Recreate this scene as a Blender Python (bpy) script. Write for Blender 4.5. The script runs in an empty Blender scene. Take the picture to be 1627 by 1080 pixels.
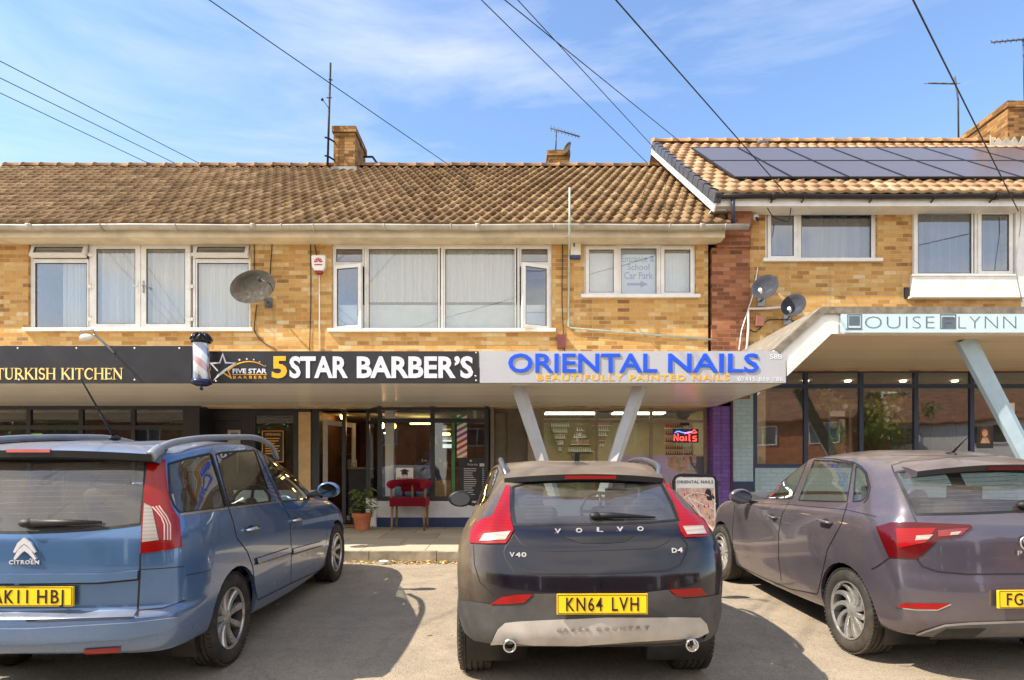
import bpy, bmesh, math, random
import numpy as np
from mathutils import Vector, Matrix
from mathutils.bvhtree import BVHTree
random.seed(7)
R = math.radians
SC = bpy.context.scene
COL = SC.collection
# ------------------------------------------------------------------ camera, sky, sun, exposure
F, CX, HY, EYE = 980.0, 813.5, 755.0, 1.61          # focal length, centre column and horizon row of the photograph, eye height
cam_d = bpy.data.cameras.new('camera'); cam = bpy.data.objects.new('camera', cam_d); COL.objects.link(cam)
cam.location = (0, 0, EYE); cam.rotation_euler = (R(90), 0, 0)
cam_d.sensor_width = 36; cam_d.lens = F/1627*36; cam_d.shift_y = (HY-540)/1627
cam_d.clip_start = 0.05; cam_d.clip_end = 2000
SC.camera = cam
SUN_DIR = Vector((0.86, 0.30, -1.0)).normalized()    # the way the light travels
sun_d = bpy.data.lights.new('sun', 'SUN'); sun = bpy.data.objects.new('sun', sun_d); COL.objects.link(sun)
sun_d.energy = 4.0; sun_d.angle = R(0.5); sun_d.color = (1.0, 0.89, 0.74)
sun.rotation_euler = (-SUN_DIR).to_track_quat('Z', 'Y').to_euler()
sun.location = (-20, -8, 25)
world = bpy.data.worlds.new('World'); SC.world = world; world.use_nodes = True
def build_world():
    nt = world.node_tree; N = nt.nodes; L = nt.links
    for n in list(N): N.remove(n)
    out = N.new('ShaderNodeOutputWorld'); bg = N.new('ShaderNodeBackground')
    sky = N.new('ShaderNodeTexSky'); sky.sky_type = 'NISHITA'; sky.sun_disc = False
    d = -SUN_DIR
    sky.sun_elevation = math.asin(d.z); sky.sun_rotation = math.atan2(d.x, d.y)
    sky.air_density = 1.0; sky.dust_density = 0.5; sky.ozone_density = 3.6; sky.altitude = 100
    # wispy cirrus: noise over the sky direction, flattened towards the horizon
    tc = N.new('ShaderNodeTexCoord'); mp = N.new('ShaderNodeMapping')
    mp.inputs['Scale'].default_value = (0.7, 1.0, 3.2); mp.inputs['Rotation'].default_value = (0.1, 0.25, 0.4); mp.inputs['Location'].default_value = (0.35, 0.0, 0.1)
    L.new(tc.outputs['Generated'], mp.inputs['Vector'])
    n1 = N.new('ShaderNodeTexNoise'); n1.inputs['Scale'].default_value = 1.9; n1.inputs['Detail'].default_value = 9; n1.inputs['Roughness'].default_value = 0.6
    n1.inputs['Distortion'].default_value = 0.6
    L.new(mp.outputs['Vector'], n1.inputs['Vector'])
    rp = N.new('ShaderNodeValToRGB'); rp.color_ramp.elements[0].position = 0.45; rp.color_ramp.elements[1].position = 0.82
    rp.color_ramp.elements[1].color = (0.42, 0.42, 0.42, 1)
    L.new(n1.outputs['Fac'], rp.inputs['Fac'])
    mx = N.new('ShaderNodeMix'); mx.data_type = 'RGBA'
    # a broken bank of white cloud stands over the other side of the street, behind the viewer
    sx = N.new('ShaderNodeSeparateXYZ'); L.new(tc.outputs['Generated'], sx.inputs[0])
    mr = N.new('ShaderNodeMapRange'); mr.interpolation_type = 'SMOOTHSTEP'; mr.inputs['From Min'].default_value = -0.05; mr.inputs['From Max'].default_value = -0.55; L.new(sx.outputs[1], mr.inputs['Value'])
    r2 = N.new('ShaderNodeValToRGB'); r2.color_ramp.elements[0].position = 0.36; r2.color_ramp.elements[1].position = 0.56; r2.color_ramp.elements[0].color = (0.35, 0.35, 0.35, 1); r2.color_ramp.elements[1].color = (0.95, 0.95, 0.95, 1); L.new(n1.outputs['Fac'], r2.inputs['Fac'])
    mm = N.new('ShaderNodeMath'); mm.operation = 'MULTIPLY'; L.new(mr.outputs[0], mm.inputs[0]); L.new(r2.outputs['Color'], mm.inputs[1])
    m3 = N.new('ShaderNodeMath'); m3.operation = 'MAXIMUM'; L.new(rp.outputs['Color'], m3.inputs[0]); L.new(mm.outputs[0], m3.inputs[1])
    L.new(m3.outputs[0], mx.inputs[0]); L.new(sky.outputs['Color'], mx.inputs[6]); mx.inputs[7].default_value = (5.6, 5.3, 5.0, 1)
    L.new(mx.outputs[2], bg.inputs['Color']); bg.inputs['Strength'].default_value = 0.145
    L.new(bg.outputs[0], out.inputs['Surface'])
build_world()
SC.view_settings.view_transform = 'Standard'; SC.view_settings.look = 'None'; SC.view_settings.exposure = 1.15; SC.view_settings.gamma = 1.0
SC.cycles.max_bounces = 8; SC.cycles.transparent_max_bounces = 16; SC.cycles.sample_clamp_indirect = 6.0
SC.cycles.use_denoising = True
try: SC.cycles.caustics_reflective = False; SC.cycles.caustics_refractive = False
except Exception: pass

# ------------------------------------------------------------------ materials
def lin(c):
    return tuple(((v/255.0)/12.92 if v/255.0 <= 0.04045 else ((v/255.0+0.055)/1.055)**2.4) for v in c)
class NT:
    def __init__(s, name):
        s.m = bpy.data.materials.new(name); s.m.use_nodes = True; s.t = s.m.node_tree
        for n in list(s.t.nodes): s.t.nodes.remove(n)
        s.out = s.n('ShaderNodeOutputMaterial')
    def n(s, t, **kw):
        x = s.t.nodes.new(t)
        for k, v in kw.items(): setattr(x, k, v)
        return x
    def l(s, a, b): s.t.links.new(a, b)
    def math(s, op, a, b=None, c=None):
        x = s.n('ShaderNodeMath', operation=op)
        for i, v in enumerate((a, b, c)):
            if v is None: continue
            if isinstance(v, (int, float)): x.inputs[i].default_value = v
            else: s.l(v, x.inputs[i])
        return x.outputs[0]
    def mix(s, f, a, b, bt='MIX'):
        x = s.n('ShaderNodeMix', data_type='RGBA', blend_type=bt)
        for i, v in ((0, f), (6, a), (7, b)):
            if isinstance(v, (int, float)): x.inputs[i].default_value = v
            elif isinstance(v, tuple): x.inputs[i].default_value = (*v[:3], 1)
            else: s.l(v, x.inputs[i])
        return x.outputs[2]
    def noise(s, scale, detail=4, vec=None, rough=0.55, dist=0.0):
        x = s.n('ShaderNodeTexNoise'); x.inputs['Scale'].default_value = scale; x.inputs['Detail'].default_value = detail
        x.inputs['Roughness'].default_value = rough; x.inputs['Distortion'].default_value = dist
        s.l(vec if vec is not None else s.obj(), x.inputs['Vector']); return x.outputs['Fac']
    def obj(s):
        if not hasattr(s, '_tc'): s._tc = s.n('ShaderNodeTexCoord')
        return s._tc.outputs['Object']
    def nobj(s):
        s.obj(); return s._tc.outputs['Normal']
    def geo(s):
        if not hasattr(s, '_g'): s._g = s.n('ShaderNodeNewGeometry')
        return s._g
    def pos(s): return s.geo().outputs['Position']
    def sep(s, v):
        x = s.n('ShaderNodeSeparateXYZ'); s.l(v, x.inputs[0]); return x.outputs
    def comb(s, a, b, c=0.0):
        x = s.n('ShaderNodeCombineXYZ')
        for i, v in enumerate((a, b, c)):
            if isinstance(v, (int, float)): x.inputs[i].default_value = v
            else: s.l(v, x.inputs[i])
        return x.outputs[0]
    def ramp(s, f, stops, interp='LINEAR'):
        x = s.n('ShaderNodeValToRGB'); cr = x.color_ramp; cr.interpolation = interp
        while len(cr.elements) < len(stops): cr.elements.new(0.5)
        for e, (p, c) in zip(cr.elements, stops):
            e.position = p; e.color = (*(c if isinstance(c, tuple) else (c, c, c)), 1)
        s.l(f, x.inputs[0]); return x.outputs[0]
    def bsdf(s, color, rough=0.6, metal=0.0, spec=0.5, coat=0.0, coat_rough=0.05, normal=None, emit=None, estr=0.0):
        b = s.n('ShaderNodeBsdfPrincipled')
        for nm, v in (('Base Color', color), ('Roughness', rough), ('Metallic', metal), ('Specular IOR Level', spec), ('Coat Weight', coat), ('Coat Roughness', coat_rough)):
            if isinstance(v, (int, float)): b.inputs[nm].default_value = v
            elif isinstance(v, tuple): b.inputs[nm].default_value = (*v[:3], 1)
            else: s.l(v, b.inputs[nm])
        if normal is not None: s.l(normal, b.inputs['Normal'])
        if emit is not None:
            b.inputs['Emission Color'].default_value = (*emit, 1); b.inputs['Emission Strength'].default_value = estr
        return b.outputs[0]
    def bump(s, h, strength=0.3, dist=0.01):
        x = s.n('ShaderNodeBump'); x.inputs['Strength'].default_value = strength; x.inputs['Distance'].default_value = dist
        s.l(h, x.inputs['Height']); return x.outputs[0]
    def done(s, sh): s.l(sh, s.out.inputs['Surface']); return s.m

MATS = {}
def plain(name, c, rough=0.5, metal=0.0, var=0.12, scale=6.0, bump=0.0, coat=0.0, spec=0.5, dirt=None):
    """a surface of one colour with a little uneven tone and gloss (and grime of its own colour)"""
    if name in MATS: return MATS[name]
    t = NT(name); c = lin(c)
    f = t.noise(scale, 5)
    d = tuple(v*(1-var*1.6) for v in c); h = tuple(min(1, v*(1+var)) for v in c)
    col = t.ramp(f, [(0.3, d), (0.7, h)])
    if dirt:
        g = t.noise(scale*0.45, 8, rough=0.7)
        col = t.mix(t.ramp(g, [(0.48, 0.0), (0.75, dirt[1])]), col, lin(dirt[0]))
    r = t.ramp(t.noise(scale*2.3, 4), [(0.3, max(0.02, rough*0.8)), (0.7, min(1, rough*1.2))])
    nrm = t.bump(t.noise(scale*12, 4), bump, 0.004) if bump else None
    MATS[name] = t.done(t.bsdf(col, r, metal, spec, coat, 0.08, nrm)); return MATS[name]
def emis(name, c, s):
    if name in MATS: return MATS[name]
    t = NT(name); MATS[name] = t.done(t.bsdf(lin(c), 0.4, emit=lin(c), estr=s)); return MATS[name]
def brick(name, stops, mortar, off=0.0, bl=0.225, bh=0.075):
    t = NT(name); p = t.sep(t.pos()); nr = t.sep(t.geo().outputs['True Normal'])
    side = t.math('GREATER_THAN', t.math('ABSOLUTE', nr[0]), 0.7)
    u = t.math('ADD', t.math('MULTIPLY', p[0], t.math('SUBTRACT', 1.0, side)), t.math('MULTIPLY', p[1], side))
    v = t.math('DIVIDE', t.math('ADD', p[2], off), bh); row = t.math('FLOOR', v)
    # Flemish-ish stretcher bond with a little irregular shift per course
    sh = t.math('MULTIPLY', t.math('MODULO', t.math('ABSOLUTE', row), 2.0), 0.5)
    uu = t.math('ADD', t.math('DIVIDE', u, bl), sh); colm = t.math('FLOOR', uu)
    wn = t.n('ShaderNodeTexWhiteNoise', noise_dimensions='2D'); t.l(t.comb(colm, row), wn.inputs['Vector'])
    fu = t.math('FRACT', uu); fv = t.math('FRACT', v)
    wob = t.math('MULTIPLY', t.math('SUBTRACT', t.noise(30, 2, t.pos()), 0.5), 0.06)
    eu = t.math('MULTIPLY', t.math('MINIMUM', fu, t.math('SUBTRACT', 1.0, fu)), bl)
    ev = t.math('MULTIPLY', t.math('MINIMUM', fv, t.math('SUBTRACT', 1.0, fv)), bh)
    e = t.math('ADD', t.math('MINIMUM', eu, ev), t.math('MULTIPLY', wob, 0.05))
    inb = t.ramp(t.math('MULTIPLY', e, 100.0), [(0.36, 0.0), (0.62, 1.0)])
    big = t.noise(0.9, 5, t.pos())
    tone = t.math('ADD', t.math('ADD', t.math('MULTIPLY', t.math('POWER', wn.outputs['Value'], 0.8), 0.80), 0.08), t.math('MULTIPLY', t.math('SUBTRACT', big, 0.5), 0.6))
    tone = t.math('ADD', tone, t.math('MULTIPLY', t.math('SUBTRACT', t.noise(9, 4, t.pos()), 0.5), 0.35))
    bc = t.ramp(tone, stops)
    bc = t.mix(t.ramp(t.noise(45, 5, t.pos(), 0.7), [(0.35, 0.0), (0.8, 0.28)]), bc, (0.13, 0.08, 0.04))
    sk = t.noise(1.0, 5, t.comb(t.math('MULTIPLY', u, 5.0), t.math('MULTIPLY', p[2], 0.5), 0), 0.65)
    bc = t.mix(t.ramp(sk, [(0.55, 0.0), (0.75, 0.42)]), bc, (0.10, 0.075, 0.045))
    col = t.mix(inb, t.mix(t.noise(6, 4, t.pos()), lin(mortar), tuple(v*0.62 for v in lin(mortar))), bc)
    hgt = t.math('ADD', t.math('MULTIPLY', inb, 1.0), t.math('MULTIPLY', t.noise(70, 4, t.pos()), 0.35))
    return t.done(t.bsdf(col, 0.85, spec=0.25, normal=t.bump(hgt, 0.55, 0.006)))
def tile(name, stops, wave, gz, z0, dark):
    t = NT(name); p = t.sep(t.pos())
    wn = t.n('ShaderNodeTexWhiteNoise', noise_dimensions='2D')
    row = t.math('FLOOR', t.math('DIVIDE', t.math('SUBTRACT', p[2], z0), gz))
    t.l(t.comb(t.math('FLOOR', t.math('DIVIDE', p[0], wave)), row), wn.inputs['Vector'])
    tone = t.math('ADD', t.math('MULTIPLY', wn.outputs['Value'], 0.6), t.math('MULTIPLY', t.noise(0.55, 6, t.pos(), 0.65), 0.75))
    tone = t.math('SUBTRACT', tone, 0.18)
    c = t.ramp(tone, stops)
    li = t.ramp(t.noise(16, 6, t.pos(), 0.75), [(0.45, 0.0), (0.75, 0.42)])
    c = t.mix(li, c, lin(dark))
    c = t.mix(t.ramp(t.noise(38, 5, t.pos(), 0.7), [(0.64, 0.0), (0.74, 0.3)]), c, lin((196, 186, 160)))
    c = t.mix(t.ramp(t.noise(3.1, 6, t.pos(), 0.75), [(0.6, 0.0), (0.72, 0.5)]), c, lin((88, 82, 58)))
    return t.done(t.bsdf(c, 0.9, spec=0.2, normal=t.bump(t.noise(60, 5, t.pos()), 0.5, 0.008)))
def glass(name, tint=(0.9, 0.93, 0.92), dust=None, refl=1.0, dustn=3.0):
    """window glass: clear, tinted, mirror-like at the surface, optionally filmed with dust"""
    if name in MATS: return MATS[name]
    t = NT(name)
    tr = t.n('ShaderNodeBsdfTransparent'); tr.inputs[0].default_value = (*tint, 1)
    gl = t.n('ShaderNodeBsdfGlossy'); gl.inputs['Roughness'].default_value = 0.015; gl.inputs['Color'].default_value = (1, 1, 1, 1)
    fr = t.n('ShaderNodeFresnel'); fr.inputs['IOR'].default_value = 1.52
    bf = t.geo().outputs['Backfacing']
    wv = t.bump(t.noise(1.3, 2, t.pos()), 0.05, 0.02)
    if not name.startswith('car_'): t.l(wv, gl.inputs['Normal'])
    fac = t.math('MULTIPLY', t.math('MINIMUM', t.math('MULTIPLY', fr.outputs[0], 1.9*refl), 1.0), t.math('SUBTRACT', 1.0, bf))
    m = t.n('ShaderNodeMixShader'); t.l(fac, m.inputs[0]); t.l(tr.outputs[0], m.inputs[1]); t.l(gl.outputs[0], m.inputs[2])
    sh = m.outputs[0]
    if dust:
        d = t.n('ShaderNodeBsdfDiffuse'); d.inputs['Color'].default_value = (*lin(dust[0]), 1)
        m2 = t.n('ShaderNodeMixShader')
        t.l(t.ramp(t.noise(dustn, 7, rough=0.7), [(0.25, dust[1]), (0.75, dust[2])]), m2.inputs[0]); t.l(sh, m2.inputs[1]); t.l(d.outputs[0], m2.inputs[2]); sh = m2.outputs[0]
    MATS[name] = t.done(sh); return MATS[name]

M_PVC = plain('white_pvc', (232, 230, 224), 0.35, var=0.05, dirt=((170, 160, 140), 0.35))
M_BRICK = brick('buff_brick', [(0.0, lin((138, 98, 54))), (0.14, lin((170, 124, 66))), (0.34, lin((194, 146, 80))), (0.58, lin((204, 158, 90))), (0.8, lin((212, 174, 112))), (0.97, lin((222, 200, 158)))], (198, 180, 148))
M_RED = brick('red_brick', [(0.0, lin((96, 60, 42))), (0.4, lin((140, 84, 58))), (0.75, lin((164, 106, 74))), (1.0, lin((180, 130, 96)))], (146, 122, 100), off=0.02)
M_CHIM = brick('chimney_brick', [(0.0, lin((72, 52, 32))), (0.3, lin((118, 82, 44))), (0.65, lin((152, 110, 60))), (1.0, lin((176, 140, 88)))], (120, 100, 74), off=0.01)
M_LEAD = plain('lead_flashing', (150, 150, 148), 0.6, var=0.2, bump=0.3)
M_GLASS = glass('clear_glass', refl=2.5)
M_SHOPGLASS = glass('shop_glass', (0.94, 0.96, 0.95), refl=1.25)
M_SALGLASS = glass('salon_glass', (0.93, 0.95, 0.95), refl=2.2)
M_BLACK = plain('black_plastic', (26, 26, 28), 0.45, var=0.2)
M_DARK = plain('charcoal_paint', (44, 45, 50), 0.4, var=0.15, scale=3)
M_NAVY = plain('navy_paint', (38, 54, 92), 0.4, var=0.12)
M_CHROME = plain('chrome', (215, 215, 215), 0.12, 1.0, var=0.04)
M_STEEL = plain('grey_steel', (150, 152, 152), 0.4, 0.8, var=0.15)
M_CABLE = plain('black_cable', (22, 22, 24), 0.6)
M_WHITE = plain('white_paint', (236, 233, 226), 0.45, var=0.05)
M_TIMBER = plain('pale_timber', (150, 120, 82), 0.55, var=0.3, scale=4)

# ------------------------------------------------------------------ mesh helpers
class MB:
    def __init__(s): s.bm = bmesh.new()
    def box(s, x0, x1, y0, y1, z0, z1, mi=0):
        v = [s.bm.verts.new((x, y, z)) for x in (x0, x1) for y in (y0, y1) for z in (z0, z1)]
        for q in ((0, 1, 3, 2), (4, 6, 7, 5), (0, 4, 5, 1), (2, 3, 7, 6), (0, 2, 6, 4), (1, 5, 7, 3)):
            s.bm.faces.new([v[i] for i in q]).material_index = mi
        return s
    def quad(s, pts, mi=0):
        f = s.bm.faces.new([s.bm.verts.new(p) for p in pts]); f.material_index = mi; return s
    def tube(s, pts, r, seg=8, cap=True, mi=0):
        pts = [Vector(p) for p in pts]; rr = r if isinstance(r, (list, tuple)) else [r]*len(pts); rings = []
        up = None
        for i, p in enumerate(pts):
            d = (pts[min(i+1, len(pts)-1)]-pts[max(i-1, 0)]).normalized()
            a = d.cross(Vector((0, 0, 1)) if abs(d.z) < 0.95 else Vector((1, 0, 0))).normalized()
            if up is not None:
                a = (up - d*up.dot(d)).normalized()
            up = a; b = d.cross(a)
            rings.append([s.bm.verts.new(p + (a*math.cos(2*math.pi*k/seg)+b*math.sin(2*math.pi*k/seg))*rr[i]) for k in range(seg)])
        for a, b in zip(rings, rings[1:]):
            for k in range(seg):
                f = s.bm.faces.new((a[k], a[(k+1) % seg], b[(k+1) % seg], b[k])); f.smooth = True; f.material_index = mi
        if cap:
            s.bm.faces.new(rings[0][::-1]).material_index = mi; s.bm.faces.new(rings[-1]).material_index = mi
        return s
    def lathe(s, prof, M=None, seg=24, mi=0, smooth=True):
        """prof: (radius, height) pairs turned about the local Z axis, M places it"""
        M = M or Matrix(); rings = []
        for r, h in prof:
            if r < 1e-6: rings.append([s.bm.verts.new(M @ Vector((0, 0, h)))])
            else: rings.append([s.bm.verts.new(M @ Vector((r*math.cos(2*math.pi*k/seg), r*math.sin(2*math.pi*k/seg), h))) for k in range(seg)])
        for a, b in zip(rings, rings[1:]):
            for k in range(seg):
                k2 = (k+1) % seg
                vs = [a[k % len(a)], a[k2 % len(a)], b[k2 % len(b)], b[k % len(b)]]
                u = []
                for v in vs:
                    if v not in u: u.append(v)
                if len(u) > 2:
                    f = s.bm.faces.new(u); f.smooth = smooth; f.material_index = mi
        return s
    def prism(s, poly, axis, a, b, mi=0):
        """2-D polygon pushed from a to b along an axis ('x': poly=(y,z), 'y': (x,z), 'z': (x,y))"""
        def P(p, t): return {'x': (t, p[0], p[1]), 'y': (p[0], t, p[1]), 'z': (p[0], p[1], t)}[axis]
        v0 = [s.bm.verts.new(P(p, a)) for p in poly]; v1 = [s.bm.verts.new(P(p, b)) for p in poly]; n = len(poly)
        s.bm.faces.new(v0).material_index = mi; s.bm.faces.new(v1[::-1]).material_index = mi
        for i in range(n): s.bm.faces.new((v0[i], v0[(i+1) % n], v1[(i+1) % n], v1[i])).material_index = mi
        return s
    def beam(s, p, q, w, h, up=(0, 1, 0), mi=0):
        p = Vector(p); q = Vector(q); d = (q-p).normalized(); a = d.cross(Vector(up)).normalized(); b = a.cross(d).normalized()
        v = [s.bm.verts.new(o + a*(i*w/2) + b*(j*h/2)) for o in (p, q) for i, j in ((-1, -1), (1, -1), (1, 1), (-1, 1))]
        for f in ((0, 1, 2, 3), (7, 6, 5, 4), (0, 4, 5, 1), (1, 5, 6, 2), (2, 6, 7, 3), (3, 7, 4, 0)): s.bm.faces.new([v[i] for i in f]).material_index = mi
        return s
    def ball(s, c, r, sx=1, sy=1, sz=1, u=16, v=10, M=None, mi=0):
        M = (M or Matrix()) @ Matrix.Translation(c) @ Matrix.Diagonal((r*sx, r*sy, r*sz, 1))
        g = bmesh.ops.create_uvsphere(s.bm, u_segments=u, v_segments=v, radius=1, matrix=M)
        for vv in g['verts']:
            for f in vv.link_faces: f.smooth = True; f.material_index = mi
        return s
    def xf(s, M): s.bm.transform(M); return s
    def build(s, name, m, parent=None, bevel=0.0, smooth=None, seg=2):
        bm = s.bm
        if bevel:
            bmesh.ops.bevel(bm, geom=[e for e in bm.edges if len(e.link_faces) == 2 and e.calc_face_angle(0) > 0.5], offset=bevel, segments=seg, affect='EDGES', profile=0.5, clamp_overlap=True)
        bmesh.ops.recalc_face_normals(bm, faces=bm.faces)
        return link(name, bm, m, parent, smooth)
def link(name, bm, m, parent=None, smooth=None):
    me = bpy.data.meshes.new(name); bm.to_mesh(me); bm.free()
    for x in (m if isinstance(m, (list, tuple)) else [m]): me.materials.append(x)
    if smooth:
        for p in me.polygons: p.use_smooth = True
        me.set_sharp_from_angle(angle=R(smooth))
    o = bpy.data.objects.new(name, me); COL.objects.link(o)
    if parent is not None:
        o.parent = parent; o.matrix_parent_inverse = parent.matrix_world.inverted() if False else Matrix()
    return o
def tag(o, label=None, cat=None, group=None, kind=None):
    for k, v in (('label', label), ('category', cat), ('group', group), ('kind', kind)):
        if v: o[k] = v
    return o
def empty(name, loc=(0, 0, 0), label=None, cat=None, group=None, rot=(0, 0, 0)):
    o = bpy.data.objects.new(name, None); COL.objects.link(o); o.location = loc; o.rotation_euler = rot; o.empty_display_size = 0.2
    return tag(o, label, cat, group)
def text_bm(s, x0, x1, z0, z1, depth=0.01, bold=0.0, mb=None, y=0.0, spacing=1.0, res=3):
    """lettering in the x-z plane, facing -y, its outline fitted to the box"""
    cu = bpy.data.curves.new('t', 'FONT'); cu.body = s; cu.size = 1; cu.offset = bold; cu.extrude = 0.5; cu.space_character = spacing; cu.resolution_u = res
    ob = bpy.data.objects.new('t', cu); COL.objects.link(ob); dg = bpy.context.evaluated_depsgraph_get()
    me = bpy.data.meshes.new_from_object(ob.evaluated_get(dg)); bpy.data.objects.remove(ob); bpy.data.curves.remove(cu)
    co = np.array([v.co[:] for v in me.vertices]); lo = co.min(0); hi = co.max(0)
    
    if s.isupper() and 'J' in s: lo[1] = 0.0
    sx = (x1-x0)/max(1e-6, hi[0]-lo[0]); sz = (z1-z0)/max(1e-6, hi[1]-lo[1])
    b = bmesh.new(); b.from_mesh(me); bpy.data.meshes.remove(me)
    for v in b.verts:
        c = v.co.copy(); v.co = (x0+(c.x-lo[0])*sx, y - depth*(0.5+c.z/ (hi[2]-lo[2]) if hi[2] > lo[2] else 0), z0+(c.y-lo[1])*sz)
    if mb is not None:
        t = bpy.data.meshes.new('tmp'); b.to_mesh(t); b.free(); mb.bm.from_mesh(t); bpy.data.meshes.remove(t); return mb
    m = MB(); m.bm.free(); m.bm = b; return m
def at(px, py, Y): return Vector(((px-CX)*Y/F, Y, EYE+(HY-py)*Y/F))
YW = 11.2; YC = 8.40; YG = 10.8; YR = 15.6                 # wall, canopy front, gutter and ridge distances
def wx(px, Y=YW): return (px-CX)*Y/F
def wz(py, Y=YW): return EYE+(HY-py)*Y/F
# ------------------------------------------------------------------ the ground
SL = 0.052                                                # the parking area climbs gently to the shops
YK = 8.34
def ground_mat():
    t = NT('dusty_asphalt'); p = t.pos()
    big = t.noise(0.35, 6, p, 0.6); mid = t.noise(3.2, 8, p, 0.7); fine = t.noise(95, 5, p, 0.75)
    c = t.ramp(big, [(0.3, lin((152, 140, 122))), (0.7, lin((182, 167, 144)))])
    c = t.mix(t.ramp(mid, [(0.42, 0.0), (0.68, 0.5)]), c, lin((124, 116, 106)))
    c = t.mix(t.ramp(t.noise(0.9, 7, p, 0.75, 1.0), [(0.55, 0.0), (0.7, 0.55)]), c, lin((180, 168, 148)))
    c = t.mix(t.ramp(fine, [(0.36, 0.62), (0.52, 0.0)]), c, lin((72, 66, 60)))
    c = t.mix(t.ramp(t.noise(22, 6, p, 0.75), [(0.52, 0.0), (0.7, 0.4)]), c, lin((96, 88, 78)))
    vo = t.n('ShaderNodeTexVoronoi'); vo.inputs['Scale'].default_value = 120; t.l(p, vo.inputs['Vector'])
    c = t.mix(t.ramp(vo.outputs['Distance'], [(0.1, 0.35), (0.3, 0.0)]), c, lin((180, 170, 150)))
    st = t.ramp(t.noise(1.7, 3, p, 0.5, 0.3), [(0.66, 0.0), (0.72, 0.6)])
    c = t.mix(st, c, lin((72, 68, 64)))
    # hairline cracks
    v2 = t.n('ShaderNodeTexVoronoi', feature='DISTANCE_TO_EDGE'); v2.inputs['Scale'].default_value = 0.45
    wob = t.n('ShaderNodeMix', data_type='RGBA'); t.l(p, wob.inputs[6])
    nz = t.n('ShaderNodeTexNoise'); nz.inputs['Scale'].default_value = 2.5; nz.inputs['Detail'].default_value = 6; t.l(p, nz.inputs['Vector'])
    t.l(nz.outputs['Color'], wob.inputs[7]); wob.inputs[0].default_value = 0.35; t.l(wob.outputs[2], v2.inputs['Vector'])
    c = t.mix(t.ramp(v2.outputs['Distance'], [(0.0, 0.16), (0.006, 0.0)]), c, lin((60, 56, 52)))
    h = t.math('ADD', t.math('MULTIPLY', fine, 0.6), t.math('MULTIPLY', vo.outputs['Distance'], 0.8))
    return t.done(t.bsdf(c, 0.9, spec=0.2, normal=t.bump(h, 0.5, 0.008)))
def slab_mat():
    t = NT('paving_slabs'); p = t.pos(); s = t.sep(p)
    wn = t.n('ShaderNodeTexWhiteNoise', noise_dimensions='2D')
    u = t.math('DIVIDE', t.math('ADD', s[0], 0.30), 0.9); v = t.math('DIVIDE', t.math('SUBTRACT', s[1], YK+0.15), 0.62)
    row = t.math('FLOOR', v); u = t.math('ADD', u, t.math('MULTIPLY', t.math('MODULO', row, 2.0), 0.5))
    t.l(t.comb(t.math('FLOOR', u), row), wn.inputs['Vector'])
    fu = t.math('FRACT', u); fv = t.math('FRACT', v)
    e = t.math('MINIMUM', t.math('MULTIPLY', t.math('MINIMUM', fu, t.math('SUBTRACT', 1.0, fu)), 0.9), t.math('MULTIPLY', t.math('MINIMUM', fv, t.math('SUBTRACT', 1.0, fv)), 0.62))
    c = t.ramp(t.math('ADD', t.math('MULTIPLY', wn.outputs['Value'], 0.45), t.math('MULTIPLY', t.noise(2.2, 7, p, 0.7), 0.6)), [(0.2, lin((166, 156, 138))), (0.8, lin((196, 184, 162)))])
    c = t.mix(t.ramp(t.noise(40, 5, p, 0.7), [(0.5, 0.0), (0.75, 0.4)]), c, lin((98, 90, 78)))
    j = t.ramp(t.math('MULTIPLY', e, 100), [(0.3, 1.0), (0.7, 0.0)])
    c = t.mix(j, c, lin((84, 76, 64)))
    return t.done(t.bsdf(c, 0.9, spec=0.2, normal=t.bump(t.math('SUBTRACT', t.noise(70, 4, p), j), 0.4, 0.006)))
M_GROUND = ground_mat()
m = MB()
ys = [-90, -30, -12, -6] + [-2+i*0.8 for i in range(13)] + [YK+0.02]
xs = [-90, -30, -14] + [-10+i for i in range(21)] + [14, 30, 90]
def gz(x, y): return SL*max(-3, y) + 0.006*math.sin(x*1.3+y)*math.cos(y*0.9) if abs(x) < 12 else SL*max(-3, y)
gr = [[m.bm.verts.new((x, y, gz(x, y))) for x in xs] for y in ys]
for a, b in zip(gr, gr[1:]):
    for i in range(len(xs)-1): m.bm.faces.new((a[i], a[i+1], b[i+1], b[i])).smooth = True
tag(m.build('parking_area', M_GROUND), kind='structure')
ZP0, ZP1 = 0.572, 0.684
m = MB()
m.quad([(-90, YK+0.125, ZP0), (90, YK+0.125, ZP0), (90, 11.6, ZP1), (-90, 11.6, ZP1)])
tag(m.build('pavement', slab_mat()), kind='structure')
M_KERB = plain('kerb_concrete', (158, 146, 126), 0.9, var=0.25, scale=5, bump=0.6, dirt=((92, 84, 72), 0.7))
m = MB()
x = -12.0
while x < 12:
    dz = random.uniform(-0.006, 0.006); m.box(x+0.004, x+0.91, YK, YK+0.125+random.uniform(-0.004, 0.004), 0.3, ZP0+0.004+dz); x += 0.915
tag(m.build('kerb', M_KERB, bevel=0.012), kind='structure')
tag(MB().quad([(-90, 11.6, ZP1-0.01), (90, 11.6, ZP1-0.01), (90, 60, 0.6), (-90, 60, 0.6)]).build('rear_yard', M_GROUND), kind='structure')
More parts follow.
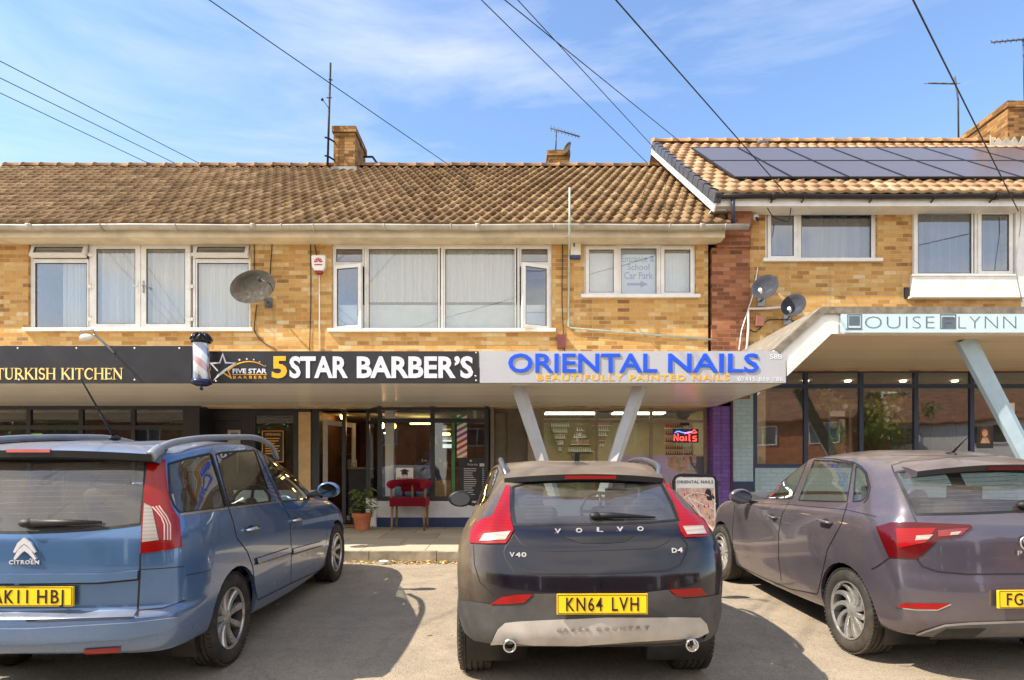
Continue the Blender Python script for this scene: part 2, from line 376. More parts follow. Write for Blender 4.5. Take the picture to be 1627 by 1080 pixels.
# ------------------------------------------------------------------ building shells
def wall_holes(m, x0, x1, z0, z1, holes, y, th=0.25, rev=0.12, mi=0):
    xs = sorted({x0, x1, *[h[0] for h in holes], *[h[1] for h in holes]}); zs = sorted({z0, z1, *[h[2] for h in holes], *[h[3] for h in holes]})
    xs = [v for v in xs if x0 <= v <= x1]; zs = [v for v in zs if z0 <= v <= z1]
    for a, b in zip(xs, xs[1:]):
        for c, d in zip(zs, zs[1:]):
            cx, cz = (a+b)/2, (c+d)/2
            if any(h[0] < cx < h[1] and h[2] < cz < h[3] for h in holes): continue
            m.quad([(a, y, c), (b, y, c), (b, y, d), (a, y, d)], mi); m.quad([(a, y+th, c), (a, y+th, d), (b, y+th, d), (b, y+th, c)], mi)
    for h in holes:
        a, b, c, d = h
        for q in ([(a, y, c), (a, y, d), (a, y+th, d), (a, y+th, c)], [(b, y, c), (b, y+th, c), (b, y+th, d), (b, y, d)],
                  [(a, y, d), (b, y, d), (b, y+th, d), (a, y+th, d)], [(a, y, c), (a, y+th, c), (b, y+th, c), (b, y, c)]): m.quad(q, mi)
def bars(m, x0, x1, z0, z1, w, y0, y1):
    m.box(x0, x0+w, y0, y1, z0, z1); m.box(x1-w, x1, y0, y1, z0, z1); m.box(x0+w, x1-w, y0, y1, z0, z0+w); m.box(x0+w, x1-w, y0, y1, z1-w, z1)
def tiles(m, x0, x1, ye, ze, yr, zr, wave=0.2, n=18, amp=0.022, lip=0.04):
    """rows of wavy roof tiles, each row lapping the one below it, laid half-bonded"""
    sl = Vector((0, yr-ye, zr-ze)); L = sl.length; d = sl/L; nrm = Vector((0, -d.z, d.y)); g = L/n
    seg = 8; cols = int((x1-x0)/wave*seg)
    prof = [math.sin(2*math.pi*k/seg)*amp + (0.35*amp if k % seg in (1, 2, 3) else 0) for k in range(seg)]
    for r in range(n):
        off = (r % 2)*seg//2; jit = random.uniform(-0.006, 0.006)
        rows = []
        for t, lift in ((r*g-0.02+jit, -0.02), (r*g-0.02+jit, lip), ((r+0.45)*g, lip*0.62), ((r+1)*g+0.01, 0.0)):
            row = []
            for i in range(cols+1):
                h = prof[(i+off) % seg]*(1.0 if lift > -0.01 else 0.6) + lift
                tj = t
                p = Vector((x0+i*wave/seg, ye, ze)) + d*tj + nrm*h; row.append(m.bm.verts.new(p))
            rows.append(row)
        for a, b in zip(rows, rows[1:]):
            for i in range(cols): m.bm.faces.new((a[i], a[i+1], b[i+1], b[i])).smooth = True
XP = wx(1146)                                            # the party line between the two buildings, 3.80
XV = 3.56
# --- terrace on the left
terr = empty('shop_terrace', (-4, YW, 0.6), 'long yellow brick shop terrace with brown tiled roof and three shop signs', 'building')
def par(o, p): o.parent = p; o.matrix_parent_inverse = Matrix.Translation(-Vector(p.location)); return o
TB = []                                                  # terrace parts (built in world coordinates, parented at the end)
def tp(o): par(o, terr); return o
XL = -13.2
W1 = (wx(45), wx(398), wz(524), wz(383)); W2 = (wx(527), wx(877), wz(525), wz(387)); W3 = (wx(928), wx(1106), wz(471), wz(387))
ZS = wz(645)                                             # underside of the canopies
m = MB(); wall_holes(m, XL, XP-0.24, ZS-0.02, 6.2, [W1, W2, W3], YW)
m.quad([(XL, YW, 0.5), (XL, 19.9, 0.5), (XL, 19.9, 6.2), (XL, YW, 6.2)]); m.quad([(XL, YW, 6.2), (XL, 20, 6.2), (XL, YR, 9.3)])
m.quad([(XL, 20, 0.5), (XP, 20, 0.5), (XP, 20, 6.2), (XL, 20, 6.2)])
tp(m.build('brick_wall', M_BRICK))
m = MB()
m.box(wx(1130), wx(1190), YW-0.045, YW+0.2, 3.0, wz(395)); m.box(wx(1138), wx(1190), YW-0.085, YW+0.1, wz(395), wz(378)); m.box(wx(1146), wx(1190), YW-0.125, YW+0.1, wz(378), wz(366)); m.box(wx(1152), wx(1190), YW-0.16, YW+0.1, wz(366), 6.35)
tp(m.build('red_brick_pier', M_RED))
ZE, ZR_ = 5.97, 9.40
stops = [(0.0, lin((92, 72, 50))), (0.3, lin((108, 86, 60))), (0.55, lin((126, 102, 73))), (0.8, lin((148, 124, 92))), (1.0, lin((164, 142, 110)))]
m = MB(); tiles(m, -13.4, XP+0.02, YG-0.06, ZE+0.03, YR, ZR_)
m.quad([(-13.3, YG+0.05, ZE-0.03), (XP, YG+0.05, ZE-0.03), (XP, YR, ZR_-0.07), (-13.3, YR, ZR_-0.07)]); m.quad([(-13.3, YR, ZR_-0.03), (XP, YR, ZR_-0.03), (XP, 20.4, ZE), (-13.3, 20.4, ZE)])
tp(link('tiled_roof', m.bm, tile('brown_roof_tile', stops, 0.2, (ZR_-ZE)/18, ZE, (70, 54, 38)), None))
def ridge(x0, x1, z, r=0.13):
    m = MB(); x = x0
    while x < x1-0.05:
        e = min(x+0.45, x1); dz = random.uniform(-0.008, 0.008)
        ring = []
        for xx, rr in ((x, r+0.012), (x+0.05, r+0.012), (x+0.051, r), (e, r)):
            ring.append([m.bm.verts.new((xx, YR+rr*1.15*math.cos(a), z-0.06+dz+rr*math.sin(a))) for a in [math.pi*k/10 for k in range(11)]])
        for a, b in zip(ring, ring[1:]):
            for k in range(10): m.bm.faces.new((a[k], a[k+1], b[k+1], b[k])).smooth = True
        m.bm.faces.new(ring[0]); x += 0.45
    return m
M_RIDGE = plain('ridge_tile', (150, 112, 74), 0.9, var=0.3, scale=4, bump=0.4, dirt=((92, 72, 50), 0.6))
tp(ridge(wx(10, YR), XP, ZR_+0.03).build('ridge_tiles', M_RIDGE))
# gutter, fascia and soffit
def gutter(x0, x1, y, z, r, mat, mb_mat, nb, bname='gutter_bracket', seed=1):
    m = MB(); rings = []
    for x in np.linspace(x0, x1, 22):
        sag = 0.008*math.sin(x*1.7)
        rings.append([m.bm.verts.new((x, y+rr*math.cos(a), z+sag+rr*math.sin(a))) for rr in (r, r-0.008) for a in ([math.pi*(1+k/10) for k in range(11)] if rr == r else [math.pi*(2-k/10) for k in range(11)])])
    n = len(rings[0])
    for a, b in zip(rings, rings[1:]):
        for k in range(n): m.bm.faces.new((a[k], a[(k+1) % n], b[(k+1) % n], b[k])).smooth = True
    m.bm.faces.new(rings[0]); m.bm.faces.new(rings[-1][::-1])
    x = x0+1.0
    while x < x1:                                        # collars where lengths join
        m.lathe([(r+0.006, -0.04), (r+0.012, -0.04), (r+0.012, 0.04), (r+0.006, 0.04)], Matrix.Translation((x, y, z)) @ Matrix.Rotation(R(90), 4, 'Y'), 20); x += 3.9
    for v in m.bm.verts:
        if v.co.z > z+0.012: v.co.z = z+0.012
    return m
M_GUT = plain('grey_gutter', (176, 172, 162), 0.5, var=0.12, dirt=((112, 96, 72), 0.7), scale=3)
M_FASC = plain('cream_fascia', (212, 198, 170), 0.55, var=0.12, scale=2.5, dirt=((150, 130, 98), 0.6))
gut = tp(gutter(-13.3, wx(1188, YG), YG-0.03, ZE-0.0, 0.075, M_GUT, M_GUT, 9).build('gutter', M_GUT))
for px in (56, 165, 283, 450, 500, 612, 717, 880, 1062, 1150):
    m = MB(); x = wx(px, YG)
    m.tube([(x, YG+0.1, ZE+0.02)]+[(x, YG-0.03+0.084*math.cos(a), ZE+0.084*math.sin(a)) for a in [R(180+12*k)+R(180) if False else R(360-12*k) for k in range(16)]], 0.013, 6)
    o = m.build('gutter_bracket', M_GUT); par(o, terr); o.parent = gut; 
tp(MB().box(-13.3, XP-0.05, YG+0.055, YG+0.08, 5.80, ZE+0.03).box(-13.3, XP-0.05, YG+0.08, YW-0.002, 5.80, 5.82).build('fascia_board', M_FASC))
def chimney(px0, px1, Y0, Y1, pyt, zb, nm, parent, flash=True, mat=None):
    x0, x1 = wx(px0, Y0), wx(px1, Y0); zt = wz(pyt, Y0)
    m = MB().box(x0, x1, Y0, Y1, zb, zt-0.16).box(x0-0.035, x1+0.035, Y0-0.035, Y1+0.035, zt-0.16, zt-0.02).box(x0-0.015, x1+0.015, Y0-0.015, Y1+0.015, zt-0.02, zt)
    c = m.build('chimney', mat or M_CHIM); par(c, parent)
    if flash:
        f = MB().box(x0-0.05, x1+0.05, Y0-0.06, Y1, zb-0.02, wz(268, Y0)+0.03).box(x0-0.1, x1+0.1, Y0-0.45, Y0, wz(268, Y0)-0.42, wz(268, Y0)-0.36).build('flashing', M_LEAD); par(f, parent); f.parent = c
    return c
chimney(530, 564, 15.3, 16.4, 200, 8.9, 'chimney', terr)
c2 = chimney(871, 904, 16.9, 17.5, 238, 8.2, 'chimney', terr, flash=False)
# --- building on the right with the solar roof
solb = empty('shop_building', (9, YW, 0.6), 'two storey yellow brick shop building with orange tiles and solar panels on the right', 'building')
def sp(o): par(o, solb); return o
ZE2, ZR2 = 6.50, 10.0
X2 = 19.0
V1 = (wx(1216), wx(1394), wz(414), wz(332)); V2 = (wx(1449), wx(1606), wz(440), wz(334)); V3 = (wx(1622), wx(1760), wz(525), wz(334))
m = MB(); wall_holes(m, wx(1190), X2, 3.5, ZE2, [V1, V2, V3], YW)
m.quad([(XP, YW, 0.5), (XP, YW, ZE2), (XP, 20, ZE2), (XP, 20, 0.5)]); m.quad([(XP, YW, ZE2), (XP, YR, ZR2-0.12), (XP, 20, ZE2)])
m.quad([(X2, YW, 0.5), (X2, 20, 0.5), (X2, 20, ZE2), (X2, YW, ZE2)]); m.quad([(XP, 20, 0.5), (XP, 20, ZE2), (X2, 20, ZE2), (X2, 20, 0.5)])
sp(m.build('brick_wall', M_BRICK))
stops2 = [(0.0, lin((124, 96, 70))), (0.35, lin((150, 120, 90))), (0.7, lin((168, 140, 108))), (1.0, lin((182, 160, 130)))]
m = MB(); tiles(m, XV+0.03, X2, YG-0.06, ZE2+0.05, YR, ZR2, n=15, wave=0.24, amp=0.016, lip=0.034)
m.quad([(XV+0.1, YG+0.05, ZE2-0.03), (X2, YG+0.05, ZE2-0.03), (X2, YR, ZR2-0.07), (XV+0.1, YR, ZR2-0.07)]); m.quad([(XV, YR, ZR2-0.03), (X2, YR, ZR2-0.03), (X2, 20.4, ZE2), (XV, 20.4, ZE2)])
sp(link('tiled_roof', m.bm, tile('orange_roof_tile', stops2, 0.24, (ZR2-ZE2)/15, ZE2, (132, 100, 70)), None))
sp(ridge(XV-0.02, X2, ZR2+0.05).build('ridge_tiles', plain('sandy_ridge_tile', (196, 146, 96), 0.9, var=0.25, scale=4, bump=0.4, dirt=((140, 112, 80), 0.5))))
# dry verge: stepped dark caps down the gable edge, white barge board below
sl = Vector((0, YR-YG, ZR2-ZE2)); Ls = sl.length; d = sl/Ls; nr = Vector((0, -d.z, d.y)); ang = math.atan2(d.z, d.y)
m = MB(); n = 15
for i in range(n):
    a = i*Ls/n - 0.08; b = a+Ls/n+0.03; l1 = 0.075; l0 = 0.05
    P = lambda s_, h: Vector((0, YG, ZE2)) + d*s_ + nr*h
    q = [P(a, -0.10), P(b, -0.10), P(b, l0), P(a, l1)]
    v0 = [m.bm.verts.new((XV-0.03, p.y, p.z)) for p in q]; v1 = [m.bm.verts.new((XV+0.09, p.y, p.z)) for p in q]
    m.bm.faces.new(v0); m.bm.faces.new(v1[::-1])
    for k in range(4): m.bm.faces.new((v0[k], v0[(k+1) % 4], v1[(k+1) % 4], v1[k]))
sp(m.build('verge_caps', plain('slate_grey_plastic', (78, 80, 86), 0.5, var=0.15), bevel=0.006))
m = MB(); q = [P(-0.1, -0.24), P(Ls, -0.24), P(Ls, -0.10), P(-0.1, -0.10)]
m.prism([(p.y, p.z) for p in q], 'x', XV-0.012, XV+0.012)
q = [P(0, -0.24), P(Ls, -0.24), P(Ls, -0.215), P(0, -0.215)]; m.prism([(p.y, p.z) for p in q], 'x', XV+0.012, XP)
m.box(XV-0.012, X2, YG+0.03, YG+0.055, wz(326, YG), ZE2+0.03).box(XV, X2, YG+0.055, YW-0.002, wz(326, YG), wz(326, YG)+0.02)
sp(m.build('barge_board', M_PVC))
g2 = sp(gutter(XV+0.0, X2, YG-0.03, ZE2+0.0, 0.062, M_BLACK, M_BLACK, 9).build('gutter', M_BLACK))
for px in (1140, 1226, 1275, 1383, 1481, 1574):
    x = wx(px, YG); o = MB().tube([(x, YG+0.03, ZE2-0.10), (x, YG-0.04, ZE2-0.068), (x, YG-0.08, ZE2-0.03)], 0.014, 6).build('gutter_bracket', M_BLACK); par(o, solb); o.parent = g2
x = wx(1165, YG-0.05)
sp(MB().tube([(x, YG-0.03, ZE2-0.05), (x, YG-0.03, ZE2-0.16), (x, YG-0.05, ZE+0.02)], 0.036, 12).build('downpipe', plain('dark_blue_pipe', (40, 46, 66), 0.35)))
chR = chimney(1601, 1665, 15.2, 16.72, 160, 9.2, 'chimney', solb, flash=False)
m = MB()                                                 # the lead skirt of the right chimney, cut to a saw edge
xa, xb = wx(1570, 15.2), wx(1665, 15.2)
pts = [(xa, wz(238, 15.2))]
k = 0
while xa+0.1*k < xb: pts.append((xa+0.1*k, wz(222+(7 if k % 2 else -3)+((k*7) % 5)-2, 15.2))); k += 1
pts.append((xb, wz(238, 15.2)))
m.prism([(p[0], p[1]) for p in pts], 'y', 15.12, 15.15)
o = m.build('flashing', plain('pale_flashing', (168, 164, 154), 0.6, var=0.15)); par(o, solb); o.parent = chR
# solar panels: two rows, each panel a thing of its own
def solar_mat():
    t = NT('solar_cells'); p = t.sep(t.obj())
    gx = t.math('FRACT', t.math('DIVIDE', p[0], 0.17)); gy = t.math('FRACT', t.math('DIVIDE', p[1], 0.17))
    ln = t.math('MINIMUM', t.math('MINIMUM', gx, t.math('SUBTRACT', 1.0, gx)), t.math('MINIMUM', gy, t.math('SUBTRACT', 1.0, gy)))
    c = t.mix(t.ramp(ln, [(0.0, 1.0), (0.03, 0.0)]), lin((92, 82, 80)), lin((98, 90, 88)))
    c = t.mix(t.noise(2.0, 6), c, lin((94, 84, 82)))
    return t.done(t.bsdf(c, 0.4, 0.0, 0.5, 0.45, 0.16))
M_SOL = solar_mat()
uxp = [1110, 1235, 1320, 1402, 1484, 1566, 1649, 1732, 1815]
sol_ang = ang
row_t = [(Ls*0.142, Ls*0.428), (Ls*0.432, Ls*0.715)]       # slope distances of the lower and the upper row
first = None; PW = 1.04; ordw = ['first', 'second', 'third', 'fourth', 'fifth', 'sixth', 'seventh', 'eighth']
xs0 = wx(1177, YG+0.5) - 0.10
for r, (t0, t1) in enumerate(row_t):
    for i in range(9):
        base = Vector((xs0+0.02+i*(PW+0.02), YG, ZE2)) + d*t0 + nr*0.16
        if first is None:
            e = empty('solar_panel', base); h = t1-t0; first = e
            f = MB(); f.box(0, PW, 0, 0.025, -0.035, 0.0).box(0, PW, h-0.025, h, -0.035, 0.0).box(0, 0.02, 0.025, h-0.025, -0.035, 0).box(PW-0.02, PW, 0.025, h-0.025, -0.035, 0)
            f.build('frame', M_BLACK, e); MB().box(0.02, PW-0.02, 0.025, h-0.025, -0.03, -0.006).build('cell_sheet', M_SOL, e)
            [MB().box(q_, q_+0.04, 0.0, h, -0.10, -0.036).build('mounting_rail', M_STEEL, e) for q_ in (0.2, PW-0.24)]
        else:
            e = first.copy(); COL.objects.link(e)
            for ch in first.children:
                q = ch.copy(); COL.objects.link(q); q.parent = e
        e.location = base; e.rotation_euler = (sol_ang, 0, 0)
        if i < 8:
            tag(e, f'dark solar panel, {ordw[i]} from the left in the {"lower" if r == 0 else "upper"} row on the orange roof', 'solar panel', 'solar panels on the orange tiled roof')
        else:
            for ch in list(e.children): bpy.data.objects.remove(ch)
            bpy.data.objects.remove(e)
# ------------------------------------------------------------------ upper windows
M_GASKET = plain('grey_gasket', (88, 88, 90), 0.6)
M_NET = None
def net_mat(name, c, alpha):
    t = NT(name); p = t.sep(t.pos())
    f = t.noise(1.0, 4, t.comb(t.math('MULTIPLY', p[0], 16), t.math('MULTIPLY', p[2], 0.4), 0))
    col = t.ramp(f, [(0.3, tuple(v*0.78 for v in lin(c))), (0.7, lin(c))])
    df = t.n('ShaderNodeBsdfDiffuse'); t.l(col, df.inputs[0]); tl = t.n('ShaderNodeBsdfTranslucent'); t.l(col, tl.inputs[0]); tr = t.n('ShaderNodeBsdfTransparent')
    a = t.n('ShaderNodeMixShader'); a.inputs[0].default_value = 0.25; t.l(df.outputs[0], a.inputs[1]); t.l(tl.outputs[0], a.inputs[2])
    b = t.n('ShaderNodeMixShader'); b.inputs[0].default_value = alpha; t.l(tr.outputs[0], b.inputs[1]); t.l(a.outputs[0], b.inputs[2])
    return t.done(b.outputs[0])
M_NETW = net_mat('white_net', (254, 252, 248), 0.97)
M_BLUEC = net_mat('blue_grey_curtain', (160, 170, 198), 1.0)
M_ROOM = plain('room_plaster', (206, 204, 204), 0.9)
def curtain(x0, x1, z0, z1, y, mat, label, waves=12, amp=0.02, group=None, seed=0, nm='curtain'):
    rnd = random.Random(seed+int(x0*100)); m = MB(); n = waves*8; prev = None
    ph = [rnd.uniform(0, 6.28) for _ in range(3)]
    for i in range(n+1):
        t = i/n; x = x0+(x1-x0)*t
        yy = y + amp*(math.sin(2*math.pi*waves*t+ph[0]) + 0.5*math.sin(2*math.pi*waves*0.57*t+ph[1]) + 0.3*math.sin(2*math.pi*waves*1.9*t+ph[2]))
        cur = [m.bm.verts.new((x, yy*(1) + 0.3*amp*math.sin(3*k+7*t), z0+(z1-z0)*k/3)) for k in range(4)]
        if prev:
            for k in range(3): m.bm.faces.new((prev[k], cur[k], cur[k+1], prev[k+1])).smooth = True
        prev = cur
    return tag(link(nm, m.bm, mat, None), label, 'curtain', group)
def window(parent, hole, cells, y=YW+0.05, sill=True, room=2.5, roomc=None):
    """a uPVC window: the frame is the part, every sash and pane a sub-part"""
    x0, x1, z0, z1 = hole; y0, y1 = y, y+0.06
    m = MB(); bars(m, x0+0.003, x1-0.003, z0+0.003, z1-0.003, 0.045, y0, y1)
    for c in cells:                                      # bars round each cell where no outer bar stands
        pass
    fr = None; xsb = set(); subs = []
    for (a, b, c, dd, kind) in cells:
        if a > x0+0.07: m.box(a-0.045, a-0.004, y0, y1, max(c-0.02, z0+0.048), min(dd+0.02, z1-0.048))
        if c > z0+0.07 and kind != 'door': m.box(a, b, y0+0.004, y1-0.004, c-0.045, c-0.004)
    fr = m.build('window', M_PVC, bevel=0.005); par(fr, parent)
    if sill:
        o = MB().box(x0-0.06, x1+0.06, YW-0.075, y0-0.003, z0-0.03, z0+0.028).build('sill', M_PVC, bevel=0.006); par(o, parent); o.parent = fr
    for (a, b, c, dd, kind) in cells:
        s = MB(); w = 0.03 if kind == 'fixed' else (0.062 if kind != 'door' else 0.095)
        ys, ye = (y0+0.012, y1-0.006) if kind == 'fixed' else (y0-0.02, y1-0.008)
        bars(s, a, b, c, dd, w, ys, ye); g = MB(); g.box(a+w-0.004, b-w+0.004, ys+0.02, ys+0.032, c+w-0.004, dd-w+0.004)
        k = MB(); bars(k, a+w, b-w, c+w, dd-w, 0.008, ys-0.0015, ys+0.019)
        M = Matrix()
        if kind == 'top':                                # top-hung vent pushed open
            pv = Vector((0, y0, dd)); M = Matrix.Translation(pv) @ Matrix.Rotation(R(-20), 4, 'X') @ Matrix.Translation(-pv)
        if kind == 'hl': pv = Vector((a, y0, 0)); M = Matrix.Translation(pv) @ Matrix.Rotation(R(-13), 4, 'Z') @ Matrix.Translation(-pv)
        if kind == 'hr': pv = Vector((b, y0, 0)); M = Matrix.Translation(pv) @ Matrix.Rotation(R(22), 4, 'Z') @ Matrix.Translation(-pv)
        so = s.xf(M).build('sash' if kind != 'door' else 'door_leaf', M_PVC, bevel=0.005); go = g.xf(M).build('pane', M_GLASS); ko = k.xf(M).build('gasket', M_GASKET)
        for o in (so, go, ko): par(o, parent); o.parent = fr
        if kind == 'door':
            hx = b-0.05 if a < x0+2.0 and (a+b)/2 < (x0+x1)/2 else a+0.05
            hd = MB().box(hx-0.014, hx+0.014, y0-0.032, y0-0.021, (c+dd)/2-0.12, (c+dd)/2+0.10).tube([(hx, y0-0.03, (c+dd)/2), (hx, y0-0.07, (c+dd)/2), (hx+(0.11 if hx == a+0.05 else -0.05), y0-0.07, (c+dd)/2-0.01)], 0.009, 8).build('handle', M_WHITE if hx != a+0.05 else M_STEEL); par(hd, parent); hd.parent = fr
            for zz in (c+0.18, (c+dd)/2, dd-0.2):
                xx = a if hx != a+0.05 else b
                hg = MB().box(xx-0.05, xx+0.05, y0-0.034, y0-0.021, zz-0.03, zz+0.03).tube([(xx, y0-0.04, zz-0.05), (xx, y0-0.04, zz+0.05)], 0.016, 8).build('hinge', M_WHITE); par(hg, parent); hg.parent = fr
    r = MB(); X0, X1, Z0, Z1 = x0-0.3, x1+0.3, z0-0.5, z1+0.15
    yb = YW+0.26+room
    for q in ([(X0, yb, Z0), (X1, yb, Z0), (X1, yb, Z1), (X0, yb, Z1)], [(X0, YW+0.26, Z0), (X0, yb, Z0), (X0, yb, Z1), (X0, YW+0.26, Z1)], [(X1, YW+0.26, Z0), (X1, YW+0.26, Z1), (X1, yb, Z1), (X1, yb, Z0)],
              [(X0, YW+0.26, Z0), (X1, YW+0.26, Z0), (X1, yb, Z0), (X0, yb, Z0)], [(X0, YW+0.26, Z1), (X0, yb, Z1), (X1, yb, Z1), (X1, YW+0.26, Z1)]): r.quad(q)
    par(r.build('room', roomc or M_ROOM), parent)
    return fr
def C(a, b, t, bt, k): return (wx(a), wx(b), wz(bt), wz(t), k)
window(terr, W1, [C(49, 137, 387, 409, 'top'), C(49, 137, 413, 522, 'fixed'), C(143, 221.5, 386, 522, 'door'), C(222.5, 301, 386, 522, 'door'), C(308, 395, 387, 409, 'top'), C(308, 395, 413, 522, 'fixed')])
curtain(wx(92), wx(136), W1[2], wz(411), YW+0.17, M_NETW, 'white net curtain drawn halfway behind the lower left pane beside the glazed balcony doors', 7, 0.035, group='white net curtains upstairs')
curtain(wx(146), wx(298), W1[2], W1[3], YW+0.2, M_NETW, 'white net curtain behind the pair of glazed balcony doors', 13, 0.045, group='white net curtains upstairs')
curtain(wx(306), wx(396), W1[2], wz(411), YW+0.16, M_NETW, 'white net curtain behind the fixed pane next to the grey oval dish', 12, 0.012, group='white net curtains upstairs')
window(terr, W2, [C(530, 577, 391, 417, 'fixed'), C(530, 577, 421, 523, 'hl'), C(582, 698, 391, 523, 'fixed'), C(704, 820, 391, 523, 'fixed'), C(826, 873, 391, 417, 'fixed'), C(826, 873, 421, 523, 'hr')])
curtain(wx(582), wx(698), wz(476), W2[3], YW+0.16, M_NETW, 'white voile curtain behind the left big pane of the widest upstairs window', 18, 0.014, group='white voile curtains in the widest window')
curtain(wx(704), wx(820), wz(476), W2[3], YW+0.16, M_NETW, 'white voile curtain behind the right big pane of the widest upstairs window', 18, 0.014, group='white voile curtains in the widest window')
tag(MB().box(wx(532), wx(872), YW+0.18, YW+0.2, W2[2], wz(480)).build('privacy_screen', plain('frosted_film', (214, 220, 222), 0.6, var=0.05)), 'pale frosted privacy screen across the foot of the widest upstairs window', 'screen')
window(terr, W3, [C(931, 981, 390, 469, 'sash'), C(985, 1047, 390, 469, 'fixed'), C(1051, 1103, 390, 469, 'sash')])
M_BLIND = plain('white_blind', (246, 246, 248), 0.7, var=0.05)
for a, b, tx in ((933, 980, 'left'), (1051, 1102, 'right')):
    m = MB()
    for i in range(9):
        xx = wx(a)+(wx(b)-wx(a))*i/9; m.quad([(xx, YW+0.2, W3[2]), (xx+0.068, YW+0.215, W3[2]), (xx+0.068, YW+0.215, W3[3]), (xx, YW+0.2, W3[3])])
    tag(m.build('window_blind', M_BLIND), f'white vertical blind in the {tx} casement of the window with blue lettering', 'blind', 'white vertical blinds')
e = empty('window_notice', (wx(1016), YW+0.15, wz(430)), 'pale window notice with blue words Entrance and School Car Park and an arrow', 'sign')
M_BLUEINK = plain('blue_lettering', (24, 84, 190), 0.5, var=0.05)
par(MB().box(wx(986), wx(1046), YW+0.118, YW+0.122, W3[2]+0.05, W3[3]-0.04).build('backing_sheet', plain('notice_sheet', (196, 212, 232), 0.6, var=0.04)), e)
m = MB()
for s_, a, b, t_, bo in (('Entrance &', 989.5, 1042, 402, 412.5), ('School', 999, 1034, 415.5, 425.5), ('Car Park', 993.5, 1040, 428.5, 440)):
    text_bm(s_, wx(a), wx(b), wz(bo), wz(t_), 0.003, 0.012, m, YW+0.1165)
m.box(wx(998), wx(1022), YW+0.112, YW+0.1165, wz(450), wz(446.4)); m.prism([(wx(1020), wz(443)), (wx(1032), wz(448.2)), (wx(1020), wz(453.4))], 'y', YW+0.1165, YW+0.112)
par(m.build('lettering', M_BLUEINK), e)
window(solb, V1, [C(1221, 1268, 336, 411, 'sash'), C(1273, 1390, 336, 411, 'fixed')])
curtain(wx(1218), wx(1392), V1[2], V1[3], YW+0.30, M_BLUEC, 'pale blue grey curtain in the smaller window under the solar panels', 9, 0.045)
window(solb, V2, [C(1453, 1543, 338, 438, 'fixed'), C(1549, 1603, 338, 438, 'sash')], y=YW-0.06, sill=False)
curtain(wx(1450), wx(1605), V2[2], V2[3], YW+0.22, M_BLUEC, 'blue grey curtain in the taller right upstairs window above the white panel', 11, 0.045)
window(solb, V3, [C(1626, 1756, 338, 523, 'fixed')], y=YW+0.0, sill=False)
m = MB(); m.box(wx(1445), wx(1622)-0.002, YW-0.10, YW-0.002, wz(472), wz(441)).box(wx(1441), wx(1622)-0.002, YW-0.14, YW-0.002, wz(475.5), wz(472.3)).box(wx(1607), wx(1622)-0.002, YW-0.10, YW-0.002, wz(440.8), wz(334)).box(wx(1443), wx(1607), YW-0.12, YW-0.0605, wz(441), wz(438.6))
sp(m.build('window_panel', M_PVC, bevel=0.004))
# ------------------------------------------------------------------ canopies
def pave(y): return ZP0+(y-YK-0.125)*(ZP1-ZP0)/(11.6-YK-0.125)
def soffit_mat(name, c, pitch, gloss):
    t = NT(name); p = t.sep(t.pos())
    f = t.math('FRACT', t.math('DIVIDE', p[1], pitch)); g = t.ramp(f, [(0.0, 0.0), (0.06, 1.0), (0.94, 1.0), (1.0, 0.0)])
    bn = t.n('ShaderNodeTexWhiteNoise', noise_dimensions='1D'); t.l(t.math('FLOOR', t.math('DIVIDE', p[1], pitch)), bn.inputs['W'])
    st = t.noise(1.0, 6, t.comb(t.math('MULTIPLY', p[0], 0.9), t.math('MULTIPLY', p[1], 7), 0), 0.65)
    c0 = lin(c); col = t.ramp(t.math('ADD', t.math('MULTIPLY', st, 0.7), t.math('MULTIPLY', bn.outputs[0], 0.3)), [(0.25, tuple(v*0.82 for v in c0)), (0.7, c0)])
    col = t.mix(g, tuple(v*0.35 for v in c0), col)
    return t.done(t.bsdf(col, gloss, spec=0.5, normal=t.bump(g, 0.4, 0.006)))
M_SOF1 = soffit_mat('white_soffit_boards', (248, 242, 230), 0.19, 0.28)
M_SOF2 = soffit_mat('slatted_soffit', (226, 202, 166), 0.085, 0.4)
M_FELT = plain('roofing_felt', (132, 124, 110), 0.95, var=0.25, scale=8, bump=0.6, dirt=((88, 80, 66), 0.6))
XCE = 3.70
cano = tp(MB().box(-13.2, XCE, YC+0.06, YW-0.002, ZS+0.02, 3.29).build('canopy', plain('canopy_boards', (190, 182, 164), 0.6, var=0.15)))
o = MB().box(-13.2, XCE, YC+0.02, 12.4, ZS, ZS+0.018).build('soffit', M_SOF1); par(o, terr); o.parent = cano
o = MB().box(-13.2, XCE+0.015, YC+0.0, YC+0.0185, ZS-0.004, ZS+0.05).box(XCE+0.002, XCE+0.016, YC+0.02, YW, ZS-0.004, ZS+0.035).build('edge_trim', plain('aged_trim', (170, 156, 130), 0.5, var=0.2)); par(o, terr); o.parent = cano
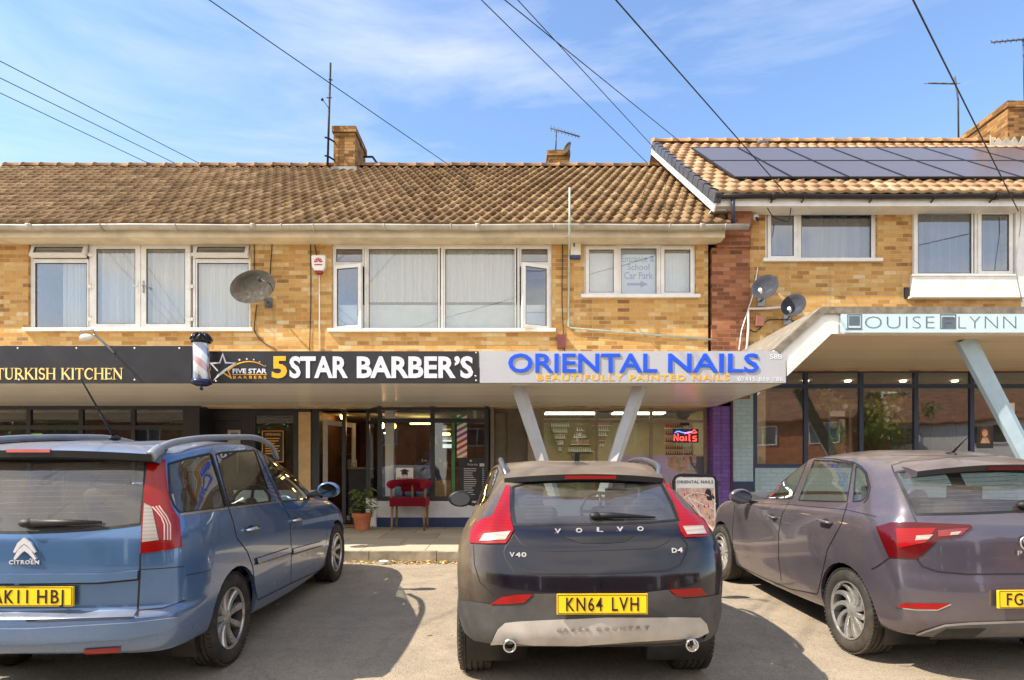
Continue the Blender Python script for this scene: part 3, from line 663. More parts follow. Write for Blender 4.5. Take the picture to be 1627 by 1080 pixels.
# folded canopy of the right shop
A_, B_, C_, D_, E_, F_ = (3.57, 3.32), (4.21, 3.89), (X2, 3.89), (X2, 3.535), (4.34, 3.535), (3.735, 2.96)
m = MB()
for quad in ((A_, B_, E_, F_), (B_, C_, D_, E_)): m.prism(list(quad), 'y', YC, YW-0.003)
for a, b, mi in ((A_, B_, 0), (B_, C_, 0)):
    dx, dz = b[0]-a[0], b[1]-a[1]; l = math.hypot(dx, dz); nx, nz = -dz/l*0.012, dx/l*0.012
    m.prism([a, b, (b[0]+nx, b[1]+nz), (a[0]+nx, a[1]+nz)], 'y', YC-0.02, YW-0.003, 1)
def felt_edge(m):
    th = 0.085; L1 = (B_[0]-A_[0], B_[1]-A_[1]); l = math.hypot(*L1); n = (L1[1]/l, -L1[0]/l)
    b2 = (B_[0]+0.028, B_[1]-th)
    m.prism([A_, B_, b2, (A_[0]+n[0]*th, A_[1]+n[1]*th)], 'y', YC-0.035, YC-0.002, 1)
    m.prism([B_, C_, (C_[0], C_[1]-th), b2], 'y', YC-0.035, YC-0.002, 1)
felt_edge(m)
can2 = sp(m.build('canopy', [M_WHITE, M_FELT]))
m = MB(); m.box(E_[0]+0.02, X2, YC+0.02, YW-0.004, D_[1]-0.014, D_[1]-0.002)
o = m.build('soffit', M_SOF2); par(o, solb); o.parent = can2
n_ = (0.40, -0.38)
m = MB(); q0, q1 = (A_[0]+0.155, A_[1]-0.165), (B_[0]+0.06, B_[1]-0.20)
m.prism([(q0[0], q0[1]), (q1[0], q1[1]), (E_[0], E_[1]-0.003), (F_[0], F_[1]-0.003)], 'y', YC-0.022, YC-0.0015); m.prism([(q1[0]+0.002, q1[1]), (4.43, q1[1]), (4.43, E_[1]-0.003), (E_[0]+0.002, E_[1]-0.003)], 'y', YC-0.022, YC-0.0015)
o = m.build('fascia_board', M_PVC); par(o, solb); o.parent = can2
# raking canopy struts
M_STRUT = plain('pale_grey_strut', (178, 180, 182), 0.4, var=0.06, dirt=((160, 152, 138), 0.4))
M_STRUTB = plain('pale_blue_strut', (166, 190, 204), 0.4, var=0.06, dirt=((160, 170, 168), 0.4))
def strut(p, q, w, mat, parent):
    p = Vector(p); q = Vector(q); d = (q-p).normalized(); a = d.cross(Vector((0, 1, 0))).normalized(); m = MB(); rings = []
    for o_, ww in ((p, w), (q, w*0.72)):
        rings.append([m.bm.verts.new(o_ + a*(x*ww) + Vector((0, y, 0))) for x, y in ((-0.5, 0.03), (-0.5, -0.05), (0.12, -0.10), (0.5, -0.05), (0.5, 0.03), (0, 0.08))])
    for k in range(6): m.bm.faces.new((rings[0][k], rings[0][(k+1) % 6], rings[1][(k+1) % 6], rings[1][k]))
    m.bm.faces.new(rings[0][::-1]); m.bm.faces.new(rings[1]); o = m.build('strut', mat, bevel=0.004); return par(o, parent)
YS = 8.75
strut((wx(823, YS), YS, ZS+0.01), (wx(908, YS), YS, pave(YS)-0.02), 0.195, M_STRUT, terr); strut((wx(1016, YS), YS, ZS+0.01), (wx(928, YS), YS, pave(YS)-0.02), 0.195, M_STRUT, terr)
strut((wx(1532, YS), YS, 3.54), (wx(1705, YS), YS, pave(YS)), 0.25, M_STRUTB, solb)
# ------------------------------------------------------------------ signs
YF = YC
def fx(px): return wx(px, YF)
def fz(py): return wz(py, YF)
def ribbon(m, pts, w, y0, y1, closed=False):
    """flat stroke of a given width along (x, z) points, as solid pieces"""
    n = len(pts); ws = w if isinstance(w, (list, tuple)) else [w]*n; L = []; Rr = []
    for i in range(n):
        a = pts[i-1] if (i or closed) else pts[i]; b = pts[(i+1) % n] if (i < n-1 or closed) else pts[i]; p = pts[i]
        d1 = Vector((p[0]-a[0], p[1]-a[1])); d2 = Vector((b[0]-p[0], b[1]-p[1]))
        if d1.length < 1e-9: d1 = d2
        if d2.length < 1e-9: d2 = d1
        d1.normalize(); d2.normalize(); t = (d1+d2)
        if t.length < 1e-4: t = Vector((-d1.y, d1.x))
        t.normalize(); nn = Vector((-t.y, t.x)); k = min(2.2, 1/max(0.3, nn.dot(Vector((-d1.y, d1.x))))); h = nn*(ws[i]*0.5*k)
        L.append((p[0]+h.x, p[1]+h.y)); Rr.append((p[0]-h.x, p[1]-h.y))
    rng = range(n if closed else n-1); b = m.bm
    vs = [[b.verts.new((q[0], yy, q[1])) for q in S] for yy in (y0, y1) for S in (L, Rr)]
    for i in rng:
        j = (i+1) % n
        for q in ((vs[0][i], vs[0][j], vs[1][j], vs[1][i]), (vs[2][i], vs[3][i], vs[3][j], vs[2][j]), (vs[0][i], vs[2][i], vs[2][j], vs[0][j]), (vs[1][i], vs[1][j], vs[3][j], vs[3][i])): b.faces.new(q)
    if not closed:
        for i in (0, n-1): b.faces.new((vs[0][i], vs[1][i], vs[3][i], vs[2][i]))
    return m
def arc(cx, cz, rx, rz, a0, a1, n=12): return [(cx+rx*math.cos(R(a0+(a1-a0)*k/n)), cz+rz*math.sin(R(a0+(a1-a0)*k/n))) for k in range(n+1)]
TK, TN = 0.15, 0.065
SERIF = {  # strokes in a unit-high letter: (points, width); s = serif centres
 'T': (0.74, [([(0.37, 0), (0.37, 0.97)], TK), ([(0.03, 0.965), (0.71, 0.965)], TN), ([(0.05, 0.80), (0.05, 0.99)], 0.05), ([(0.69, 0.80), (0.69, 0.99)], 0.05)], [(0.37, 0)]),
 'U': (0.80, [([(0.14, 1), (0.14, 0.32)]+arc(0.39, 0.30, 0.25, 0.28, 180, 360)+[(0.64, 0.32), (0.64, 1)], [TK, TK]+[TK-(TK-TN)*k/12 for k in range(13)]+[TN, TN])], [(0.14, 1), (0.64, 1)]),
 'R': (0.80, [([(0.15, 0), (0.15, 1)], TK), ([(0.15, 0.965), (0.36, 0.965)]+arc(0.38, 0.735, 0.20, 0.23, 90, -90, 8)+[(0.15, 0.505)], TN+0.03), ([(0.38, 0.5), (0.76, 0.02)], TK)], [(0.15, 0), (0.15, 1), (0.74, 0)]),
 'K': (0.82, [([(0.15, 0), (0.15, 1)], TK), ([(0.20, 0.45), (0.66, 0.99)], TN), ([(0.33, 0.58), (0.74, 0.02)], TK)], [(0.15, 0), (0.15, 1), (0.66, 1), (0.72, 0)]),
 'I': (0.32, [([(0.16, 0), (0.16, 1)], TK)], [(0.16, 0), (0.16, 1)]),
 'S': (0.58, [(arc(0.28, 0.75, 0.19, 0.225, 25, 180, 9)+arc(0.28, 0.75, 0.19, 0.24, 200, 270, 4)[:-1]+arc(0.29, 0.25, 0.21, 0.26, 90, -20, 7)+arc(0.29, 0.245, 0.21, 0.22, -40, -160, 8), TK-0.03), ([(0.47, 0.78), (0.47, 0.98)], 0.05), ([(0.08, 0.03), (0.08, 0.24)], 0.05)], []),
 'H': (0.88, [([(0.15, 0), (0.15, 1)], TK), ([(0.73, 0), (0.73, 1)], TK), ([(0.15, 0.52), (0.73, 0.52)], TN)], [(0.15, 0), (0.15, 1), (0.73, 0), (0.73, 1)]),
 'C': (0.78, [(arc(0.44, 0.5, 0.34, 0.47, 40, 320, 20), [TN+(TK-TN)*math.sin(math.pi*k/20) for k in range(21)]), ([(0.71, 0.72), (0.71, 0.95)], 0.05)], []),
 'E': (0.66, [([(0.15, 0), (0.15, 1)], TK), ([(0.10, 0.965), (0.58, 0.965)], TN), ([(0.15, 0.52), (0.46, 0.52)], TN), ([(0.10, 0.035), (0.62, 0.035)], TN), ([(0.57, 0.8), (0.57, 0.99)], 0.05), ([(0.60, 0.01), (0.60, 0.22)], 0.05), ([(0.46, 0.42), (0.46, 0.62)], 0.05)], [(0.13, 0), (0.13, 1)]),
 'N': (0.88, [([(0.13, 0), (0.13, 1)], TN), ([(0.13, 0.97), (0.74, 0.04)], TK), ([(0.74, 0), (0.74, 1)], TN)], [(0.13, 0), (0.11, 1), (0.74, 1)]),
 'L': (0.64, [([(0.15, 0), (0.15, 1)], TK), ([(0.10, 0.035), (0.60, 0.035)], TN), ([(0.58, 0.01), (0.58, 0.25)], 0.05)], [(0.15, 0), (0.15, 1)]),
 'V': (0.84, [([(0.12, 1), (0.42, 0.02)], TK), ([(0.42, 0.02), (0.72, 1)], TN)], [(0.12, 1), (0.72, 1)]),
 'O': (0.84, [(arc(0.42, 0.5, 0.33, 0.46, 0, 345, 22), [TN+(TK-TN)*abs(math.cos(R(345*k/22))) for k in range(23)])], []),
 ' ': (0.34, [], [])}
def serif_text(m, s, x0, x1, z0, z1, y0, y1, gap=0.03):
    tot = sum(SERIF[c][0]+gap for c in s)-gap; sx = (x1-x0)/tot; sz = z1-z0; x = x0
    for c in s:
        w, st, sf = SERIF[c]
        for k, (pts, wd) in enumerate(st):
            kk = (sx+sz)/2; ww = [v*kk for v in wd] if isinstance(wd, list) else wd*kk
            ribbon(m, [(x+p[0]*sx, z0+p[1]*sz) for p in pts], ww, y0-0.0003*k, y1)
        for p in sf: m.box(x+(p[0]-0.14)*sx, x+(p[0]+0.14)*sx, y0-0.0017, y1, z0+p[1]*sz-0.02*sz, z0+p[1]*sz+0.02*sz)
        x += (w+gap)*sx
    return m
M_SIGNB = plain('black_sign_vinyl', (34, 33, 36), 0.35, var=0.15, scale=2, dirt=((74, 72, 72), 0.25))
M_GOLD = plain('pale_gold_vinyl', (250, 214, 130), 0.4, var=0.05)
M_ORANGE = plain('amber_vinyl', (250, 180, 30), 0.4, var=0.05)
M_WVIN = plain('white_vinyl', (226, 226, 234), 0.4, var=0.04)
M_SCREW = plain('screw_head', (190, 188, 180), 0.4, 0.6)
def sign(name, x0, x1, z0, z1, mat, label, screws=()):
    e = empty(name, ((x0+x1)/2, YF, z0), label, 'sign')
    par(MB().box(x0, x1, YF-0.03, YF-0.002, z0, z1).build('panel', mat, bevel=0.003), e)
    for px, py in screws: par(MB().lathe([(0, 0.004), (0.012, 0.003), (0.014, 0)], Matrix.Translation((fx(px), YF-0.03, fz(py))) @ Matrix.Rotation(R(90), 4, 'X'), 10).build('screw', M_SCREW), e)
    return e
s1 = sign('shop_sign', -11.5, fx(306), fz(609), fz(550), M_SIGNB, 'black shop sign with pale gold serif words Turkish Kitchen', [(31, 554), (124, 554), (216, 554), (287, 554), (216, 604), (33, 604)])
par(serif_text(MB(), 'TURKISH KITCHEN', fx(-4), fx(198), fz(603), fz(585.5), YF-0.034, YF-0.0305).build('lettering', M_GOLD), s1)
s2 = sign('shop_sign', fx(334), fx(761), fz(609), fz(558.5), M_SIGNB, 'black barber shop sign with star logo and big white lettering', [(757, 561), (757, 605), (756, 598), (345, 606)])
def z6(x, y): return (fx(320+x/8.135), fz(540+y/8.135))
m = MB(); ribbon(m, [z6(*p) for p in ((225, 405), (140, 308), (252, 300), (290, 190), (328, 300), (450, 304), (320, 395), (235, 462), (172, 528))], [0.016, 0.02, 0.02, 0.022, 0.022, 0.016, 0.030, 0.03, 0.004], YF-0.034, YF-0.0305)
for k, (x, y) in enumerate(((505, 262), (600, 252), (690, 260), (765, 288), (840, 338))):
    c = z6(x, y); r = 0.021-0.003*k; pts = [(c[0]+(r if i % 2 == 0 else r*0.42)*math.sin(math.pi*i/5), c[1]+(r if i % 2 == 0 else r*0.42)*math.cos(math.pi*i/5)) for i in range(10)]
    m.prism(pts, 'y', YF-0.034, YF-0.0305)
text_bm('FIVE STAR', *[z6(418, 0)[0], z6(855, 0)[0], z6(0, 438)[1], z6(0, 375)[1]], 0.0035, 0.025, m, YF-0.0305)
par(m.build('logo', M_WVIN), s2)
m = MB(); ribbon(m, [z6(*p) for p in ((185, 520), (270, 445), (300, 430), (398, 496), (357, 392))], [0.004, 0.014, 0.018, 0.018, 0.014], YF-0.0335, YF-0.0302)
ribbon(m, [z6(*p) for p in ((350, 402), (420, 345), (490, 310), (560, 290), (630, 283), (700, 290), (760, 308), (830, 347))], [0.03, 0.022, 0.018, 0.015, 0.012, 0.011, 0.009, 0.004], YF-0.0337, YF-0.0302)
ribbon(m, [z6(*p) for p in ((415, 452), (858, 452))], 0.007, YF-0.0335, YF-0.0302)
text_bm('B A R B E R S', z6(425, 0)[0], z6(850, 0)[0], z6(0, 505)[1], z6(0, 468)[1], 0.0033, 0.01, m, YF-0.0302)
par(m.build('logo_swoosh', M_ORANGE), s2)
par(text_bm('5', fx(433.5), fx(457.5), fz(601.5), fz(566.5), 0.008, 0.035, None, YF-0.0305).build('numeral', M_ORANGE), s2)
par(text_bm('STAR', fx(461.5), fx(554), fz(601.5), fz(566.5), 0.008, 0.032, None, YF-0.0305).build('lettering', M_WVIN), s2)
par(text_bm("BARBER\u2019S", fx(568), fx(752), fz(601.5), fz(566.5), 0.008, 0.032, None, YF-0.0305).build('lettering', M_WVIN), s2)
s3 = sign('shop_sign', fx(762.5), fx(1247), fz(608.5), fz(558.5), plain('grey_sign_panel', (182, 184, 188), 0.3, 0.0, var=0.05, scale=1.2), 'silver grey shop sign with big raised blue letters reading Oriental Nails')
M_BLUEL = plain('royal_blue_letters', (18, 84, 225), 0.35, var=0.05)
par(text_bm('ORIENTAL', fx(807.5), fx(1043), fz(592.3), fz(562), 0.012, 0.016, None, YF-0.0305).build('lettering', M_BLUEL), s3)
par(text_bm('NAILS', fx(1060.5), fx(1204), fz(592.3), fz(562), 0.012, 0.016, None, YF-0.0305).build('lettering', M_BLUEL), s3)
par(text_bm('BEAUTIFULLY PAINTED NAILS', fx(853), fx(1157), fz(605), fz(595.5), 0.004, 0.02, None, YF-0.0305, 1.25).build('lettering', M_ORANGE), s3)
par(text_bm('58B', fx(1222), fx(1241), fz(571), fz(563.5), 0.003, 0.0, None, YF-0.0305).build('lettering', M_WVIN), s3)
par(text_bm('07415 819 786', fx(1171), fx(1242), fz(606), fz(599.5), 0.003, 0.0, None, YF-0.0305, 1.15).build('lettering', M_WVIN), s3)
s4 = empty('shop_sign', (fx(1480), YF, fz(529)), 'pale blue salon sign reading Louise Flynn with two grey initial squares', 'sign')
par(MB().box(fx(1334), fx(1662), YF-0.032, YF-0.023, fz(529), fz(497)).build('panel', plain('pale_blue_panel', (196, 220, 226), 0.4, var=0.04), bevel=0.002), s4)
M_GREYL = plain('slate_letters', (92, 104, 116), 0.4)
par(text_bm('OUISE', fx(1372), fx(1482), fz(522), fz(503.5), 0.004, -0.028, None, YF-0.032, 1.1).build('lettering', M_GREYL), s4)
par(text_bm('LYNN', fx(1520), fx(1611), fz(522), fz(503.5), 0.004, -0.028, None, YF-0.032, 1.1).build('lettering', M_GREYL), s4)
for a, b, ch in ((1344, 1367, 'L'), (1491, 1516, 'F')):
    m = MB(); bars(m, fx(a), fx(b), fz(523), fz(500), 0.012, YF-0.036, YF-0.0322)
    if ch == 'L': m.box(fx(a+3), fx(b-3), YF-0.0345, YF-0.0322, fz(518), fz(503)); m.box(fx(a-2.5), fx(b), YF-0.036, YF-0.0322, fz(524.5), fz(523.2))
    else: m.box(fx(a+3), fx(b-1), YF-0.0345, YF-0.0322, fz(523), fz(505)); m.box(fx(a+4), fx(a+7), YF-0.038, YF-0.0348, fz(522), fz(504)); m.box(fx(a+7.2), fx(b-4), YF-0.038, YF-0.0348, fz(507), fz(504)); m.box(fx(a+7.2), fx(b-8), YF-0.038, YF-0.0348, fz(514), fz(511))
    par(m.build('initial_square', M_GREYL), s4)
# ------------------------------------------------------------------ barber pole
def stripes():
    t = NT('barber_stripes'); p = t.sep(t.obj()); a = t.math('ARCTAN2', p[1], p[0])
    f = t.math('FRACT', t.math('ADD', t.math('DIVIDE', a, 2*math.pi), t.math('MULTIPLY', p[2], 2.2)))
    c = t.ramp(f, [(0.0, lin((232, 228, 222))), (0.26, lin((190, 60, 52))), (0.5, lin((232, 228, 222))), (0.76, lin((74, 80, 150)))], 'CONSTANT')
    c = t.mix(t.ramp(t.noise(9, 5), [(0.4, 0.0), (0.8, 0.5)]), c, lin((226, 214, 206)))
    return t.done(t.bsdf(c, 0.4, coat=0.6))
bp = empty('barber_pole', (wx(320, 8.2), 8.2, wz(609, 8.2)), 'red white and blue striped barber pole with black ribbed cap', 'barber pole')
h = 0.66; r0 = 0.108
MB().lathe([(0, 0.05), (r0*0.86, 0.05), (r0*0.86, h*0.80), (0, h*0.80)], None, 28).build('striped_drum', stripes(), bp)
MB().lathe([(r0, 0.045), (r0, h*0.815)], None, 28).build('glass_cover', M_GLASS, bp)
prof = [(r0*1.0, h*0.80), (r0*1.18, h*0.82), (r0*1.2, h*0.86), (r0*0.98, h*0.93), (r0*0.7, h*0.985), (r0*0.2, h*1.0), (0, h*1.0)]
m = MB().lathe(prof, None, 28)
for k in range(10):
    a = 2*math.pi*k/10; m.tube([(math.cos(a)*r*1.02, math.sin(a)*r*1.02, z+0.004) for r, z in prof[2:6]], [0.018, 0.02, 0.018, 0.008], 6)
m.build('cap', plain('gloss_black', (22, 22, 28), 0.15, 0.3), bp)
MB().lathe([(0, -0.03), (r0*0.7, -0.03), (r0*1.2, -0.005), (r0*1.22, 0.03), (r0*1.05, 0.05), (0, 0.05)], None, 28).lathe([(0.012, -0.09), (0.026, -0.075), (0.014, -0.05), (0.02, -0.03)], None, 12).build('base_collar', plain('navy_metal', (40, 46, 84), 0.25, 0.4), bp)
MB().box(-0.03, 0.03, 0.06, 0.168, 0.0, 0.03).box(-0.03, 0.03, 0.06, 0.168, h*0.8, h*0.83).build('bracket', M_BLACK, bp)
for ch in bp.children:
    if ch.name.startswith('base') or ch.name.startswith('striped'): pass
# ------------------------------------------------------------------ shop fronts
YB = 11.62
ZT = ZS
def frame_part(name, mat, boxes, parent, bevel=0.004):
    m = MB()
    for b in boxes: m.box(*b)
    return par(m.build(name, mat, bevel=bevel), parent)
def grid_front(xs, zs, y, w, mat, parent, glass, name='shop_window', depth=0.07, skip=()):
    """a glazed front: mullions at xs, rails at zs (outer ones included), one pane in every field"""
    m = MB()
    for x in xs: m.box(x-w/2, x+w/2, y, y+depth, zs[0]-w/2, zs[-1]+w/2)
    for z in zs:
        for a, b in zip(xs, xs[1:]): m.box(a+w/2, b-w/2, y+0.003, y+depth-0.003, z-w/2, z+w/2)
    fr = par(m.build(name, mat, bevel=0.004), parent)
    for i, (a, b) in enumerate(zip(xs, xs[1:])):
        for j, (c, dd) in enumerate(zip(zs, zs[1:])):
            if (i, j) in skip: continue
            o = par(MB().box(a+w/2-0.002, b-w/2+0.002, y+0.03, y+0.036, c+w/2-0.002, dd-w/2+0.002).build('pane', glass), parent); o.parent = fr
    return fr
def room_shell(x0, x1, y0, y1, z0, z1, wall, floor, ceil, parent):
    m = MB()
    m.quad([(x0, y1, z0), (x1, y1, z0), (x1, y1, z1), (x0, y1, z1)]); m.quad([(x0, y0, z0), (x0, y1, z0), (x0, y1, z1), (x0, y0, z1)]); m.quad([(x1, y0, z0), (x1, y0, z1), (x1, y1, z1), (x1, y1, z0)])
    m.quad([(x0, y0, z0), (x1, y0, z0), (x1, y1, z0), (x0, y1, z0)], 1); m.quad([(x0, y0, z1), (x0, y1, z1), (x1, y1, z1), (x1, y0, z1)], 2)
    return par(m.build('interior', [wall, floor, ceil]), parent)
zf = 0.70
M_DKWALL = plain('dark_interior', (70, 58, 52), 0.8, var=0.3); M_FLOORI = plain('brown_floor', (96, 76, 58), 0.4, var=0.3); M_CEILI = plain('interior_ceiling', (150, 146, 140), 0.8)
# Turkish kitchen
YT = 11.15
grid_front([wx(v, YT) for v in (-150, -40, 45, 128, 211, 294)], [1.25, wz(679, YT), ZT-0.03], YT, 0.075, M_DARK, terr, M_SHOPGLASS)
frame_part('stall_riser', M_DARK, [(wx(-150, YT), wx(294, YT), YT-0.005, YT+0.12, 0.5, 1.21)], terr)
frame_part('shopfront_panel', M_DARK, [(wx(297, YT), wx(317, YT), YT-0.004, YB+0.05, 0.5, ZT-0.003)], terr)
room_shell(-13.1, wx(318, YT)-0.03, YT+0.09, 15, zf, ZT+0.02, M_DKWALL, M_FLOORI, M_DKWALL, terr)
# recess between the kitchen and the barber: a door, a glazed panel, the tiled pier
frame_part('door_surround', M_DARK, [(wx(317, YB)+0.01, wx(326, YB), YB, YB+0.08, 0.5, ZT-0.004), (wx(384, YB), wx(398, YB), YB, YB+0.08, 0.5, ZT-0.004), (wx(326, YB)+0.002, wx(384, YB)-0.002, YB+0.004, YB+0.08, wz(668, YB), ZT-0.006)], terr)
dr = par(MB().box(wx(326, YB)+0.005, wx(384, YB)-0.005, YB+0.03, YB+0.07, 0.62, wz(668, YB)-0.005).build('door', plain('dark_door', (38, 38, 42), 0.35), bevel=0.004), terr)
o = par(MB().tube([(wx(378, YB), YB+0.028, 1.65), (wx(378, YB), YB-0.02, 1.65), (wx(378, YB), YB-0.02, 2.05), (wx(378, YB), YB+0.028, 2.05)], 0.012, 8).build('handle', M_STEEL), terr); o.parent = dr
grid_front([wx(402, YB), wx(470, YB)], [0.75, wz(656, YB)], YB, 0.09, M_DARK, terr, M_SHOPGLASS)
frame_part('shopfront_panel', M_DARK, [(wx(398, YB)+0.002, wx(475, YB), YB+0.004, YB+0.08, wz(652, YB), ZT-0.006)], terr)
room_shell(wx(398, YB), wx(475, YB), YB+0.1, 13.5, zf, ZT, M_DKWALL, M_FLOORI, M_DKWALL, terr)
frame_part('tiled_pier', plain('cream_tile', (212, 178, 124), 0.35, var=0.1, dirt=((160, 130, 90), 0.3)), [(wx(476, YB), wx(495, YB), YB-0.06, YB+0.2, 0.5, wz(655, YB))], terr)
frame_part('door_surround', M_DARK, [(wx(495, YB)+0.002, wx(508, YB), YB-0.03, YB+0.15, 0.5, ZT-0.004), (wx(476, YB), wx(495, YB), YB-0.055, YB+0.15, wz(655, YB)+0.002, ZT-0.005), (wx(508, YB)+0.002, wx(583, YB), YB, YB+0.1, wz(652, YB), ZT-0.006), (wx(543, YB), wx(549, YB), YB+0.01, YB+0.09, 0.7, wz(652, YB)-0.002)], terr)
# the barber's door stands open, swung inwards
M_ = Matrix.Translation((wx(512, YB), YB+0.08, 0)) @ Matrix.Rotation(R(62), 4, 'Z')
m = MB(); bars(m, 0.0, 0.86, 0.72, 2.66, 0.09, -0.02, 0.02); dr = par(m.xf(M_).build('door', M_PVC, bevel=0.004), terr)
o = par(MB().box(0.088, 0.772, -0.004, 0.004, 0.81, 2.572).xf(M_).build('pane', M_GLASS), terr); o.parent = dr
o = par(MB().tube([(0.80, -0.02, 1.6), (0.80, -0.06, 1.6), (0.80, -0.06, 1.85), (0.80, -0.02, 1.85)], 0.011, 8).xf(M_).build('handle', M_STEEL), terr); o.parent = dr
# the barber's bay
zb0 = wz(792); zb1 = wz(668)
grid_front([wx(603), wx(687), wx(773)], [zb0, zb1, ZT-0.035], YW, 0.075, M_DARK, terr, M_SHOPGLASS, skip=((0, 0), (1, 0)))
o = MB()
par(MB().box(wx(603)+0.036, wx(773)-0.036, YW+0.03, YW+0.036, zb0+0.036, zb1-0.036).build('shopfront_pane', M_SHOPGLASS), terr)
# cover the mullion below the transom: the lower pane is one sheet, so the mullion stops at the transom
def bay_side():
    a = Vector((wx(603)-0.037, YW+0.08, 0)); b = Vector((wx(585, YB), YB, 0)); m = MB(); g = MB()
    for z0_, z1_ in ((zb0-0.04, zb0+0.035), (zb1-0.035, zb1+0.035), (ZT-0.07, ZT-0.004)):
        m.beam((a.x, a.y, (z0_+z1_)/2), (b.x, b.y, (z0_+z1_)/2), 0.05, z1_-z0_, up=(0, 0, 1))
    m.beam((b.x, b.y-0.01, zb0-0.04), (b.x, b.y-0.01, ZT-0.004), 0.06, 0.06)
    g.quad([(a.x, a.y, zb0), (b.x, b.y, zb0), (b.x, b.y, ZT-0.05), (a.x, a.y, ZT-0.05)])
    f = par(m.build('shop_window', M_DARK), terr); gg = par(g.build('pane', M_SHOPGLASS), terr); gg.parent = f
    q = MB(); q.beam((a.x, a.y, 0.92), (b.x, b.y, 0.92), 0.1, 0.52, up=(0, 0, 1)); par(q.build('stall_riser', M_WHITE), terr)
bay_side()
frame_part('stall_riser', plain('white_render', (222, 220, 222), 0.7, var=0.06, bump=0.2, dirt=((170, 166, 164), 0.4)), [(wx(600), wx(778), YW+0.0, YW+0.15, wz(822)+0.001, wz(796))], terr)
frame_part('plinth', M_NAVY, [(wx(599), wx(779), YW-0.006, YW+0.15, 0.5, wz(822))], terr)
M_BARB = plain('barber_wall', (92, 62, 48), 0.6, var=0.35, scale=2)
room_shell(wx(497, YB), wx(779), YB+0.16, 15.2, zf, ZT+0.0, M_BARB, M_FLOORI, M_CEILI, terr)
frame_part('post', M_WHITE, [(wx(613, 11.5), wx(626, 11.5), 11.45, 11.6, zf, ZT-0.01), (wx(752, 11.5), wx(757, 11.5), 11.45, 11.5, zb1, ZT-0.01)], terr)
frame_part('window_ledge', M_TIMBER, [(wx(605), wx(770), YW+0.16, YW+0.62, zb0-0.03, zb0+0.0)], terr)
# recess and front of the nail salon
YN = 11.45
M_TAUPE = plain('taupe_frame', (150, 138, 118), 0.5, var=0.08)
frame_part('door_surround', plain('shadow_grey_paint', (126, 116, 102), 0.6), [(wx(779)+0.003, wx(786, YB), YW+0.02, YB+0.1, 0.5, ZT-0.003), (wx(806, YB), wx(838, YB), YB, YB+0.1, 0.5, ZT-0.004), (wx(786, YB)+0.003, wx(806, YB)-0.003, YB+0.003, YB+0.1, wz(655, YB), ZT-0.005)], terr)
dr = par(MB().box(wx(786, YB)+0.006, wx(806, YB)-0.006, YB+0.05, YB+0.09, 0.66, wz(655, YB)-0.004).build('door', plain('grey_brown_door', (140, 128, 110), 0.5), bevel=0.004), terr)
grid_front([wx(862, YN), wx(948, YN), wx(1035, YN), wx(1121, YN)], [wz(810, YN), wz(669, YN), ZT-0.03], YN, 0.05, M_TAUPE, terr, M_SHOPGLASS)
frame_part('shopfront_panel', M_TAUPE, [(wx(838, YB)+0.003, wx(862, YN)-0.028, YN+0.01, YN+0.2, 0.5, ZT-0.003), (wx(862, YN), wx(1121, YN), YN+0.004, YN+0.15, 0.5, wz(810, YN)-0.026)], terr)
M_OLIVE = plain('olive_cream_wall', (224, 214, 170), 0.7, var=0.06)
room_shell(wx(839, YB), wx(1124, YN)+0.02, YN+0.21, 13.6, zf, ZT, M_OLIVE, plain('pale_floor', (160, 150, 134), 0.3), M_CEILI, terr)
# painted piers between the two shops
M_PURP = brick('purple_painted_brick', [(0.0, lin((120, 90, 168))), (1.0, lin((140, 108, 190)))], (112, 84, 158)); M_PALEB = brick('pale_blue_painted_brick', [(0.0, lin((176, 204, 216))), (1.0, lin((188, 216, 226)))], (172, 198, 210))
frame_part('painted_pier', M_PURP, [(wx(1125, YN)+0.02, wx(1161, YW), YW+0.01, YN+0.3, 0.5, ZT-0.003)], terr, 0)
frame_part('shopfront_panel', plain('plum_trim', (70, 36, 60), 0.5), [(wx(1161, YW)+0.001, wx(1164.5, YW), YW-0.015, YW+0.2, 0.5, ZT+0.2)], terr)
frame_part('painted_pier', M_PALEB, [(wx(1165, YW), wx(1197, YW), YW+0.012, YW+0.4, 0.5, 3.5)], solb, 0)
o = frame_part('plinth', M_NAVY, [(wx(1165, YW), wx(1197, YW), YW-0.012, YW+0.0115, 0.5, wz(765))], solb)
# salon on the right
M_SNAVY = plain('slate_blue_frame', (46, 62, 94), 0.4)
YL = YW+0.05
z_t = wz(592, YL)
grid_front([wx(v, YL) for v in (1200, 1281, 1369, 1456, 1545, 1640, 1730)], [wz(740, YL), wz(613, YL), 3.52], YL, 0.075, M_SNAVY, solb, M_SALGLASS)
frame_part('stall_riser', M_PALEB, [(wx(1200, YL), wx(1730, YL), YL+0.003, YL+0.2, 0.5, wz(740, YL)-0.038)], solb, 0)
room_shell(wx(1199, YL), 10.6, YL+0.21, 15.4, zf, 3.52, plain('salon_wall', (196, 170, 128), 0.7, var=0.1), M_FLOORI, M_CEILI, solb)
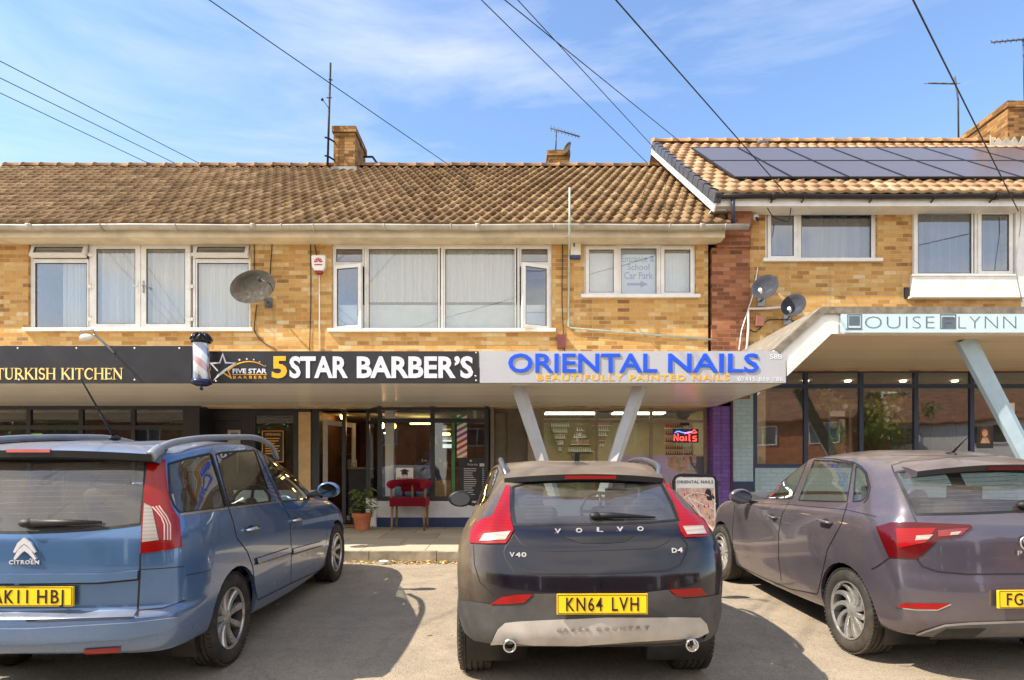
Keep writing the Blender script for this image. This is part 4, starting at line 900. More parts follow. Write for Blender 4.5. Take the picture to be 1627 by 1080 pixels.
# ------------------------------------------------------------------ cars
def paint(name, c, dust=(0.25, 0.6), dustc=(168, 144, 108), metal=0.35, rough=0.22, inner=(120, 118, 112), side=0.15, low=0.3, upr=(0.5, 0.92), cw=1.0):
    """metallic paint under clear coat with road dust on it; the inner side of the shell is trim"""
    t = NT(name); c = lin(c); g = t.geo(); nz = t.sep(g.outputs['Normal'])[2]; z = t.sep(t.obj())[2]
    up = t.ramp(nz, [(upr[0], 0.0), (upr[1], 1.0)]); lowz = t.ramp(z, [(0.25, 1.0), (0.75, 0.0)]); on = t.sep(t.nobj())
    sd = t.math('MULTIPLY', t.ramp(on[1], [(0.35, 0.0), (0.9, 1.0)]), side)
    sd = t.math('MULTIPLY', sd, t.ramp(z, [(0.5, 0.25), (0.9, 1.0)]))
    blot = t.ramp(t.noise(2.2, 7, rough=0.7), [(0.3, 0.35), (0.75, 1.0)])
    d = t.math('MULTIPLY', t.math('ADD', t.math('ADD', t.math('MULTIPLY', up, dust[1]), t.math('MAXIMUM', sd, t.math('MULTIPLY', lowz, low))), dust[0]), blot)
    d = t.math('MINIMUM', t.math('ADD', d, t.math('MULTIPLY', t.ramp(t.noise(90, 3), [(0.55, 0.0), (0.75, 0.25)]), dust[0])), 0.92)
    col = t.mix(d, c, lin(dustc))
    b = t.n('ShaderNodeBsdfPrincipled'); t.l(col, b.inputs['Base Color'])
    inv = t.math('SUBTRACT', 1.0, d)
    t.l(t.math('MULTIPLY', inv, metal), b.inputs['Metallic']); t.l(t.math('ADD', t.math('MULTIPLY', d, 0.45), rough), b.inputs['Roughness'])
    t.l(t.math('MULTIPLY', inv, cw), b.inputs['Coat Weight']); t.l(t.math('ADD', t.math('MULTIPLY', d, 0.2), 0.02), b.inputs['Coat Roughness'])
    i = t.n('ShaderNodeBsdfDiffuse'); i.inputs[0].default_value = (*lin(inner), 1)
    m = t.n('ShaderNodeMixShader'); t.l(g.outputs['Backfacing'], m.inputs[0]); t.l(b.outputs[0], m.inputs[1]); t.l(i.outputs[0], m.inputs[2])
    return t.done(m.outputs[0])
def lens(name, c, c2, sc=60):
    t = NT(name); p = t.sep(t.obj())
    f = t.math('FRACT', t.math('MULTIPLY', p[2], sc)); g = t.ramp(f, [(0.0, 0.0), (0.5, 1.0), (1.0, 0.0)])
    col = t.mix(t.math('MULTIPLY', g, 0.5), lin(c), lin(c2)); col = t.mix(t.ramp(t.noise(5, 4), [(0.4, 0.0), (0.8, 0.25)]), col, lin(c2))
    return t.done(t.bsdf(col, 0.18, spec=0.3, coat=0.4, coat_rough=0.03))
M_LRED = lens('red_lens', (132, 2, 3), (160, 8, 6)); M_LDRED = lens('dark_red_lens', (72, 5, 10), (92, 12, 16)); M_LCLR = lens('clear_lens', (176, 166, 156), (120, 108, 102), 45)
M_TRIM = plain('grey_black_trim', (66, 65, 64), 0.6, var=0.2, dirt=((104, 98, 88), 0.3)); M_RUB = plain('black_rubber', (18, 18, 19), 0.55)
M_TYRE = plain('tyre_rubber', (46, 43, 40), 0.85, var=0.2, dirt=((104, 92, 74), 0.5), scale=9); M_CABIN = plain('cabin_trim', (48, 48, 52), 0.8); M_SEAT = plain('dark_seat_cloth', (44, 46, 54), 0.9)
M_YPLATE = plain('yellow_plate', (246, 200, 20), 0.4, var=0.04); M_BLK = plain('plate_black', (16, 16, 16), 0.5); M_ALLOY = plain('silver_alloy', (190, 188, 184), 0.3, 0.7, var=0.12, dirt=((120, 96, 70), 0.5), scale=8)
M_DALLOY = plain('dark_alloy', (52, 52, 54), 0.4, 0.4); M_CARGLASS = glass('car_side_glass', (0.80, 0.87, 0.82), ((170, 150, 120), 0.0, 0.05))
M_BRAKE = plain('brake_disc', (120, 110, 100), 0.4, 0.8)
def pchip(P, n):
    """monotone cubic through the rows of P (k, ..), n samples per span list"""
    P = np.asarray(P, float); k = len(P); d = P[1:]-P[:-1]; m = np.zeros_like(P)
    a, b = d[:-1], d[1:]; ok = a*b > 0
    with np.errstate(divide='ignore', invalid='ignore'): hm = np.where(ok, 2*a*b/(a+b), 0.0)
    m[1:-1] = hm; m[0] = d[0]; m[-1] = d[-1]
    out = []
    for i in range(k-1):
        nn = n if isinstance(n, int) else n[i]
        for j in range(nn):
            t = j/nn; t2, t3 = t*t, t*t*t
            out.append((2*t3-3*t2+1)*P[i]+(t3-2*t2+t)*m[i]+(-2*t3+3*t2)*P[i+1]+(t3-t2)*m[i+1])
    out.append(P[-1]); return np.array(out)
TS = [0.0, .10, .24, .40, .56, .72, .86, 1.0]
def ring_pts(r):
    xr, bow, rc, w4, wm, w11, rcf, bowf, xf, zr, z4, zm, z11, zf = r
    x4 = xr+bow+rc; x11 = xf-bowf-rcf; P = [(xr, 0, zr)]
    for f, yb in ((.13, .42), (.5, .76), (1.0, .94)): P.append((xr+bow*f+(0.10*rc if f == 1 else 0), yb*w4, zr+(z4-zr)*yb*yb))
    for t in TS:
        wq = (w4*(1-t)*(0.5-t)*2+wm*4*t*(1-t)+w11*t*(t-0.5)*2); zq = (z4*(1-t)*(0.5-t)*2+zm*4*t*(1-t)+z11*t*(t-0.5)*2)
        P.append((x4+(x11-x4)*t, wq, zq))
    for f, yb in ((1.0, .94), (.5, .76), (.13, .42)): P.append((xf-bowf*f-(0.10*rcf if f == 1 else 0), yb*w11, zf+(z11-zf)*yb*yb))
    P.append((xf, 0, zf)); return P
def make_shell(rings, crown, nv=9, ns=None):
    net = [ring_pts(r) for r in rings]; top = np.array(net[-1]); xr, xf = top[0, 0], top[-1, 0]
    for f, h in ((0.72, 0.55), (0.4, 0.88), (0.0, 1.0)):
        xc = (xr+xf)/2; q = top.copy(); q[:, 1] *= f; s = 0.86+0.14*f; q[:, 0] = xc+(top[:, 0]-xc)*s
        tt = np.clip((q[:, 0]-xr)/(xf-xr), 0, 1); q[:, 2] = top[:, 2]*f+(1-f)*(top[:, 2]*0.35+0.65*(top[0, 2]+(top[-1, 2]-top[0, 2])*tt)) + crown*h*(0.35+0.65*np.sin(np.pi*np.clip(tt*0.9+0.12, 0, 1))); net.append(q)
    net = np.array(net, float)
    rows = np.array([pchip(P, ns or [6, 5, 5, 5, 6, 7, 8, 8, 8, 8, 6, 5, 4, 3, 3]) for P in net])
    full = np.stack([pchip(rows[:, j], nv) for j in range(rows.shape[1])], 1)
    bm = bmesh.new(); V = []; ws = bm.faces.layers.int.new('screen'); nst = ns or [6, 5, 5, 5, 6, 7, 8, 8, 8, 8, 6, 5, 4, 3, 3]; c0 = sum(nst[:12])
    for sgn in (1, -1):
        V.append([[bm.verts.new((p[0], sgn*p[1], p[2])) for p in row] for row in full])
    for k, g in enumerate(V):
        for i in range(len(g)-1):
            for j in range(len(g[0])-1):
                q = (g[i][j], g[i][j+1], g[i+1][j+1], g[i+1][j]); q = q if k == 1 else q[::-1]
                bm.faces.new(q)[ws] = 1 if (7*nv+2 <= i < 9*nv-2 and j >= c0) else 0
    bmesh.ops.remove_doubles(bm, verts=bm.verts, dist=0.0008)
    bmesh.ops.dissolve_degenerate(bm, edges=bm.edges, dist=0.0003)
    bmesh.ops.recalc_face_normals(bm, faces=bm.faces)
    for f in bm.faces: f.smooth = True
    return bm
class Car:
    def __init__(s, name, X, Y, yaw, label, rings, crown, mat, group=None):
        s.pitch = math.atan(SL); s.M = Matrix.Translation((X, Y, SL*Y)) @ Matrix.Rotation(s.pitch, 4, 'X') @ Matrix.Rotation(R(90)+yaw, 4, 'Z')
        s.root = empty(name, (0, 0, 0), label, 'car', group); s.root.matrix_world = s.M; s.root.rotation_mode = 'QUATERNION'
        loc, q, _ = s.M.decompose(); s.root.location = loc; s.root.rotation_quaternion = q
        s.Mi = s.M.inverted(); s.c = s.Mi @ Vector((0, 0, EYE)); s.bm = make_shell(rings, crown); s.mat = mat; s.bvh0 = BVHTree.FromBMesh(s.bm)
    def ray(s, p):
        w = Vector(((p[0]-CX)/F, 1.0, (HY-p[1])/F)); return (s.Mi.to_3x3() @ w).normalized()
    def px(s, v):
        w = s.M @ v; return (CX+F*w.x/w.y, HY-F*(w.z-EYE)/w.y)
    def hit(s, p, mir=False):
        d = s.ray(p); h = s.bvh0.ray_cast(s.c, d)
        if h[0] is None: return None, None
        a, n = h[0].copy(), h[1].copy()
        if mir: a.y = -a.y; n.y = -n.y
        return a, n
    def cut(s, poly, mir=False, remove=True):
        """cut the outline seen at these photograph points into the body and take out the faces inside it"""
        sg = -1 if mir else 1
        def mv(v): return Vector((v.x, sg*v.y, v.z))
        c = mv(s.c); D = [mv(s.ray(p)) for p in poly]; bm = s.bm; n = len(poly)
        def pp(v): return s.px(mv(v))
        def facing(f): return f.normal.dot(c-f.calc_center_median()) > 0
        def ok(f, a, b, e=6):
            q = [pp(v.co) for v in f.verts]
            return max(t[0] for t in q) >= min(a[0], b[0])-e and min(t[0] for t in q) <= max(a[0], b[0])+e and max(t[1] for t in q) >= min(a[1], b[1])-e and min(t[1] for t in q) <= max(a[1], b[1])+e
        lo = (min(p[0] for p in poly), min(p[1] for p in poly)); hi = (max(p[0] for p in poly), max(p[1] for p in poly))
        for i in range(n):
            a, b = poly[i], poly[(i+1) % n]; no = D[i].cross(D[(i+1) % n])
            if no.length < 1e-9: continue
            fs = [f for f in bm.faces if facing(f) and ok(f, lo, hi, 2) and ok(f, a, b, 2)]
            g = list({e for f in fs for e in f.edges})+list({v for f in fs for v in f.verts})+fs
            bmesh.ops.bisect_plane(bm, geom=g, plane_co=c, plane_no=no.normalized(), dist=1e-5)
        def inside(p):
            r = False; j = n-1
            for i in range(n):
                xi, yi = poly[i]; xj, yj = poly[j]
                if (yi > p[1]) != (yj > p[1]) and p[0] < (xj-xi)*(p[1]-yi)/(yj-yi)+xi: r = not r
                j = i
            return r
        bm.normal_update()
        sel = [f for f in bm.faces if facing(f) and ok(f, lo, hi, 2) and inside(pp(f.calc_center_median()))]
        out = bmesh.new(); mp = {}
        for f in sel:
            vs = []
            for v in f.verts:
                if v not in mp: mp[v] = out.verts.new(v.co)
                vs.append(mp[v])
            try: out.faces.new(vs).smooth = True
            except ValueError: pass
        if remove: bmesh.ops.delete(bm, geom=sel, context='FACES')
        bmesh.ops.recalc_face_normals(out, faces=out.faces)
        if sel:
            out.normal_update(); f0 = max(out.faces, key=lambda f: f.calc_area())
            if f0.normal.dot(c-f0.calc_center_median()) < 0: bmesh.ops.reverse_faces(out, faces=out.faces)
        out.normal_update(); return out
    def part(s, bm, name, mat, lift=0.0, depth=0.0, parent=None, smooth=35):
        bm.normal_update(); nn = {v: v.normal.copy() for v in bm.verts}
        if lift:
            for v in bm.verts: v.co += nn[v]*lift
        if depth:
            r = bmesh.ops.extrude_face_region(bm, geom=list(bm.faces), use_keep_orig=True); bm.normal_update()
            # the copy left behind is pushed inwards to give the piece its thickness
            new = {g for g in r['geom'] if isinstance(g, bmesh.types.BMVert)}
            for v in bm.verts:
                if v not in new and v in nn: v.co -= nn[v]*depth
            bmesh.ops.recalc_face_normals(bm, faces=bm.faces)
        return link(name, bm, mat, parent or s.root, smooth)
    def window(s, poly, mir=(False,), name='window', mat=None, rub=0.012, smoothc=True):
        for mm in mir:
            b = s.cut(poly, mm); w = s.part(b, name, mat or M_CARGLASS, -0.004)
            if rub:
                o = s.line(poly, rub, mm, closed=True, lift=0.0015, mat=M_RUB, name='window_seal'); o.parent = w
    def patch(s, poly, mat, name, lift=0.003, mir=(False,), depth=0.0, remove=False, parent=None):
        o = None
        for mm in mir: o = s.part(s.cut(poly, mm, remove), name, mat, lift, depth, parent)
        return o
    def full(s, half):
        """an outline traced on one side of the car, closed with its mirror image"""
        out = []
        for p in half:
            a, n = s.hit(p, True)
            if a is not None: out.append(s.px(a))
        return list(half)+out[::-1]
    def line(s, pts, w, mir=False, closed=False, lift=0.002, mat=None, name='gap_or_shadow_line', step=4.0, parent=None, r=None):
        P = []; seq = list(pts)+([pts[0]] if closed else [])
        for a, b in zip(seq, seq[1:]):
            n = max(1, int(math.hypot(b[0]-a[0], b[1]-a[1])/step))
            for k in range(n): P.append((a[0]+(b[0]-a[0])*k/n, a[1]+(b[1]-a[1])*k/n))
        if not closed: P.append(seq[-1])
        H = [s.hit(p, mir) for p in P]; H = [h for h in H if h[0] is not None]; m = MB(); prev = None
        if closed and H: H.append(H[0])
        if r: return m.tube([a+n*r*0.6 for a, n in H], r, 8).build(name, mat, parent or s.root)
        for i, (a, n) in enumerate(H):
            d = (H[min(i+1, len(H)-1)][0]-H[max(i-1, 0)][0])
            if d.length < 1e-6: continue
            t = n.cross(d.normalized()).normalized(); cur = [m.bm.verts.new(a+n*lift+t*(k*w/2)) for k in (-1, 1)]
            if prev and (a-pa).length < 0.35: m.bm.faces.new((prev[0], cur[0], cur[1], prev[1])).smooth = True
            prev = cur; pa = a
        bmesh.ops.recalc_face_normals(m.bm, faces=m.bm.faces); return link(name, m.bm, mat or M_RUB, parent or s.root)
    def heater(s, l0, r0, l1, r1, n=9):
        gl = [c for c in s.root.children if c.name.startswith('rear_window')][0]
        for k in range(n):
            t = (k+0.5)/n; a = [l0[i]+(l1[i]-l0[i])*t for i in (0, 1)]; b = [r0[i]+(r1[i]-r0[i])*t for i in (0, 1)]
            s.line([a, b], 0.0028, lift=-0.0095, mat=plain('demister_line', (96, 78, 60), 0.6), name='demister_line', parent=gl, step=8)
    def finish(s):
        lay = s.bm.faces.layers.int['screen']; sel = [f for f in s.bm.faces if f[lay] == 1]; out = bmesh.new(); mp = {}
        for f in sel:
            out.faces.new([mp.setdefault(v, None) or mp.__setitem__(v, out.verts.new(v.co)) or mp[v] for v in f.verts]).smooth = True
        bmesh.ops.delete(s.bm, geom=sel, context='FACES'); link('windscreen', out, M_CARGLASS, s.root)
        return link('body', s.bm, s.mat, s.root, 42)
RP = Matrix(((0, 1, 0, 0), (-1, 0, 0, 0), (0, 0, 1, 0), (0, 0, 0, 1)))      # sign plane (x, z facing -y) turned to face the rear of a car
def plate(car, pxc, pyc, txt, w=0.52, h=0.115, tilt=4, x=None):
    a, n = car.hit((pxc, pyc)); a = a if a is not None else Vector((-0.9, 0, 0.6))
    o = Vector((a.x-0.02 if x is None else x, a.y, a.z)); M = Matrix.Translation(o) @ RP @ Matrix.Rotation(R(-tilt), 4, 'X')
    p = MB().box(-w/2, w/2, -0.006, 0.012, -h/2, h/2).xf(M).build('number_plate', M_YPLATE, car.root, bevel=0.003)
    m = MB(); bars(m, -w/2+0.004, w/2-0.004, -h/2+0.004, h/2-0.004, 0.003, -0.0072, -0.0058)
    if txt:
        a_, b_ = txt; hw = 0.80*w
        text_bm(a_, -hw/2, -hw/2+hw*0.50, -h*0.34, h*0.34, 0.003, 0.006, m, -0.0058, 1.2); text_bm(b_, hw/2-hw*0.37, hw/2, -h*0.34, h*0.34, 0.003, 0.006, m, -0.0058, 1.2)
    m.xf(M); o = m.build('registration', M_BLK, p); return p
def wheel(car, x, y, r, w, rr, style, steer=0.0):
    """tyre with tread grooves, rim with modelled spokes; the outer face looks along +y of the wheel"""
    sg = 1 if y > 0 else -1
    e = empty('wheel', (x, y, r)); e.parent = car.root; e.rotation_euler = (0, 0, steer + (0 if sg > 0 else math.pi))
    Ry = Matrix.Rotation(R(-90), 4, 'X')                  # local z of the lathe becomes +y
    h = w/2; prof = [(rr, -h*0.85), (rr+0.02, -h), (r-0.05, -h*1.06), (r-0.018, -h*0.92), (r-0.006, -h*0.72)]
    for g in (-0.52, -0.18, 0.18, 0.52): prof += [(r, (g-0.05)*h), (r-0.009, (g-0.05)*h), (r-0.009, (g+0.05)*h), (r, (g+0.05)*h)]
    prof += [(r-0.006, h*0.72), (r-0.018, h*0.92), (r-0.05, h*1.06), (rr+0.02, h), (rr, h*0.85)]
    m = MB().lathe(prof, Ry, 56)
    for k in range(64):                                   # shoulder blocks
        a = 2*math.pi*k/64
        for sd in (-1, 1):
            q = Matrix.Rotation(a, 4, 'Y') @ Matrix.Translation((0, sd*h*0.80, r-0.004)); 
            m.xf(Matrix()); bx = MB().box(-0.010, 0.010, -h*0.13, h*0.13, -0.006, 0.004); bx.xf(q); t = bpy.data.meshes.new('t'); bx.bm.to_mesh(t); bx.bm.free(); m.bm.from_mesh(t); bpy.data.meshes.remove(t)
    m.build('tyre', M_TYRE, e, smooth=40)
    MB().lathe([(rr*1.02, h*0.86), (rr*0.985, h*0.92), (rr*0.95, h*0.80), (rr*0.90, -h*0.5), (rr*0.88, -h*0.8)], Ry, 48).lathe([(0.0, h*0.1), (0.07, h*0.1), (0.07, -h*0.6)], Ry, 20).build('barrel', M_DALLOY, e, smooth=40)
    MB().lathe([(0.03, -h*0.1), (rr*0.72, -h*0.1), (rr*0.72, -h*0.2), (0.03, -h*0.2)], Ry, 36).build('brake_disc', M_BRAKE, e)
    m = MB(); ns, tw, w0, w1, split = style
    for k in range(ns):
        a = 2*math.pi*k/ns; pts = []
        for i in range(6):
            t = i/5; rad = 0.045+(rr*0.955-0.045)*t; an = a+tw*t*t; pts.append((rad, an, (w0+(w1-w0)*t)/2, h*(0.62+0.20*t-0.12*math.sin(math.pi*t))))
        for off in ((-split, split) if split else (0,)):
            pv = None
            for rad, an, hw, dep in pts:
                an2 = an+off*(0.35+0.65*rad/rr); c = Vector((math.sin(an2)*rad, dep, math.cos(an2)*rad)); s_ = Vector((math.cos(an2), 0, -math.sin(an2)))
                cur = [m.bm.verts.new(c+s_*hw-Vector((0, 0.012, 0))), m.bm.verts.new(c+s_*hw*0.7), m.bm.verts.new(c-s_*hw*0.7), m.bm.verts.new(c-s_*hw-Vector((0, 0.012, 0))), m.bm.verts.new(c-s_*hw-Vector((0, 0.05, 0))), m.bm.verts.new(c+s_*hw-Vector((0, 0.05, 0)))]
                if pv:
                    for q in range(6): m.bm.faces.new((pv[q], pv[(q+1) % 6], cur[(q+1) % 6], cur[q]))
                pv = cur
    m.lathe([(0, h*0.72), (0.03, h*0.72), (0.055, h*0.62), (0.06, h*0.3)], Ry, 24).lathe([(rr*0.94, h*0.80), (rr*0.955, h*0.90), (rr*1.0, h*0.93), (rr*1.01, h*0.84)], Ry, 48)
    m.build('rim', M_ALLOY, e, smooth=40)
    return e
def circle(cx, cz, r, n=28): return [(cx+r*math.cos(2*math.pi*k/n), cz+r*math.sin(2*math.pi*k/n)) for k in range(n)]
def arches(car, xs, zc, ra):
    """round wheel openings through both sides, each with a dark liner"""
    bm = car.bm
    for x in xs:
        poly = circle(x, zc, ra); n = len(poly)
        for i in range(n):
            a, b = poly[i], poly[(i+1) % n]; no = Vector((-(b[1]-a[1]), 0, b[0]-a[0]))
            def near(f):
                xx = [v.co.x for v in f.verts]; zz = [v.co.z for v in f.verts]
                return max(xx) > min(a[0], b[0])-0.005 and min(xx) < max(a[0], b[0])+0.005 and max(zz) > min(a[1], b[1])-0.005 and min(zz) < max(a[1], b[1])+0.005 and abs(f.calc_center_median().y) > 0.42
            fs = [f for f in bm.faces if near(f)]
            bmesh.ops.bisect_plane(bm, geom=list({e for f in fs for e in f.edges})+list({v for f in fs for v in f.verts})+fs, plane_co=(a[0], 0, a[1]), plane_no=no.normalized(), dist=1e-5)
        bmesh.ops.delete(bm, geom=[f for f in bm.faces if (f.calc_center_median().x-x)**2+(f.calc_center_median().z-zc)**2 < (ra*0.994)**2 and abs(f.calc_center_median().y) > 0.42], context='FACES')
        # rolled lip: the rim edges turned inwards
        eds = [e for e in bm.edges if e.is_boundary and all(abs(math.hypot(v.co.x-x, v.co.z-zc)-ra) < 0.012 and abs(v.co.y) > 0.42 for v in e.verts)]
        r = bmesh.ops.extrude_edge_only(bm, edges=eds)
        for v in r['geom']:
            if isinstance(v, bmesh.types.BMVert): v.co.y -= 0.03*(1 if v.co.y > 0 else -1)
        for sg in (1, -1):
            m = MB(); ring = []
            for y in (0.40, 0.80):
                ring.append([m.bm.verts.new((x+(ra+0.012)*math.cos(a), sg*y, zc+(ra+0.012)*math.sin(a))) for a in [R(-25+230*k/24) for k in range(25)]])
            for k in range(24): m.bm.faces.new((ring[0][k], ring[0][k+1], ring[1][k+1], ring[1][k])).smooth = True
            m.bm.faces.new([v for v in ring[0]]); m.build('wheel_arch_liner', M_BLACK, car.root)
def seat(car, x, y, z, s=1.0, rest=True):
    m = MB(); m.box(x-0.26, x+0.22, y-0.24, y+0.24, z, z+0.16)
    q = MB().box(-0.06, 0.06, -0.24, 0.24, 0, 0.50*s); q.xf(Matrix.Translation((x-0.24, y, z+0.14)) @ Matrix.Rotation(R(-14), 4, 'Y'))
    t = bpy.data.meshes.new('t'); q.bm.to_mesh(t); q.bm.free(); m.bm.from_mesh(t); bpy.data.meshes.remove(t)
    if rest: m.box(x-0.42, x-0.33, y-0.12, y+0.12, z+0.10+0.50*s, z+0.27+0.50*s)
    return m.build('seat', M_SEAT, car.root, bevel=0.05, seg=3)
def cabin(car, xr, xd, zf, zs, hw, hs=1.0):
    """floor, dashboard, steering wheel (right-hand drive), two rows of seats"""
    MB().box(xr, xd+0.45, -hw, hw, 0.30, zf).build('cabin_floor', M_CABIN, car.root)
    MB().prism([(xd, zf+0.25), (xd+0.75, zf+0.2), (xd+0.75, zs+0.03), (xd+0.12, zs), (xd-0.02, zs-0.09)], 'y', -hw, hw).build('dashboard', plain('dash_plastic', (70, 72, 74), 0.6), car.root, bevel=0.02)
    c = Vector((xd-0.16, -0.36, zs-0.03)); M = Matrix.Translation(c) @ Matrix.Rotation(R(-65), 4, 'Y')
    m = MB(); m.tube([M @ Vector((0.185*math.cos(2*math.pi*k/28), 0.185*math.sin(2*math.pi*k/28), 0)) for k in range(29)], 0.015, 8, cap=False)
    for a in (0, 180, 270): m.tube([M @ Vector((0, 0, -0.01)), M @ Vector((0.18*math.sin(R(a)) if False else 0.18*math.cos(R(a+90)), 0.18*math.sin(R(a+90)), 0))], 0.016, 6)
    m.ball(M @ Vector((0, 0, 0)), 0.06, 1, 1, 1); m.build('steering_wheel', M_BLACK, car.root)
    for y in (0.37, -0.37): seat(car, xd-0.72, y, zf+0.06, hs)
    for y in (0.36, -0.36): seat(car, xd-1.55, y, zf+0.06, hs*0.9)
    MB().box(xr-0.10, xd-1.98, -hw*0.92, hw*0.92, zs-0.05, zs-0.02).build('parcel_shelf', M_CABIN, car.root, bevel=0.01)
def mirror_pod(car, x, y, z, s, mat):
    sg = 1 if y > 0 else -1
    m = MB().ball((x, y, z), 0.105, 0.75, 1.15, 0.78, 18, 12)
    for v in m.bm.verts:
        if v.co.x < x-0.035: v.co.x = x-0.035
    o = m.build('door_mirror', mat, car.root, smooth=40)
    MB().lathe([(0, 0), (0.075, 0.0)], Matrix.Translation((x-0.037, y, z)) @ Matrix.Rotation(R(-90), 4, 'Y') @ Matrix.Diagonal((0.85, 1.25, 1, 1)), 24).build('mirror_glass', plain('tinted_mirror', (96, 104, 116), 0.04, 1.0, var=0.0), o)
    MB().beam((x+0.02, y-sg*0.08, z-0.05), (x+0.03, y-sg*0.22, z-0.075), 0.06, 0.03, up=(0, 0, 1)).build('mirror_arm', M_BLACK, o, bevel=0.008)
    return o
def handle(car, p, mat, mir=(False, True), w=0.17):
    for mm in mir:
        a, n = car.hit(p, mm)
        if a is None: continue
        sg = 1 if a.y > 0 else -1
        o = MB().tube([a+Vector((-w/2, 0, 0)), a+Vector((-w/2+0.02, sg*0.032, 0.003)), a+Vector((0, sg*0.04, 0.006)), a+Vector((w/2-0.02, sg*0.032, 0.003)), a+Vector((w/2, 0, 0))], [0.012, 0.014, 0.014, 0.014, 0.012], 8).build('door_handle', mat, car.root)
        m = MB().ball(a, 0.05, 1.2, 0.18, 0.55, 14, 8); k = m.build('handle_recess', M_RUB, o)
def under(car, x0, x1, hw, z): MB().box(x0, x1, -hw, hw, z, z+0.10).build('underbody', M_BLACK, car.root)
def lint(pts, k): return pts
ZV = lambda x, y: (680+x/2.842, 700+y/2.842)             # enlarged views of the photograph the outlines were read from
ZP = lambda x, y: (1100+x/2.7, 680+y/2.7)
ZC = lambda x, y: (200+x/3.375, 680+y/3.375)
ZC5 = lambda x, y: (x/2.77, 690+y/2.77)
ZC0 = lambda x, y: (x/2.455, 640+y/2.455)
BOTH = (False, True)
